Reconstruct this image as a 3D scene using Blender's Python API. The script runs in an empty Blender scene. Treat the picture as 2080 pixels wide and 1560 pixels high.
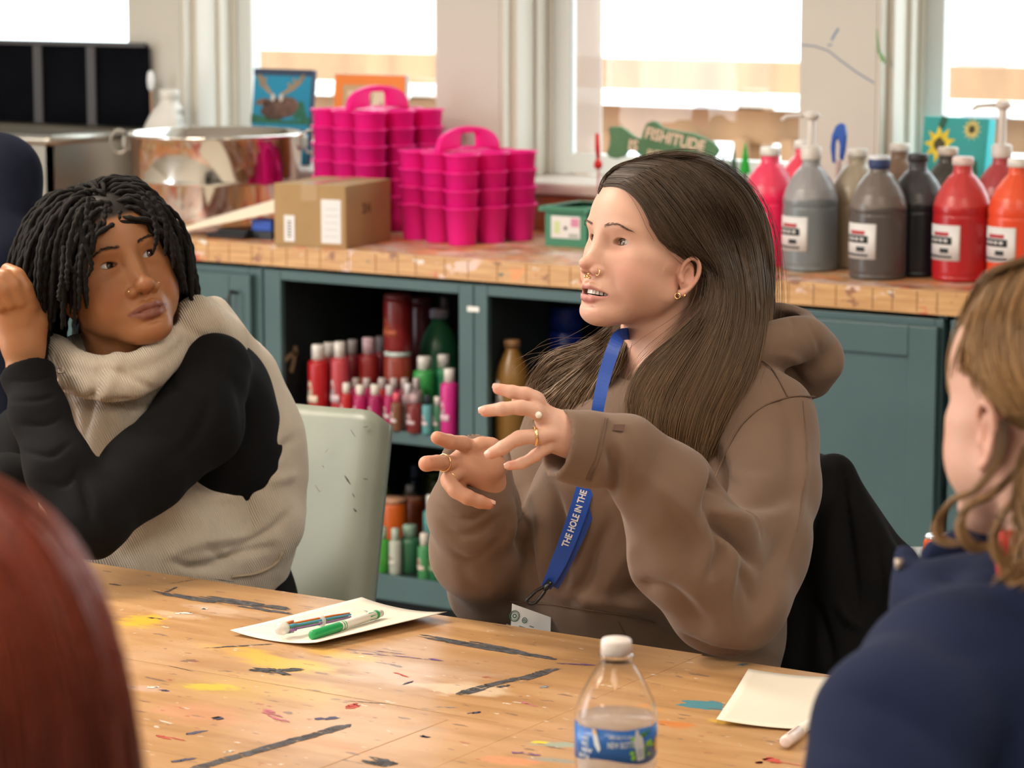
import bpy, math, random
import numpy as np
from mathutils import Vector, Matrix
random.seed(7); RNG = np.random.default_rng(7)
scene = bpy.context.scene
# ---------------------------------------------------------------- camera
FPX = 5800.0; PITCH = math.atan((780+100)/5800.0); YAW = math.radians(32.7); CAMH = 1.60
CAM = np.array([0, 0, CAMH])
Rt = np.array([math.cos(YAW), math.sin(YAW), 0.0])
Fh = np.array([-math.sin(YAW), math.cos(YAW), 0.0])
Fw = Fh*math.cos(PITCH)+np.array([0, 0, -math.sin(PITCH)])
Up = Fh*math.sin(PITCH)+np.array([0, 0, math.cos(PITCH)])
def ray(x, y): return Fw+Rt*(x-1040)/FPX-Up*(y-780)/FPX
def C(x, y, d): return CAM+ray(x, y)*d
def onz(x, y, z): r = ray(x, y); return CAM+r*(z-CAMH)/r[2]
def ony(x, y, Y): r = ray(x, y); return CAM+r*Y/r[1]
def onx(x, y, X): r = ray(x, y); return CAM+r*X/r[0]
cd = bpy.data.cameras.new('camera'); cam = bpy.data.objects.new('camera', cd)
scene.collection.objects.link(cam); scene.camera = cam
cd.sensor_width = 36; cd.lens = FPX/2080*36; cd.clip_start = .1; cd.clip_end = 300
cam.location = CAM; cam.rotation_euler = (math.pi/2-PITCH, 0, YAW)
cd.dof.use_dof = True; cd.dof.focus_distance = 3.62; cd.dof.aperture_fstop = 8.0
# ---------------------------------------------------------------- world, exposure
scene.view_settings.view_transform = 'Standard'; scene.view_settings.look = 'None'
scene.view_settings.gamma = 1; scene.view_settings.exposure = 0.12
scene.view_settings.use_curve_mapping = False
w = bpy.data.worlds.new('overcast_sky'); scene.world = w; w.use_nodes = True
nt = w.node_tree; bg = nt.nodes['Background']
tc = nt.nodes.new('ShaderNodeTexCoord'); sx = nt.nodes.new('ShaderNodeSeparateXYZ')
cr = nt.nodes.new('ShaderNodeValToRGB'); cr.color_ramp.elements[0].position = .0
cr.color_ramp.elements[0].color = (.80, .86, .92, 1); cr.color_ramp.elements[1].position = .5
cr.color_ramp.elements[1].color = (.93, .97, 1.0, 1)
nt.links.new(tc.outputs['Generated'], sx.inputs[0]); nt.links.new(sx.outputs['Z'], cr.inputs[0])
nt.links.new(cr.outputs[0], bg.inputs[0]); bg.inputs[1].default_value = 4.4
scene.cycles.use_denoising = True
scene.cycles.max_bounces = 10; scene.cycles.transparent_max_bounces = 12
scene.cycles.sample_clamp_indirect = 6
CEIL = 2.85
def area(name, loc, size, power, color, rot=(0, 0, 0), sy=None):
    l = bpy.data.lights.new(name, 'AREA'); l.energy = power; l.color = color; l.size = size
    if sy: l.shape = 'RECTANGLE'; l.size_y = sy
    o = bpy.data.objects.new(name, l); o.location = loc; o.rotation_euler = rot
    scene.collection.objects.link(o); return o
WARM = (1.0, .87, .72)
LAMPS = [(-3.9, .6), (-3.9, 3.0), (-.8, .6), (-.8, 3.0), (-2.4, -1.6), (1.3, 1.6), (-5.6, 1.6)]
for _x, _y in LAMPS:
    area('ceiling_lamp_light', (_x, _y, CEIL-.09), 1.1, {(-3.9, .6): 82, (-3.9, 3.0): 88, (-.8, 3.0): 22, (-.8, .6): 30, (-2.4, -1.6): 50}.get((_x, _y), 30), WARM, sy=.5)
# added area light imitating daylight from the unseen left side (the openings themselves are built below)
area('window_daylight', (-6.85, .6, 1.6), 3.2, 90, (.88, .94, 1.0), (0, math.radians(-90), 0), sy=1.5)

# ---------------------------------------------------------------- material helpers
def _n(nt, t, **k):
    n = nt.nodes.new(t)
    for a, b in k.items(): setattr(n, a, b)
    return n
MATS = {}
def mat(name, col, rough=.5, metal=0, spec=.5, var=0, vscale=20, bump=0, bscale=80, sss=0, trans=0, ior=1.45, alpha=1, sheen=0, coat=0, attr=None, stretch=None, col2=None, emit=0, detail=4, aniso=0):
    if name in MATS: return MATS[name]
    m = bpy.data.materials.new(name); m.use_nodes = True; MATS[name] = m
    nt = m.node_tree; b = nt.nodes['Principled BSDF']; L = nt.links.new
    c = (*col, 1)
    b.inputs['Base Color'].default_value = c; b.inputs['Roughness'].default_value = rough
    b.inputs['Metallic'].default_value = metal; b.inputs['Specular IOR Level'].default_value = spec
    b.inputs['IOR'].default_value = ior
    if aniso: b.inputs['Anisotropic'].default_value = aniso
    if trans: b.inputs['Transmission Weight'].default_value = trans
    if alpha < 1: b.inputs['Alpha'].default_value = alpha
    if sheen: b.inputs['Sheen Weight'].default_value = sheen; b.inputs['Sheen Roughness'].default_value = .5
    if coat: b.inputs['Coat Weight'].default_value = coat
    if sss:
        b.inputs['Subsurface Weight'].default_value = sss
        b.inputs['Subsurface Radius'].default_value = (1, .35, .2); b.inputs['Subsurface Scale'].default_value = .004
    tc = _n(nt, 'ShaderNodeTexCoord'); vec = tc.outputs['Object']
    if stretch:
        mp = _n(nt, 'ShaderNodeMapping'); mp.inputs['Scale'].default_value = stretch
        L(vec, mp.inputs[0]); vec = mp.outputs[0]
    base = None
    if attr:
        a = _n(nt, 'ShaderNodeAttribute', attribute_name=attr); base = a.outputs['Color']
    if var or col2:
        nz = _n(nt, 'ShaderNodeTexNoise'); nz.inputs['Scale'].default_value = vscale; nz.inputs['Detail'].default_value = detail
        L(vec, nz.inputs['Vector'])
        mx = _n(nt, 'ShaderNodeMix', data_type='RGBA')
        rp = _n(nt, 'ShaderNodeMapRange'); rp.inputs[1].default_value = .3; rp.inputs[2].default_value = .7
        L(nz.outputs['Fac'], rp.inputs[0]); L(rp.outputs[0], mx.inputs[0])
        if col2:
            mx.inputs[6].default_value = c; mx.inputs[7].default_value = (*col2, 1)
        elif base is not None:
            mx.blend_type = 'MULTIPLY'; L(base, mx.inputs[6]); mx.inputs[7].default_value = (1-var, 1-var, 1-var, 1)
        else:
            mx.inputs[6].default_value = (*[x*(1-var) for x in col], 1); mx.inputs[7].default_value = (*[min(1, x*(1+var)) for x in col], 1)
        base = mx.outputs[2]
    if base is not None: L(base, b.inputs['Base Color'])
    if bump:
        nb = _n(nt, 'ShaderNodeTexNoise'); nb.inputs['Scale'].default_value = bscale; nb.inputs['Detail'].default_value = 5
        L(vec, nb.inputs['Vector']); bp = _n(nt, 'ShaderNodeBump'); bp.inputs['Strength'].default_value = bump; bp.inputs['Distance'].default_value = .002
        L(nb.outputs['Fac'], bp.inputs['Height']); L(bp.outputs[0], b.inputs['Normal'])
    if emit: b.inputs['Emission Color'].default_value = c; b.inputs['Emission Strength'].default_value = emit
    return m
# ---------------------------------------------------------------- mesh helpers
class MB:
    def __init__(s): s.v = []; s.f = []; s.mi = []; s.sm = []
    def add(s, vs, fs, mi=0, smooth=False, M=None):
        o = len(s.v)
        if M is not None: vs = [tuple(M @ Vector(p)) for p in vs]
        s.v += [tuple(map(float, p)) for p in vs]; s.f += [tuple(i+o for i in f) for f in fs]
        s.mi += [mi]*len(fs); s.sm += [smooth]*len(fs); return s
    def box(s, c, d, mi=0, M=None, taper=1.0):
        x, y, z = [q/2 for q in d]; t = taper
        vs = [(-x*t, -y*t, -z), (x*t, -y*t, -z), (x*t, y*t, -z), (-x*t, y*t, -z), (-x, -y, z), (x, -y, z), (x, y, z), (-x, y, z)]
        vs = [(a+c[0], b+c[1], e+c[2]) for a, b, e in vs]
        return s.add(vs, [(3, 2, 1, 0), (4, 5, 6, 7), (0, 1, 5, 4), (1, 2, 6, 5), (2, 3, 7, 6), (3, 0, 4, 7)], mi, False, M)
    def lathe(s, prof, n=32, mi=0, M=None, c=(0, 0, 0), smooth=True, sy=1.0, rot=0):
        vs = []; fs = []
        for r, z in prof:
            for i in range(n):
                a = 2*math.pi*i/n+rot; vs.append((c[0]+r*math.cos(a), c[1]+r*sy*math.sin(a), c[2]+z))
        for j in range(len(prof)-1):
            for i in range(n):
                a = j*n+i; b = j*n+(i+1) % n; fs.append((a, b, b+n, a+n))
        fs.append(tuple(range(n-1, -1, -1))); k = (len(prof)-1)*n; fs.append(tuple(range(k, k+n)))
        return s.add(vs, fs, mi, smooth, M)
    def arc(s, r, z0, z1, a0, a1, n=16, mi=0, c=(0, 0, 0), th=.0006, M=None, zf=None):
        vs = []; fs = []
        for i in range(n+1):
            a = a0+(a1-a0)*i/n; zz = zf(i/n) if zf else (z0, z1)
            for rr in (r, r+th):
                for z in zz: vs.append((c[0]+rr*math.cos(a), c[1]+rr*math.sin(a), c[2]+z))
        for i in range(n):
            o = i*4; fs += [(o+2, o+6, o+7, o+3), (o, o+1, o+5, o+4), (o+1, o+3, o+7, o+5), (o, o+4, o+6, o+2)]
        fs += [(0, 2, 3, 1), (n*4, n*4+1, n*4+3, n*4+2)]
        return s.add(vs, fs, mi, True, M)
    def tube(s, pts, r, n=8, mi=0, M=None, cap=True, flat=None):
        P = np.array(pts, float); N = len(P); R = np.broadcast_to(np.asarray(r, float), (N,)) if np.ndim(r) < 2 else None
        T = np.gradient(P, axis=0); T /= np.linalg.norm(T, axis=1)[:, None]+1e-12
        up = np.array([0, 0, 1.0]) if abs(T[0][2]) < .9 else np.array([1.0, 0, 0])
        vs = []; u = np.cross(T[0], up); u /= np.linalg.norm(u)
        for i in range(N):
            u = u-T[i]*(u@T[i]); u /= np.linalg.norm(u)+1e-12; v = np.cross(T[i], u)
            for k in range(n):
                a = 2*math.pi*k/n; vs.append(P[i]+R[i]*(u*math.cos(a)+v*math.sin(a)*(flat or 1)))
        fs = [(j*n+k, j*n+(k+1) % n, (j+1)*n+(k+1) % n, (j+1)*n+k) for j in range(N-1) for k in range(n)]
        if cap: fs += [tuple(range(n-1, -1, -1)), tuple(range((N-1)*n, N*n))]
        return s.add(vs, fs, mi, True, M)
    def prism(s, poly, t, mi=0, M=None, axis='y', c=(0, 0, 0), smooth=False):
        """poly in (a,b) extruded by t; axis y: a->x b->z ; axis z: a->x b->y"""
        n = len(poly)
        f = (lambda a, b, h: (c[0]+a, c[1]+h, c[2]+b)) if axis == 'y' else (lambda a, b, h: (c[0]+a, c[1]+b, c[2]+h))
        vs = [f(a, b, 0) for a, b in poly]+[f(a, b, t) for a, b in poly]
        fs = [tuple(range(n)), tuple(range(2*n-1, n-1, -1))]+[(i, i+n, (i+1) % n+n, (i+1) % n) for i in range(n)]
        return s.add(vs, fs, mi, smooth, M)
def tag(o, label=None, cat=None, group=None, kind=None):
    if label: o['label'] = label
    if cat: o['category'] = cat
    if group: o['group'] = group
    if kind: o['kind'] = kind
    return o
def thing(name, label, cat, loc=(0, 0, 0), group=None, rz=0, rot=None):
    o = bpy.data.objects.new(name, None); scene.collection.objects.link(o); o.empty_display_size = .1
    o.location = tuple(loc); o.rotation_euler = rot or (0, 0, rz)
    return tag(o, label, cat, group)
def obj(name, mb, mats, parent=None, world=False, bevel=0, subsurf=0, label=None, loc=None):
    me = bpy.data.meshes.new(name)
    vs = np.array(mb.v, float)
    if world and parent is not None: vs = vs-np.array(parent.location)
    me.from_pydata([tuple(p) for p in vs], [], mb.f); me.update()
    if not isinstance(mats, (list, tuple)): mats = [mats]
    for m in mats: me.materials.append(m)
    me.polygons.foreach_set('material_index', mb.mi); me.polygons.foreach_set('use_smooth', mb.sm)
    import bmesh
    bm = bmesh.new(); bm.from_mesh(me); bmesh.ops.recalc_face_normals(bm, faces=bm.faces); bm.to_mesh(me); bm.free()
    return _link(name, me, parent, bevel, subsurf, label, loc)
def _link(name, me, parent=None, bevel=0, subsurf=0, label=None, loc=None):
    o = bpy.data.objects.new(name, me); scene.collection.objects.link(o)
    if parent is not None: o.parent = parent
    if loc is not None: o.location = loc
    if bevel:
        b = o.modifiers.new('bevel', 'BEVEL'); b.width = bevel; b.segments = 2; b.limit_method = 'ANGLE'; b.angle_limit = math.radians(40)
    if subsurf:
        b = o.modifiers.new('sub', 'SUBSURF'); b.levels = subsurf; b.render_levels = subsurf
    if label: o['label'] = label
    return o
def raw(name, V, F, m, parent=None, smooth=True, colors=None, label=None, world=True):
    """numpy verts + quads/tris -> object; verts in world space"""
    V = np.asarray(V, np.float32)
    if parent is not None and world: V = V-np.array(parent.location, np.float32)
    me = bpy.data.meshes.new(name); F = np.asarray(F, np.int32); k = F.shape[1]
    me.vertices.add(len(V)); me.vertices.foreach_set('co', V.ravel())
    me.loops.add(F.size); me.loops.foreach_set('vertex_index', F.ravel())
    me.polygons.add(len(F)); me.polygons.foreach_set('loop_start', np.arange(0, F.size, k, dtype=np.int32))
    me.polygons.foreach_set('loop_total', np.full(len(F), k, np.int32))
    me.polygons.foreach_set('use_smooth', np.full(len(F), smooth)); me.update(calc_edges=True)
    for q in (m if isinstance(m, (list, tuple)) else [m]): me.materials.append(q)
    if colors is not None:
        ca = me.color_attributes.new('Col', 'FLOAT_COLOR', 'POINT')
        ca.data.foreach_set('color', np.c_[colors, np.ones(len(colors))].astype(np.float32).ravel())
    return _link(name, me, parent, label=label)
def text_mesh(txt, size, font_bold=False, ext=.0003, align='LEFT', sx=1.0, offset=0.0):
    cu = bpy.data.curves.new('t', 'FONT'); cu.body = txt; cu.size = size; cu.extrude = ext; cu.align_x = align; cu.offset = offset
    cu.resolution_u = 3
    o = bpy.data.objects.new('t', cu); scene.collection.objects.link(o)
    dg = bpy.context.evaluated_depsgraph_get(); me = bpy.data.meshes.new_from_object(o.evaluated_get(dg))
    vs = [(v.co.x*sx, v.co.y, v.co.z) for v in me.vertices]; fs = [tuple(p.vertices) for p in me.polygons]
    bpy.data.objects.remove(o); bpy.data.curves.remove(cu); bpy.data.meshes.remove(me)
    return vs, fs
def frame(o, x, y, z=None):
    x = Vector(x).normalized(); y = Vector(y); z = x.cross(y).normalized(); y = z.cross(x)
    M = Matrix((x, y, z)).transposed().to_4x4(); M.translation = Vector(o); return M
# ================================================================ the room
M_wall = mat('wall_paint', (.62, .60, .545), .7, var=.03, vscale=3, bump=.05, bscale=200)
M_trim = mat('trim_paint', (.68, .65, .575), .45, var=.02, vscale=5)
M_sash = mat('sash_paint', (.74, .78, .78), .35)
M_gasket = mat('window_gasket', (.09, .17, .22), .5)
M_floor = mat('floor_vinyl', (.30, .27, .23), .45, var=.15, vscale=4)
M_ceil = mat('ceiling_paint', (.75, .74, .70), .8)
XL, XR, YB, YF = -7.0, 2.6, 6.05, -3.2
def struct(name, mb, m, **k): return tag(obj(name, mb, m, **k), kind='structure')
def slab(name, x0, x1, y0, y1, z0, z1, m):
    return struct(name, MB().box(((x0+x1)/2, (y0+y1)/2, (z0+z1)/2), (x1-x0, y1-y0, z1-z0)), m)
slab('floor', XL, XR, YF, YB+.3, -.1, 0, M_floor)
slab('ceiling', XL, XR, YF, YB+.35, CEIL, CEIL+.1, M_ceil)
slab('wall_right', XR, XR+.1, YF, YB, 0, CEIL, M_wall)
slab('wall_front', XL, XR, YF-.1, YF, 0, CEIL, M_wall)
# left wall with a long window opening
mb = MB()
for a, b, z0, z1 in ((YF, YB, 0, .85), (YF, YB, 2.35, CEIL), (YF, -1.0, .85, 2.35), (2.2, YB, .85, 2.35), (.55, .65, .85, 2.35)):
    mb.box((XL-.05, (a+b)/2, (z0+z1)/2), (.1, b-a, z1-z0))
struct('wall_left', mb, M_wall)
# window wall: openings are (left X, right X); a deep stepped reveal on the left jamb
OPEN = [(-5.975, -5.132), (-4.948, -4.115), (-3.921, -3.079), (-2.882, -2.04), (-1.85, -1.0)]
SILL, HEAD, YW = 1.03, 2.35, 6.30
mb = MB()
mb.box(((XL+XR)/2, YB+.175, .5*(SILL-.03)), (XR-XL, .35, SILL-.03)); mb.box(((XL+XR)/2, YB+.175, (HEAD+CEIL)/2), (XR-XL, .35, CEIL-HEAD))
edges = [XL]+[e for o in OPEN for e in o]+[XR]
for i in range(0, len(edges), 2):
    a, b = edges[i], edges[i+1]; mb.box(((a+b)/2, YB+.175, (SILL+HEAD)/2-.015), (b-a, .35, HEAD-SILL+.03))
struct('wall_back', mb, M_wall)
# pencil and paint scribbles left on the pier (real marks on the wall)
M_glass = bpy.data.materials.new('window_glass'); M_glass.use_nodes = True; _t = M_glass.node_tree; _t.nodes.clear()
_o = _n(_t, 'ShaderNodeOutputMaterial'); _x = _n(_t, 'ShaderNodeMixShader'); _tr = _n(_t, 'ShaderNodeBsdfTransparent'); _gl = _n(_t, 'ShaderNodeBsdfGlossy')
_gl.inputs['Roughness'].default_value = .02; _fr = _n(_t, 'ShaderNodeFresnel'); _tr.inputs[0].default_value = (.95, .98, .97, 1)
_ge = _n(_t, 'ShaderNodeNewGeometry'); _mu = _n(_t, 'ShaderNodeMath', operation='MULTIPLY'); _in = _n(_t, 'ShaderNodeMath', operation='SUBTRACT'); _in.inputs[0].default_value = 1; _t.links.new(_ge.outputs['Backfacing'], _in.inputs[1]); _t.links.new(_fr.outputs[0], _mu.inputs[0]); _t.links.new(_in.outputs[0], _mu.inputs[1]); _t.links.new(_mu.outputs[0], _x.inputs[0]); _t.links.new(_tr.outputs[0], _x.inputs[1]); _t.links.new(_gl.outputs[0], _x.inputs[2]); _t.links.new(_x.outputs[0], _o.inputs[0])
for i, (a, b) in enumerate(OPEN):
    mb = MB(); h = HEAD-SILL; zc = (HEAD+SILL)/2
    # sash frame
    mb.box((a+.035, YW-.01, zc), (.07, .04, h)); mb.box((b-.027, YW-.01, zc), (.054, .04, h))
    mb.box(((a+b)/2, YW-.01, SILL+.029), (b-a-.13, .036, .052)); mb.box(((a+b)/2, YW-.01, HEAD-.03), (b-a-.13, .036, .05))
    mb.box((a+.018, YW-.033, zc), (.010, .008, h-.02), 1)
    fr = struct('window_%d' % (i+1), mb, [M_sash, M_gasket], bevel=.003)
    gp = obj('glass_pane', MB().box(((a+b)/2, YW+.004, zc), (b-a-.06, .004, h-.06)), M_glass, fr)
    if i == 2:
        obj('frosted_strip', MB().box((a+.115, YW-.006, zc), (.075, .006, h-.08)), mat('hazy_vinyl', (.78, .72, .70), .5, alpha=.75), fr)
    # jamb liner with two steps and a casing strip on the left side, a thin liner on the right
    tb = MB()
    tb.box((a+.006, YB+.125, zc), (.012, .25, h)); tb.box((a+.014, YB+.06, zc), (.028, .05, h)); tb.box((a+.012, YB+.155, zc), (.024, .03, h))
    tb.box((a+.01, YB+.22, zc), (.03, .03, h)); tb.box((b-.006, YB+.135, zc), (.012, .23, h)); tb.box(((a+b)/2, YB+.125, HEAD-.006), (b-a, .25, .012))
    struct('trim_%d' % (i+1), tb, M_trim, bevel=.004)
    struct('trim_%d' % (i+11), MB().box(((a+b)/2, YB+.105, SILL-.015), (b-a+.1, .29, .03)), mat('sill_paint', (.66, .60, .55), .4, var=.08, vscale=14), bevel=.006)
struct('trim_21', MB().box(((-6.2+XR)/2, YB-.012, .95), (XR+6.2, .024, .09)), mat('backsplash_wood', (.42, .17, .07), .5, var=.3, vscale=8, stretch=(1, 1, 6)))
# exterior
M_snow = mat('snow', (.86, .88, .9), .8, var=.04, vscale=.6)
M_deck = mat('deck_lumber', (.34, .19, .10), .7, var=.2, vscale=6, stretch=(1, 1, .2))
struct('floor_outside', MB().box((-6, 26, -.35), (60, 38, .1)), M_snow)
g = thing('deck_railing', 'tan wooden deck railing with balusters outside the windows', 'railing', (-6, 9.2, 0))
obj('deck_boards', MB().box((-6, 8.0, -.15), (14, 3.0, .1)), M_deck, g, world=True)
obj('top_rail', MB().box((-6, 9.2, 1.065), (14, .14, .04)), mat('snow_cap_rail', (.85, .84, .8), .6), g, world=True)
obj('upper_rail', MB().box((-6, 9.22, .97), (14, .04, .12)), M_deck, g, world=True)
obj('lower_rail', MB().box((-6, 9.2, .1), (14, .04, .09)), M_deck, g, world=True)
for k in range(60):
    X = -12.5+k*.19
    if -7.6 < X < -2.4: obj('baluster', MB().box((X, 9.17, .5), (.045, .04, .86)), M_deck, g, world=True)
for X in (-8.2, -6.35, -4.9, -3.35):
    obj('rail_post', MB().box((X, 9.28, .5), (.1, .1, 1.2)), M_deck, g, world=True)
g = thing('deck_railing', 'far wooden stair railing outside with snow beyond it', 'railing', (-8, 13, 0))
obj('top_rail', MB().box((-7.0, 13, .96), (9, .12, .17)), M_deck, g, world=True)
for X in (-9.5, -8, -6.5, -5, -3.5): obj('rail_post', MB().box((X, 13.08, .3), (.12, .12, 1.2)), M_deck, g, world=True)
g = thing('house', 'pale house wall with a brown board far outside the window', 'house', (-9.0, 15, 0))
obj('wall', MB().box((-10.9, 17, 1.6), (1.2, .3, 3.6)), mat('house_siding', (.75, .62, .52), .8), g, world=True)
def trunk(x, y, r, h):
    t = thing('tree', 'bare grey winter tree trunk far outside window', 'tree', (x, y, -.3), 'bare winter trees outside')
    n = 9; pts = [(x+.12*math.sin(k*1.3+x), y, -.3+h*k/n) for k in range(n+1)]
    obj('trunk', MB().tube(pts, [r*(1-.06*k) for k in range(n+1)], 7), mat('bark', (.42, .44, .48), .9, var=.2), t, world=True)
    for k in range(3, 9):
        a = k*2.1+x; p = pts[k]; q = (p[0]+.8*math.cos(a), p[1]+.3*math.sin(a), p[2]+.7)
        obj('branch', MB().tube([p, ((p[0]+q[0])/2, (p[1]+q[1])/2, p[2]+.25), q], [r*.4, r*.3, r*.1], 5), MATS['bark'], t, world=True)
for p in ((-13.2, 24, .13), (-11.2, 26, .16), (-10.0, 23, .1), (-8.0, 25, .14), (-15.5, 25, .15), (-6.6, 22, .12)): trunk(p[0], p[1], p[2], 7)
# ceiling lamps
LN = ['above the left foreground', 'above the seated women', 'above the right side of the room', 'above the right end of the worktop', 'behind the camera', 'farthest right in the room', 'nearest the left wall']
for k, (x, y) in enumerate(LAMPS):
    t = thing('ceiling_light', 'flat rectangular ceiling light panel '+LN[k], 'ceiling light', (x, y, CEIL), 'ceiling light panels')
    obj('housing', MB().box((x, y, CEIL-.03), (1.25, .62, .06)), M_sash, t, world=True, bevel=.006)
# ================================================================ paint-splattered workbench and cabinets
def splatter_mat(name, wood1, wood2, sc=1.0, thr=.56, stretch=(1.2, 14, 14)):
    m = bpy.data.materials.new(name); m.use_nodes = True; nt = m.node_tree; b = nt.nodes['Principled BSDF']; L = nt.links.new
    tc = _n(nt, 'ShaderNodeTexCoord'); mp = _n(nt, 'ShaderNodeMapping'); mp.inputs['Scale'].default_value = stretch
    L(tc.outputs['Object'], mp.inputs[0]); wn = _n(nt, 'ShaderNodeTexNoise'); wn.inputs['Scale'].default_value = 3*sc; wn.inputs['Detail'].default_value = 6
    L(mp.outputs[0], wn.inputs['Vector']); r = _n(nt, 'ShaderNodeMix', data_type='RGBA'); r.inputs[6].default_value = (*wood1, 1); r.inputs[7].default_value = (*wood2, 1)
    q = _n(nt, 'ShaderNodeMapRange'); q.inputs[1].default_value = .35; q.inputs[2].default_value = .65; L(wn.outputs[0], q.inputs[0]); L(q.outputs[0], r.inputs[0])
    last = r.outputs[2]
    cols = [((.55, .05, .04), 9, .0, .60), ((.75, .55, .50), 6, 3.1, .57), ((.22, .08, .05), 14, 7.7, .61), ((.04, .06, .16), 22, 11.3, .66), ((.75, .74, .70), 17, 15.9, .62), ((.75, .28, .10), 8, 21., .60), ((.02, .10, .10), 20, 29., .67)]
    for c, s_, off, t in cols:
        mp2 = _n(nt, 'ShaderNodeMapping'); mp2.inputs['Location'].default_value = (off, off*.7, 0); mp2.inputs['Scale'].default_value = (1, 2.2, 1.6)
        L(tc.outputs['Object'], mp2.inputs[0]); n = _n(nt, 'ShaderNodeTexNoise'); n.inputs['Scale'].default_value = s_; n.inputs['Detail'].default_value = 7; n.inputs['Roughness'].default_value = .62
        L(mp2.outputs[0], n.inputs['Vector']); k = _n(nt, 'ShaderNodeMapRange'); k.inputs[1].default_value = t+thr-.56; k.inputs[2].default_value = t+.02+thr-.56
        L(n.outputs[0], k.inputs[0]); k2 = _n(nt, 'ShaderNodeMath', operation='MULTIPLY'); k2.inputs[1].default_value = .8; L(k.outputs[0], k2.inputs[0])
        x = _n(nt, 'ShaderNodeMix', data_type='RGBA'); L(k2.outputs[0], x.inputs[0]); L(last, x.inputs[6]); x.inputs[7].default_value = (*c, 1); last = x.outputs[2]
    L(last, b.inputs['Base Color']); b.inputs['Roughness'].default_value = .38
    return m
M_bench = splatter_mat('bench_top_paint_splashes', (.62, .36, .17), (.50, .27, .11), 1.0, .515)
M_benchfront = splatter_mat('bench_edge_wood', (.62, .36, .16), (.47, .24, .09), 1.2, .575, (2, 6, 30))
YC = 5.37
mb = MB(); X0, X1 = -5.95, -.9
mb.box(((X0+X1)/2, (YC+YB-.026)/2, .885), (X1-X0, YB-.026-YC, .05))
mb.mi = [1 if i in (2,) else 0 for i in range(6)]
_r = random.Random(4); _x = X0+.1
while _x < X1: mb.box((_x, YC-.0006, .885), (.0016, .0016, .043), 2); _x += _r.uniform(.035, .085)
wt = obj('worktop', mb, [M_bench, M_benchfront, mat('dark_glue_joint', (.36, .19, .08), .7)])
tag(wt, 'long wooden butcher block worktop spattered with paint under the windows', 'worktop')
# glue joints of the block's staves and the drips on its front edge
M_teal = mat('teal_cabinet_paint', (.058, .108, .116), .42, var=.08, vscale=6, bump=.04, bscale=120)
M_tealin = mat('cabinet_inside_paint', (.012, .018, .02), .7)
M_blk = mat('black_metal', (.012, .012, .014), .35)
def cabinet(x0, x1, label, door=None, shelf=False, handle=None, stile=(.04, .04)):
    c = thing('cabinet', label, 'cabinet', ((x0+x1)/2, YC+.33, 0), 'teal cabinets under the worktop')
    y0, y1 = YC+.03, YB-.03
    b = MB()
    b.box((x0+.01, (y0+y1)/2, .475), (.02, y1-y0, .76)); b.box((x1-.01, (y0+y1)/2, .475), (.02, y1-y0, .76))
    b.box(((x0+x1)/2, y1-.01, .475), (x1-x0, .02, .76)); b.box(((x0+x1)/2, (y0+y1)/2, .13), (x1-x0-.04, y1-y0, .02))
    b.box(((x0+x1)/2, (y0+.06+y1)/2, .05), (x1-x0, y1-y0-.06, .1))
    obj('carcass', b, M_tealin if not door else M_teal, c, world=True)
    f = MB(); a, e = stile
    f.box((x0+a/2, y0-.009, .4725), (a, .018, .755)); f.box((x1-e/2, y0-.009, .4725), (e, .018, .755))
    f.box(((x0+a+x1-e)/2, y0-.009, .838), (x1-x0-a-e, .018, .024)); f.box(((x0+a+x1-e)/2, y0-.009, .115), (x1-x0-a-e, .018, .06))
    obj('face_frame', f, M_teal, c, world=True, bevel=.002)
    if shelf:
        s = MB().box(((x0+x1)/2, (y0+y1)/2+.0, .471), (x1-x0-.044, y1-y0-.03, .03))
        obj('shelf', s, M_teal, c, world=True, bevel=.003)
    if door:
        d0, d1 = door; d = MB()
        yy = y0-.029; z0, z1 = .125, .835
        d.box(((d0+d1)/2, yy+.004, (z0+z1)/2), (d1-d0-.12, .008, z1-z0-.12))
        for q in ((d0+.032, .064), (d1-.032, .064)): d.box((q[0], yy, (z0+z1)/2), (q[1], .02, z1-z0))
        d.box(((d0+d1)/2, yy, z1-.032), (d1-d0-.128, .02, .064)); d.box(((d0+d1)/2, yy, z0+.032), (d1-d0-.128, .02, .064))
        dd = obj('door', d, M_teal, c, world=True, bevel=.0025)
        hx = handle
        h = MB(); hz = np.array([0, .012, .012, 0]); yb = yy-.01
        h.tube([(hx, yb, .79), (hx, yb-.022, .795), (hx, yb-.03, .785), (hx, yb-.03, .70), (hx, yb-.022, .69), (hx, yb, .695)], .0045, 8)
        h.v = [(p[0]-c.location[0], p[1]-c.location[1], p[2]) for p in h.v]
        obj('handle', h, M_blk, dd)
    return c
cabinet(-5.25, -4.72, 'teal cabinet behind the seated pair, farthest left under the worktop', door=(-5.23, -4.74), handle=-4.78)
cabinet(-4.72, -4.165, 'teal cabinet with black bar handle left of the open paint shelves', door=(-4.70, -4.185), handle=-4.225)
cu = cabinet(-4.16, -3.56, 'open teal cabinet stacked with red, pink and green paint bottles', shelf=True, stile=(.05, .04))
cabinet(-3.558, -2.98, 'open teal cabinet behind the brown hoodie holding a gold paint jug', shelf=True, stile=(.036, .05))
cabinet(-2.97, -2.40, 'teal cabinet with plain recessed door right of the brown hoodie', door=(-2.94, -2.405), handle=-2.90, stile=(.03, .02))
cabinet(-2.385, -1.80, 'teal cabinet right of the dark gap, behind the person in navy', door=(-2.37, -1.82), handle=-1.86)
t = obj('name_sticker', MB().box((0, 0, 0), (.032, .001, .012)), mat('sticker_white', (.75, .74, .72), .5))
t.location = ony(961, 628, YC+.0105); tag(t, 'small white label sticker on the stile between open cabinets', 'sticker')
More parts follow.
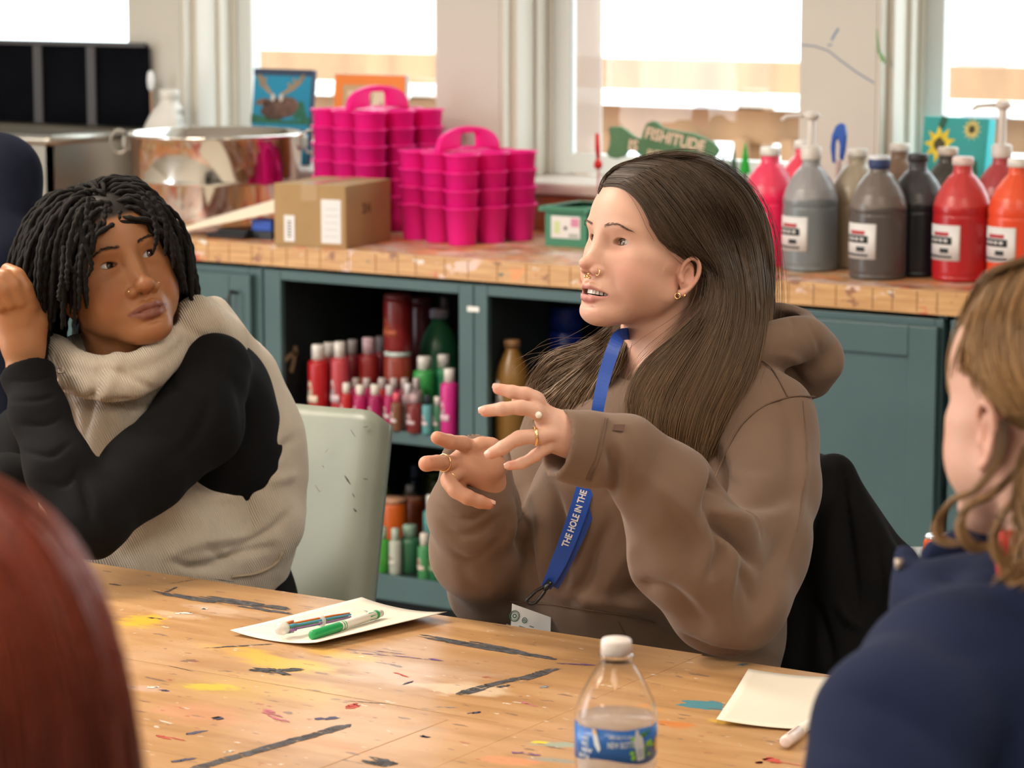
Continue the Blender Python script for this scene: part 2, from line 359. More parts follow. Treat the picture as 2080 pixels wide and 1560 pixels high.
# ---- worktop objects ----------------------------------------------------------------
WT = .91
M_label = mat('label_paper', (.72, .70, .70), .55); M_ink = mat('label_ink', (.025, .03, .035), .6); M_redink = mat('red_ink', (.45, .04, .05), .6)
# surface nets mesher for soft shapes -------------------------------------------------
def nets(F, org, h, iso=0.0):
    F = F-iso; S = F < 0
    n = [S[:-1, :-1, :-1], S[1:, :-1, :-1], S[:-1, 1:, :-1], S[1:, 1:, :-1], S[:-1, :-1, 1:], S[1:, :-1, 1:], S[:-1, 1:, 1:], S[1:, 1:, 1:]]
    cnt = sum(a.astype(np.int8) for a in n); act = (cnt > 0) & (cnt < 8)
    I = np.argwhere(act); idx = -np.ones(act.shape, np.int64); idx[act] = np.arange(len(I))
    off = np.array([(0, 0, 0), (1, 0, 0), (0, 1, 0), (1, 1, 0), (0, 0, 1), (1, 0, 1), (0, 1, 1), (1, 1, 1)])
    val = np.stack([F[I[:, 0]+o[0], I[:, 1]+o[1], I[:, 2]+o[2]] for o in off], 1)
    acc = np.zeros((len(I), 3)); num = np.zeros(len(I))
    for a, b in ((0, 1), (2, 3), (4, 5), (6, 7), (0, 2), (1, 3), (4, 6), (5, 7), (0, 4), (1, 5), (2, 6), (3, 7)):
        va, vb = val[:, a], val[:, b]; m = (va < 0) != (vb < 0); t = np.where(m, va/np.where(m, va-vb, 1), 0)
        acc += m[:, None]*(off[a]+(off[b]-off[a])*t[:, None]); num += m
    V = (I+acc/num[:, None])*h+np.array(org); Q = []
    for ax in range(3):
        s0 = [slice(None)]*3; s1 = [slice(None)]*3; s0[ax] = slice(0, -1); s1[ax] = slice(1, None)
        A = S[tuple(s0)]; B = S[tuple(s1)]; E = np.argwhere(A != B); u, v = [(1, 2), (2, 0), (0, 1)][ax]
        ok = (E[:, u] > 0) & (E[:, v] > 0) & (E[:, u] < S.shape[u]-1) & (E[:, v] < S.shape[v]-1); E = E[ok]
        if not len(E): continue
        du = np.zeros(3, int); du[u] = 1; dv = np.zeros(3, int); dv[v] = 1
        c = [E-du-dv, E-dv, E, E-du]; q = np.stack([idx[tuple(x.T)] for x in c], 1)
        flip = ~A[tuple(E.T)]; q[flip] = q[flip][:, ::-1]; Q.append(q)
    return V, np.concatenate(Q)
class SDF:
    def __init__(s, lo, hi, h):
        s.lo = np.array(lo, float); s.h = h; s.n = np.ceil((np.array(hi)-s.lo)/h).astype(int)+1
        s.F = np.full(s.n, .05, np.float32)
    def win(s, lo, hi, pad):
        a = np.clip(np.floor((np.array(lo)-pad-s.lo)/s.h).astype(int), 0, s.n); b = np.clip(np.ceil((np.array(hi)+pad-s.lo)/s.h).astype(int)+1, 0, s.n)
        sl = tuple(slice(i, j) for i, j in zip(a, b)); g = [(s.lo[i]+s.h*np.arange(a[i], b[i])).astype(np.float32) for i in range(3)]
        return sl, g[0][:, None, None], g[1][None, :, None], g[2][None, None, :]
    def op(s, lo, hi, fn, k=.005, sub=False, pad=None):
        sl, X, Y, Z = s.win(lo, hi, pad if pad is not None else max(2.5*k, .01)+2*s.h)
        if min(X.size, Y.size, Z.size) == 0: return s
        d = fn(X, Y, Z); f = s.F[sl]
        if sub:
            h = np.clip(.5-.5*(f+d)/k, 0, 1); s.F[sl] = f*(1-h)-d*h+k*h*(1-h)
        else:
            h = np.clip(.5+.5*(f-d)/k, 0, 1); s.F[sl] = f*(1-h)+d*h-k*h*(1-h)
        return s
    def ell(s, c, r, k=.005, sub=False, R=None):
        c = np.array(c, float); r = np.array(r, float); m = r.max()
        def fn(X, Y, Z):
            x, y, z = X-c[0], Y-c[1], Z-c[2]
            if R is not None: x, y, z = (R[0][i]*x+R[1][i]*y+R[2][i]*z for i in range(3))
            a = np.sqrt((x/r[0])**2+(y/r[1])**2+(z/r[2])**2); b = np.sqrt((x/r[0]**2)**2+(y/r[1]**2)**2+(z/r[2]**2)**2)
            return a*(a-1)/(b+1e-6)
        return s.op(c-m, c+m, fn, k, sub)
    def cone(s, a, b, ra, rb, k=.005, sub=False, flat=None):
        """tapered capsule; flat=(dir, factor) squashes it along dir"""
        a = np.array(a, float); b = np.array(b, float); d = b-a; L2 = d@d+1e-12
        def fn(X, Y, Z):
            x, y, z = X-a[0], Y-a[1], Z-a[2]; t = np.clip((x*d[0]+y*d[1]+z*d[2])/L2, 0, 1)
            x, y, z = x-t*d[0], y-t*d[1], z-t*d[2]
            if flat is not None:
                fd, ff = flat; q = (x*fd[0]+y*fd[1]+z*fd[2])*(ff-1); x, y, z = x+q*fd[0], y+q*fd[1], z+q*fd[2]
            return np.sqrt(x*x+y*y+z*z)-(ra+(rb-ra)*t)
        m = max(ra, rb); return s.op(np.minimum(a, b)-m, np.maximum(a, b)+m, fn, k, sub)
    def chain(s, pts, rs, k=.005, k2=None, sub=False, flat=None):
        for i in range(len(pts)-1): s.cone(pts[i], pts[i+1], rs[i], rs[i+1], k if i == 0 else (k2 or k*.6), sub, flat)
        return s
    def gauss(s, c, amp, sig):
        """push the surface out (amp>0) or in around c; sig may be a 3-vector"""
        c = np.array(c, float); g = np.broadcast_to(np.asarray(sig, float), (3,))
        sl, X, Y, Z = s.win(c-2.6*g, c+2.6*g, 0)
        if min(X.size, Y.size, Z.size) == 0: return s
        s.F[sl] -= amp*np.exp(-(((X-c[0])/g[0])**2+((Y-c[1])/g[1])**2+((Z-c[2])/g[2])**2)); return s
    def mesh(s): return nets(s.F, s.lo, s.h)
# ---- half-gallon paint jugs
def jug_shape(r=.0605, h=.245, hs=.16):
    s = SDF((-.08, -.08, -.01), (.08, .08, h+.02), .0022)
    rn = .0195; prof = [(0, r-.004), (.004, r), (hs-.008, r), (hs, r-.001), (hs+.018, r-.006), (hs+.040, r-.017), (h-.027, rn+.0105), (h-.019, rn+.002), (h-.012, rn), (h, rn)]
    zz = np.array([p[0] for p in prof]); rr = np.array([p[1] for p in prof])
    def fn(X, Y, Z):
        q = np.sqrt(X*X+Y*Y); R = np.interp(Z, zz, rr).astype(np.float32)
        d = (q-R)*.82; return np.maximum(d, np.maximum(-Z, Z-h))
    s.op((-.08, -.08, -.01), (.08, .08, h+.02), fn, .003)
    # finger hole that leaves a grip on one side of the shoulder (along +x)
    a = np.array((.036, -.08, h-.058)); b = np.array((.036, .08, h-.058)); s.cone(a, b, .0105, .0105, .008, True)
    s.cone((.030, -.08, h-.040), (.030, .08, h-.040), .0085, .0085, .006, True)
    s.cone((.043, -.08, h-.072), (.043, .08, h-.072), .009, .009, .006, True)
    for z in (.012, hs-.02): s.op((-.08, -.08, z-.004), (.08, .08, z+.004), lambda X, Y, Z, z=z: np.sqrt((np.sqrt(X*X+Y*Y)-r-.001)**2+(Z-z)**2)-.002, .003, True, pad=.004)
    return s.mesh()
JV, JF = jug_shape()
def mixc(a, b, t): return tuple(x*(1-t)+y*t for x, y in zip(a, b))
M_jug = mat('jug_plastic', (1, 1, 1), .28, attr='Col', spec=.5, sss=0)
JUG = {}
def jug(px, Y, label, body, top, fill=.15, cap=(.7, .68, .64), pump=None, Lab=True, rz=2.5, group='paint jugs on the worktop', hgt=1.0, lab2=None, z=None, name='paint_jug', cat='jug', capd=None):
    p = ony(px, 500, Y); z = WT if z is None else z
    t = thing(name, label, cat, (p[0], p[1], z), group)
    Zc = JV[:, 2]; ang = np.arctan2(JV[:, 1], JV[:, 0]); wob = .003*np.sin(ang*3+px)
    f = np.clip((Zc-(fill+wob))/.003, 0, 1)[:, None]; col = np.array(body)*(1-f)+np.array(top)*f
    streak = (np.sin(ang*11+px)*.5+np.sin(ang*23+px*2)*.5); g = np.clip((Zc-fill)/.06, 0, 1)
    col = col*(1+(.12*streak*g*(Zc > fill))[:, None])
    V = JV.copy(); c, s_ = math.cos(rz), math.sin(rz); V = np.c_[V[:, 0]*c-V[:, 1]*s_, V[:, 0]*s_+V[:, 1]*c, V[:, 2]]*hgt
    o = raw('bottle', V, JF, M_jug, t, colors=np.clip(col, 0, 1), world=False)
    h = .245*hgt
    cm = mat('cap_%.2f_%.2f_%.2f' % cap, cap, .45, var=.25, vscale=60)
    if pump is None:
        cb = MB().lathe([(.0215, h-.002), (.0225, h), (.0225, h+.013), (.021, h+.0155)], 28); obj('cap', cb, cm, t)
        if capd: obj('dried_paint', MB().lathe([(.0215, h-.012), (.0232, h-.006), (.0236, h+.006), (.0225, h+.009)], 20), mat('dried_%d' % px, capd, .5), t)
    else:
        cb = MB().lathe([(.0215, h-.004), (.0225, h-.002), (.0225, h+.022), (.016, h+.026), (.009, h+.027), (.0085, h+pump), (.008, h+pump+.001)], 24)
        o2 = obj('pump', cb, mat('pump_plastic', (.68, .62, .58), .4), t)
        d = -Rt; hd = MB(); zt = h+pump
        hd.lathe([(.006, zt-.006), (.017, zt+.001), (.019, zt+.008), (.013, zt+.014), (.004, zt+.0155)], 20)
        hd.tube([(0, 0, zt+.006), tuple(d*.03+np.array([0, 0, zt+.006])), tuple(d*.055+np.array([0, 0, zt+.004])), tuple(d*.066+np.array([0, 0, zt-.004]))], [.006, .005, .0045, .004], 10)
        obj('pump_head', hd, MATS['pump_plastic'], o2)
    if Lab:
        a0, a1 = math.radians(-153), math.radians(-68); r = .0608*hgt; zb, zt = .045*hgt, .120*hgt
        if lab2: a0, a1 = lab2
        lb = MB().arc(r, zb, zt, a0, a1, 18)
        am = lambda u: a0+(a1-a0)*u
        lb.arc(r+.0005, zb+.052*hgt, zb+.060*hgt, am(.25), am(.72), 8, 2); lb.arc(r+.0005, zb+.034*hgt, zb+.050*hgt, am(.08), am(.8), 8, 1)
        lb.arc(r+.0005, zb+.016*hgt, zb+.026*hgt, am(.48), am(.72), 6, 1); lb.arc(r+.0005, zb+.006*hgt, zb+.0105*hgt, am(.06), am(.8), 8, 1)
        for u in (.15, .3, .45, .6): lb.arc(r+.0011, zb+.039*hgt, zb+.045*hgt, am(u), am(u+.09), 3, 0)
        obj('paper_label', lb, [M_label, M_ink, M_redink], t)
    return t
jug(1562, 5.62, 'hot pink paint jug nearest the long brown hair, white cap', (.85, .015, .10), (.80, .06, .13), .165)
jug(1630, 5.86, 'pink paint jug half hidden behind the grey jug with a pump', (.82, .03, .09), (.78, .07, .12), .165, Lab=False)
jug(1645, 5.585, 'grey paint jug with a tall white pump, second from the left', (.17, .19, .20), (.30, .29, .30), .155, pump=.085)
jug(1738, 5.69, 'tan paint jug between the grey jug and the dark grey one', (.36, .28, .19), (.40, .34, .26), .17, lab2=(math.radians(-170), math.radians(-140)))
jug(1824, 5.90, 'brown paint jug with beige cap behind the dark grey jug', (.10, .05, .03), (.20, .13, .09), .16, Lab=False)
jug(1783, 5.52, 'dark grey-brown paint jug with yellow drips, closest to the front edge', (.085, .072, .068), (.17, .14, .125), .15, cap=(.62, .62, .66), capd=(.03, .05, .14))
jug(1861, 5.62, 'black paint jug between the dark grey and the red jug', (.010, .013, .02), (.06, .06, .065), .155, cap=(.03, .03, .03), Lab=False)
jug(1921, 5.84, 'black paint jug with beige cap behind the red jug, before the sunflower canvas', (.02, .02, .02), (.06, .055, .05), .15, cap=(.6, .54, .48), Lab=False)
jug(1952, 5.585, 'red paint jug with a stained cap right of the black jug', (.42, .015, .02), (.55, .055, .055), .155, cap=(.7, .55, .52))
jug(2030, 5.86, 'dark red paint jug with pump behind the red and orange jugs', (.35, .02, .03), (.42, .06, .07), .155, pump=.105, Lab=False)
jug(2064, 5.60, 'orange-red paint jug at the right edge of the picture', (.72, .07, .025), (.78, .10, .04), .17)
dr = MB()
for x, y, r in ((1822, 452, .0035), (1824, 462, .003), (1821, 457, .003), (1796, 474, .0018)):
    pass
# ---- white gallon jug
JM = mat('milky_plastic', (.72, .71, .68), .35, sss=.0)
t = thing('water_jug', 'empty white plastic gallon jug with handle behind steel tub', 'jug', tuple(onz(285, 400, WT)*0+np.array([-4.905, 5.945, WT])))
V = JV*1.24; c, s_ = math.cos(.55), math.sin(.55); V = np.c_[V[:, 0]*c-V[:, 1]*s_, V[:, 0]*s_+V[:, 1]*c, V[:, 2]*1.02]
raw('bottle', V, JF, JM, t, colors=None, world=False)
obj('neck', MB().lathe([(.024, .298), (.0265, .300), (.0265, .322), (.0245, .3235)], 24), JM, t)
# ---- steel tub
M_steel = mat('polished_steel', (.72, .69, .65), .10, metal=1, bump=.05, bscale=6)
M_steel2 = mat('brushed_steel', (.45, .43, .39), .33, metal=1)
tx, ty = -4.615, 5.775
t = thing('steel_tub', 'large round polished steel tub with ring handles on the worktop', 'tub', (tx, ty, WT))
R = .232
pr = [(.19, 0), (.2, .004), (.205, .02), (.214, .105), (.218, .110), (.2165, .116), (.2165, .118), (.226, .218), (.232, .222), (.234, .228), (.230, .231), (.224, .228), (.2135, .12), (.205, .03), (.19, .012)]
b = MB(); n = 72; vs = []; fs = []
for r, z in pr:
    for i in range(n): a = 2*math.pi*i/n; vs.append((r*math.cos(a), r*math.sin(a), z))
for j in range(len(pr)-1):
    for i in range(n): a = j*n+i; c_ = j*n+(i+1) % n; fs.append((a, c_, c_+n, a+n))
fs.append(tuple(range(n-1, -1, -1))); k = (len(pr)-1)*n; fs.append(tuple(range(k, k+n)))
b.add(vs, fs, 0, True); obj('basin', b, M_steel, t)
for sgn in (-1, 1):
    d = np.array([Rt[0], Rt[1], 0])*sgn; e = np.array([0, 0, 1.])
    o = d*.236+e*.205; pts = [o+d*(.022*math.sin(a)+.01)+e*(.030*math.cos(a)) for a in np.linspace(0, 2*math.pi, 20)]
    obj('ring_handle', MB().tube(pts, .0035, 8, cap=False), M_steel2, t)
    obj('handle_bracket', MB().box(tuple(d*.2255+e*.205), (.012, .03, .03)), M_steel2, t, bevel=.003)
# ---- stainless sink
t = thing('steel_sink', 'long stainless steel basin with rolled rim left of round tub', 'sink', (-5.4, 5.78, WT))
b = MB(); x0, x1, y0, y1, zt = -5.92, -4.995, 5.57, 5.98, .205
for (a, c_, e, f) in ((x0, x1, y0, y0+.015), (x0, x1, y1-.015, y1), (x0, x0+.015, y0, y1), (x1-.015, x1, y0, y1)):
    b.box(((a+c_)/2, (e+f)/2, WT+zt/2), (c_-a, f-e, zt))
b.box(((x0+x1)/2, (y0+y1)/2, WT+.0075), (x1-x0, y1-y0, .015)); b.v = [p for p in b.v]
# keep clear of the white jug: the basin stops short of it
obj('basin', b, M_steel2, t, world=True)
b = MB(); xr = x1
b.tube([(x0, y0-.004, WT+zt), (xr, y0-.004, WT+zt), (xr+.004, y0, WT+zt), (xr+.004, y1, WT+zt), (x0, y1+.002, WT+zt)], .013, 10)
obj('rim', b, M_steel2, t, world=True)
# ---- black fabric organiser with grey straps before the far left window
M_bf = mat('black_fabric', (.0032, .0036, .006), .9, spec=.1, var=.3, vscale=9); M_gs = mat('grey_strap', (.10, .10, .11), .8)
t = thing('fabric_organizer', 'black hanging fabric organiser with grey straps below far left window', 'organizer', (-5.45, 6.02, WT))
b = MB(); n = 24; xs = np.linspace(-5.98, -5.035, n)
vs = []
for i, x in enumerate(xs):
    y = 6.012+.004*math.sin(i*1.1)
    for dy in (0, .010): vs += [(x, y+dy, WT+.08), (x, y+dy, 1.345+.004*math.sin(i*.9))]
fs = []
for i in range(n-1):
    o = i*4; fs += [(o, o+4, o+5, o+1), (o+2, o+3, o+7, o+6), (o+1, o+5, o+7, o+3), (o, o+2, o+6, o+4)]
fs += [(0, 1, 3, 2), ((n-1)*4, (n-1)*4+2, (n-1)*4+3, (n-1)*4+1)]
b.add(vs, fs, 0, True); obj('panel', b, M_bf, t, world=True)
for x in (80, 188): p = ony(x, 180, 6.008); obj('strap', MB().box((p[0], p[1]-.004, 1.175), (.03, .006, .33)), M_gs, t, world=True)
obj('top_hem', MB().box((-5.51, 6.006, 1.348), (.95, .014, .012)), M_gs, t, world=True)
# white brush handle standing behind the jug
p = ony(252, 240, 5.9); t = thing('dish_brush', 'thin brush with white tip standing behind white jug', 'brush', (-5.0, 5.992, WT))
obj('stick', MB().tube([(-5.0, 5.99, WT), (-5.0, 5.985, 1.24)], .003, 8), mat('tan_handle', (.5, .3, .2), .5), t, world=True)
obj('tip', MB().lathe([(.003, 0), (.009, .01), (.011, .03), (.008, .05), (.003, .056)], 12, c=(-5.0, 5.985, 1.225)), mat('brush_white', (.8, .85, .9), .4), t, world=True)
# ---- cream tray leaning in front of the tub, dark things under it
M_cream = mat('cream_paper', (.78, .70, .56), .6)
t = thing('drawing_board', 'cream drawing board propped at a slant before the steel tub', 'board', (-4.2, 5.50, WT))
a = onz(345, 478, WT); P0 = ony(352, 472, 5.44); P1 = ony(562, 410, 5.44)
b = MB(); Lx = P1[0]-P0[0]; b.add([(P0[0], 5.435, P0[2]-.004), (P1[0], 5.435, P1[2]-.026), (P1[0], 5.56, P1[2]+.0), (P0[0], 5.56, P0[2]+.012), (P0[0], 5.435, P0[2]+.004), (P1[0], 5.435, P1[2]+.004), (P1[0], 5.56, P1[2]+.02), (P0[0], 5.56, P0[2]+.022)],
    [(3, 2, 1, 0), (4, 5, 6, 7), (0, 1, 5, 4), (1, 2, 6, 5), (2, 3, 7, 6), (3, 0, 4, 7)]); obj('board', b, M_cream, t, world=True, bevel=.002)
p0 = onz(462, 482, WT)
t = thing('black_folder', 'flat black plastic tray lying under slanted cream board', 'tray', (-4.27, 5.47, WT))
b = MB(); b.box((-4.31, 5.475, WT+.006), (.12, .10, .012), taper=.96); b.box((-4.30, 5.48, WT+.0165), (.09, .08, .009)); obj('tray', b, mat('black_plastic', (.015, .016, .02), .35), t, world=True, bevel=.003)
t = thing('blue_box', 'small bright blue box beside the left end of cardboard box', 'box', (-4.12, 5.52, WT))
obj('body', MB().box((-4.225, 5.485, WT+.034), (.06, .05, .028)), mat('bright_blue', (.015, .07, .42), .4), t, world=True, bevel=.003)
obj('base', MB().box((-4.225, 5.485, WT+.01), (.06, .05, .02)), mat('black_plastic', (.015, .016, .02), .35), t, world=True)
# ---- cardboard box
M_card = mat('cardboard', (.36, .225, .10), .75, var=.06, vscale=12)
A = onz(703, 506, WT); B = onz(557, 499, WT); D = onz(846, 490, WT)
A, B, D = [np.array(q) for q in (A, B, D)]
t = thing('cardboard_box', 'closed brown cardboard box with white labels by pink caddies', 'box', tuple((B+D)/2))
ux = (B-A)/np.linalg.norm(B-A); uy = np.array([-ux[1], ux[0], 0]); uy = uy if uy@(D-A) > 0 else -uy
W_, D_, H_ = np.linalg.norm(B-A), .235, .148
M_ = Matrix(((-ux[0], uy[0], 0, B[0]), (-ux[1], uy[1], 0, B[1]), (0, 0, 1, WT), (0, 0, 0, 1)))
b = MB().box((W_/2, D_/2, H_/2), (W_, D_, H_), 0, M_); obj('carton', b, M_card, t, world=True, bevel=.003)
b = MB().box((W_/2, D_/2, H_+.0005), (.045, D_+.002, .001), 0, M_); b.box((W_/2, -.0006, H_-.02), (.045, .001, .04), 0, M_)
obj('packing_tape', b, mat('packing_tape', (.42, .28, .15), .2), t, world=True)
b = MB(); 
b.box((W_*.22, -.001, .043), (.028, .0012, .062), 0, M_)
for k in range(6): b.box((W_*.22, -.0018, .024+k*.007), (.010, .0006, .003), 1, M_)
obj('barcode_label', b, [M_label, M_ink], t, world=True)
b = MB().box((W_*.80, -.001, .063), (.052, .0012, .103), 0, M_)
for k in range(5): b.box((W_*.80, -.0018, .028+k*.016), (.036, .0006, .0018), 2, M_)
obj('shipping_label', b, [M_label, M_ink, mat('pale_ink', (.45, .45, .47), .6)], t, world=True)
b = MB(); 
for (q, z, w_, h_) in ((.40, .098, .020, .004), (.40, .088, .006, .014), (.47, .088, .006, .014), (.40, .078, .020, .004), (.52, .088, .004, .024)): b.box((W_+.0008, D_*q, z), (.001, w_, h_), 0, M_)
obj('printed_mark', b, mat('brown_ink', (.10, .05, .02), .7), t, world=True)
# ---- pink caddies
M_pink = mat('pink_plastic', (1.0, .02, .36), .38, spec=.45)
_t = M_pink.node_tree; _p = _t.nodes['Principled BSDF']; _tl = _n(_t, 'ShaderNodeBsdfTranslucent'); _tl.inputs[0].default_value = (1, .03, .40, 1); _mx = _n(_t, 'ShaderNodeMixShader'); _mx.inputs[0].default_value = .30
_t.links.new(_p.outputs[0], _mx.inputs[1]); _t.links.new(_tl.outputs[0], _mx.inputs[2]); _t.links.new(_mx.outputs[0], _t.nodes['Material Output'].inputs[0])
def caddy(loc, ang, z, label, first, handle):
    t = thing('tool_caddy', label, 'caddy', (loc[0], loc[1], z), 'stacked pink caddies', rz=ang)
    b = MB(); p = .088
    for i in (-1, 0, 1):
        for j in (-1, 0, 1):
            if i == 0 and j == 0: continue
            c = (i*p, j*p, 0)
            pr = [(.0315, 0), (.033, .003), (.0395, .084), (.0445, .0855), (.0445, .0895), (.0385, .0885), (.0305, .008)]
            b.lathe(pr, 24, 0, None, c)
    b.box((0, 0, .0868), (p*1.06, p*1.06, .004))
    obj('cups', b, M_pink, t)
    if handle:
        # arched handle plate with a hand hole
        out = [(.094*math.cos(a), .088+.060*math.sin(a)**.75 if math.sin(a) > 0 else .088) for a in np.linspace(0, math.pi, 25)]
        inn = [(.027*max(-1, min(1, 1.3*math.cos(a))), .098+.034*min(1, 1.3*math.sin(a))) for a in np.linspace(0, math.pi, 25)]
        vs = []; fs = []
        for q, y in ((0, -.008), (1, .008)):
            vs += [(a, y, z_) for a, z_ in out]+[(a, y, z_) for a, z_ in inn]
        n = 25
        for i in range(n-1): fs += [(i, i+1, n+i+1, n+i), (2*n+i, 3*n+i, 3*n+i+1, 2*n+i+1), (i, 2*n+i, 2*n+i+1, i+1), (n+i, n+i+1, 3*n+i+1, 3*n+i)]
        fs += [(0, n, 3*n, 2*n), (n-1, 3*n-1, 4*n-1, 2*n-1)]
        Mr = Matrix.Rotation(math.radians(90), 4, 'Z'); obj('handle', MB().add(vs, fs, 0, True, Mr), M_pink, t, bevel=.002)
    return t
ang = math.radians(72-90)
cF = (-3.803, 5.727); cB = (-4.155, 5.848)
names = ['lowest pink caddy', 'second pink caddy from the bottom', 'third pink caddy from the bottom', 'top pink caddy with arched handle']
for k in range(4): caddy(cF, ang, WT+k*.042, names[k]+' of the shorter front stack beside the green basket', k == 0, k == 3)
names = ['lowest pink caddy', 'second pink caddy up', 'third pink caddy up', 'fourth pink caddy up', 'fifth pink caddy up', 'top pink caddy with arched handle']
for k in range(6): caddy(cB, ang, WT+k*.042, names[k]+' of the taller stack behind the cardboard box', False, k == 5)
# ---- green baskets
M_gb = mat('green_basket_plastic', (.05, .22, .13), .5)
def basket(x, y, label, lab):
    t = thing('plastic_basket', label, 'basket', (x, y, WT), 'green plastic baskets')
    b = MB(); w_, d_, h_ = .115, .16, .092
    for s_ in (-1, 1):
        b.box((s_*(w_/2-.002), 0, h_/2), (.004, d_, h_)); b.box((0, s_*(d_/2-.002), h_/2), (w_-.008, .004, h_))
    b.box((0, 0, .003), (w_-.008, d_-.008, .006))
    obj('bin', b, M_gb, t); r = MB()
    for s_ in (-1, 1):
        r.box((s_*(w_/2+.004), 0, h_-.004), (.016, d_+.024, .012)); r.box((0, s_*(d_/2+.004), h_-.004), (w_-.008, .016, .012))
    for k in range(9): r.box((-.05+.0125*k, -d_/2-.013, h_-.004), (.004, .003, .009), 0)
    obj('rim', r, M_gb, t, bevel=.002)
    if lab:
        l = MB().box((.0, -d_/2-.001, .046), (.08, .0015, .052)); l.box((-.024, -d_/2-.002, .045), (.016, .001, .03), 1); l.box((.026, -d_/2-.002, .058), (.022, .001, .02), 2)
        l.box((0, -d_/2-.002, .044), (.008, .001, .008), 3); l.box((.022, -d_/2-.002, .027), (.026, .001, .009), 4)
        obj('paper_label', l, [M_label, mat('pale_green_ink', (.55, .66, .35), .6), mat('rose_ink', (.62, .25, .38), .6), M_ink, mat('grey_ink', (.4, .42, .4), .6)], t)
basket(-3.515, 5.79, 'green plastic basket with a flower label beside the pink caddies', True)
basket(-3.375, 5.81, 'green plastic basket behind the face in profile', False)
# ---- things on the window sill
SZ = SILL
def canvas(x, Y, z, w_, h_, name, label, cat, face, edge, tilt=.12, rz=0.0, deco=None, th=.018):
    t = thing(name, label, cat, (x, Y, z)); t.rotation_euler = (-tilt, 0, rz)
    b = MB().box((0, 0, h_/2), (w_, th, h_)); o = obj('canvas', b, edge, t, bevel=.002)
    f = MB().box((0, -th/2-.0008, h_/2), (w_-.004, .0016, h_-.004)); f.mi = [0]*6
    yy = -th/2-.0024
    mats = [face]; 
    if deco: mats += deco(f, yy, w_, h_)
    obj('painted_face', f, mats, t)
    return t
def poly(f, pts, y, mi, w_, h_): f.prism([(a*w_-w_/2, b*h_) for a, b in pts], .0008, mi, c=(0, y, 0))
def blob(cx, cz, rx, rz_, n=18, j=.12, seed=1, rot=0):
    r = random.Random(seed); out = []
    for i in range(n):
        a = 2*math.pi*i/n; k = 1+r.uniform(-j, j); x = rx*math.cos(a)*k; z = rz_*math.sin(a)*k
        out.append((cx+x*math.cos(rot)-z*math.sin(rot), cz+x*math.sin(rot)+z*math.cos(rot)))
    return out
def stroke(pts, wd):
    P = np.array(pts, float); T = np.gradient(P, axis=0); N = np.c_[-T[:, 1], T[:, 0]]; N /= np.linalg.norm(N, axis=1)[:, None]+1e-9
    W = np.broadcast_to(np.asarray(wd, float), (len(P),))[:, None]
    return [tuple(p) for p in P+N*W]+[tuple(p) for p in (P-N*W)[::-1]]
def moose(f, y, w_, h_):
    poly_ = lambda f_, pts, y_, mi, a_, b2: poly(f_, [(p, (.42+.60*q if q < .93 else q)) for p, q in pts], y_, mi, a_, b2)
    poly_(f, stroke([(.10, .86), (.14, .76), (.20, .66), (.27, .58), (.33, .52)], [.02, .05, .04, .035, .02]), y, 1, w_, h_)
    for p in ([(.12, .78), (.07, .84)], [(.15, .72), (.22, .80)], [(.19, .66), (.12, .68)]): poly_(f, stroke(p, .025), y, 1, w_, h_)
    poly_(f, stroke([(.50, .52), (.60, .58), (.70, .66), (.80, .76), (.86, .88)], [.02, .035, .045, .04, .02]), y, 1, w_, h_)
    for p in ([(.66, .64), (.60, .72)], [(.74, .70), (.68, .80)], [(.80, .78), (.88, .84)]): poly_(f, stroke(p, .022), y, 1, w_, h_)
    poly_(f, blob(.42, .26, .26, .20, seed=3), y, 2, w_, h_); poly_(f, blob(.60, .30, .20, .17, seed=5), y-.0006, 3, w_, h_); poly_(f, blob(.18, .38, .12, .06, seed=4, rot=.4), y, 3, w_, h_)
    for x in (.36, .50): poly_(f, blob(x, .46, .035, .07, seed=8), y-.001, 4, w_, h_)
    poly_(f, [(.70, .10), (.98, .10), (.92, .24), (.90, .34), (.84, .44), (.78, .34), (.75, .22)], y, 5, w_, h_); poly_(f, [(0, 0), (1, 0), (1, .12), (.6, .06), (.3, .1), (0, .16)], y, 5, w_, h_)
    poly_(f, [(0, .93), (1, .93), (1, 1), (0, 1)], y, 6, w_, h_)
    return [mat('antler_tan', (.35, .25, .15), .7), mat('moose_brown', (.09, .05, .04), .8, var=.4, vscale=60), mat('moose_brown_light', (.16, .09, .07), .8, var=.4, vscale=60), mat('moose_white', (.6, .55, .5), .7), mat('pine_green', (.03, .14, .09), .8, var=.3, vscale=80), mat('dark_night_blue', (.03, .05, .10), .6)]
canvas(-4.705, 6.165, SZ, .205, .255, 'painting', 'small blue painting of an antlered moose on the window sill', 'painting', mat('sky_teal_paint', (.01, .24, .42), .6, var=.12, vscale=10), mat('canvas_navy_edge', (.03, .04, .09), .6), rz=-.05, deco=moose)
def orng(f, y, w_, h_):
    poly(f, [(.13, .1), (.87, .1), (.87, .88), (.13, .88)], y, 1, w_, h_); poly(f, [(.2, .12), (.83, .12), (.83, .82), (.2, .82)], y-.0006, 2, w_, h_)
    for k, (a, b_) in enumerate([(.25, .75), (.35, .65), (.45, .72), (.3, .5), (.55, .8), (.6, .6), (.5, .5), (.68, .7)]):
        poly(f, stroke([(.42, .12), (.42+(a-.42)*.6, b_*.6), (a, b_)], [.012, .012, .006]), y-.0012-.0001*k, 3, w_, h_)
    return [mat('tan_mat_board', (.55, .38, .22), .7), mat('cream_art_paper', (.75, .62, .46), .7), mat('grass_ink', (.13, .16, .07), .7)]
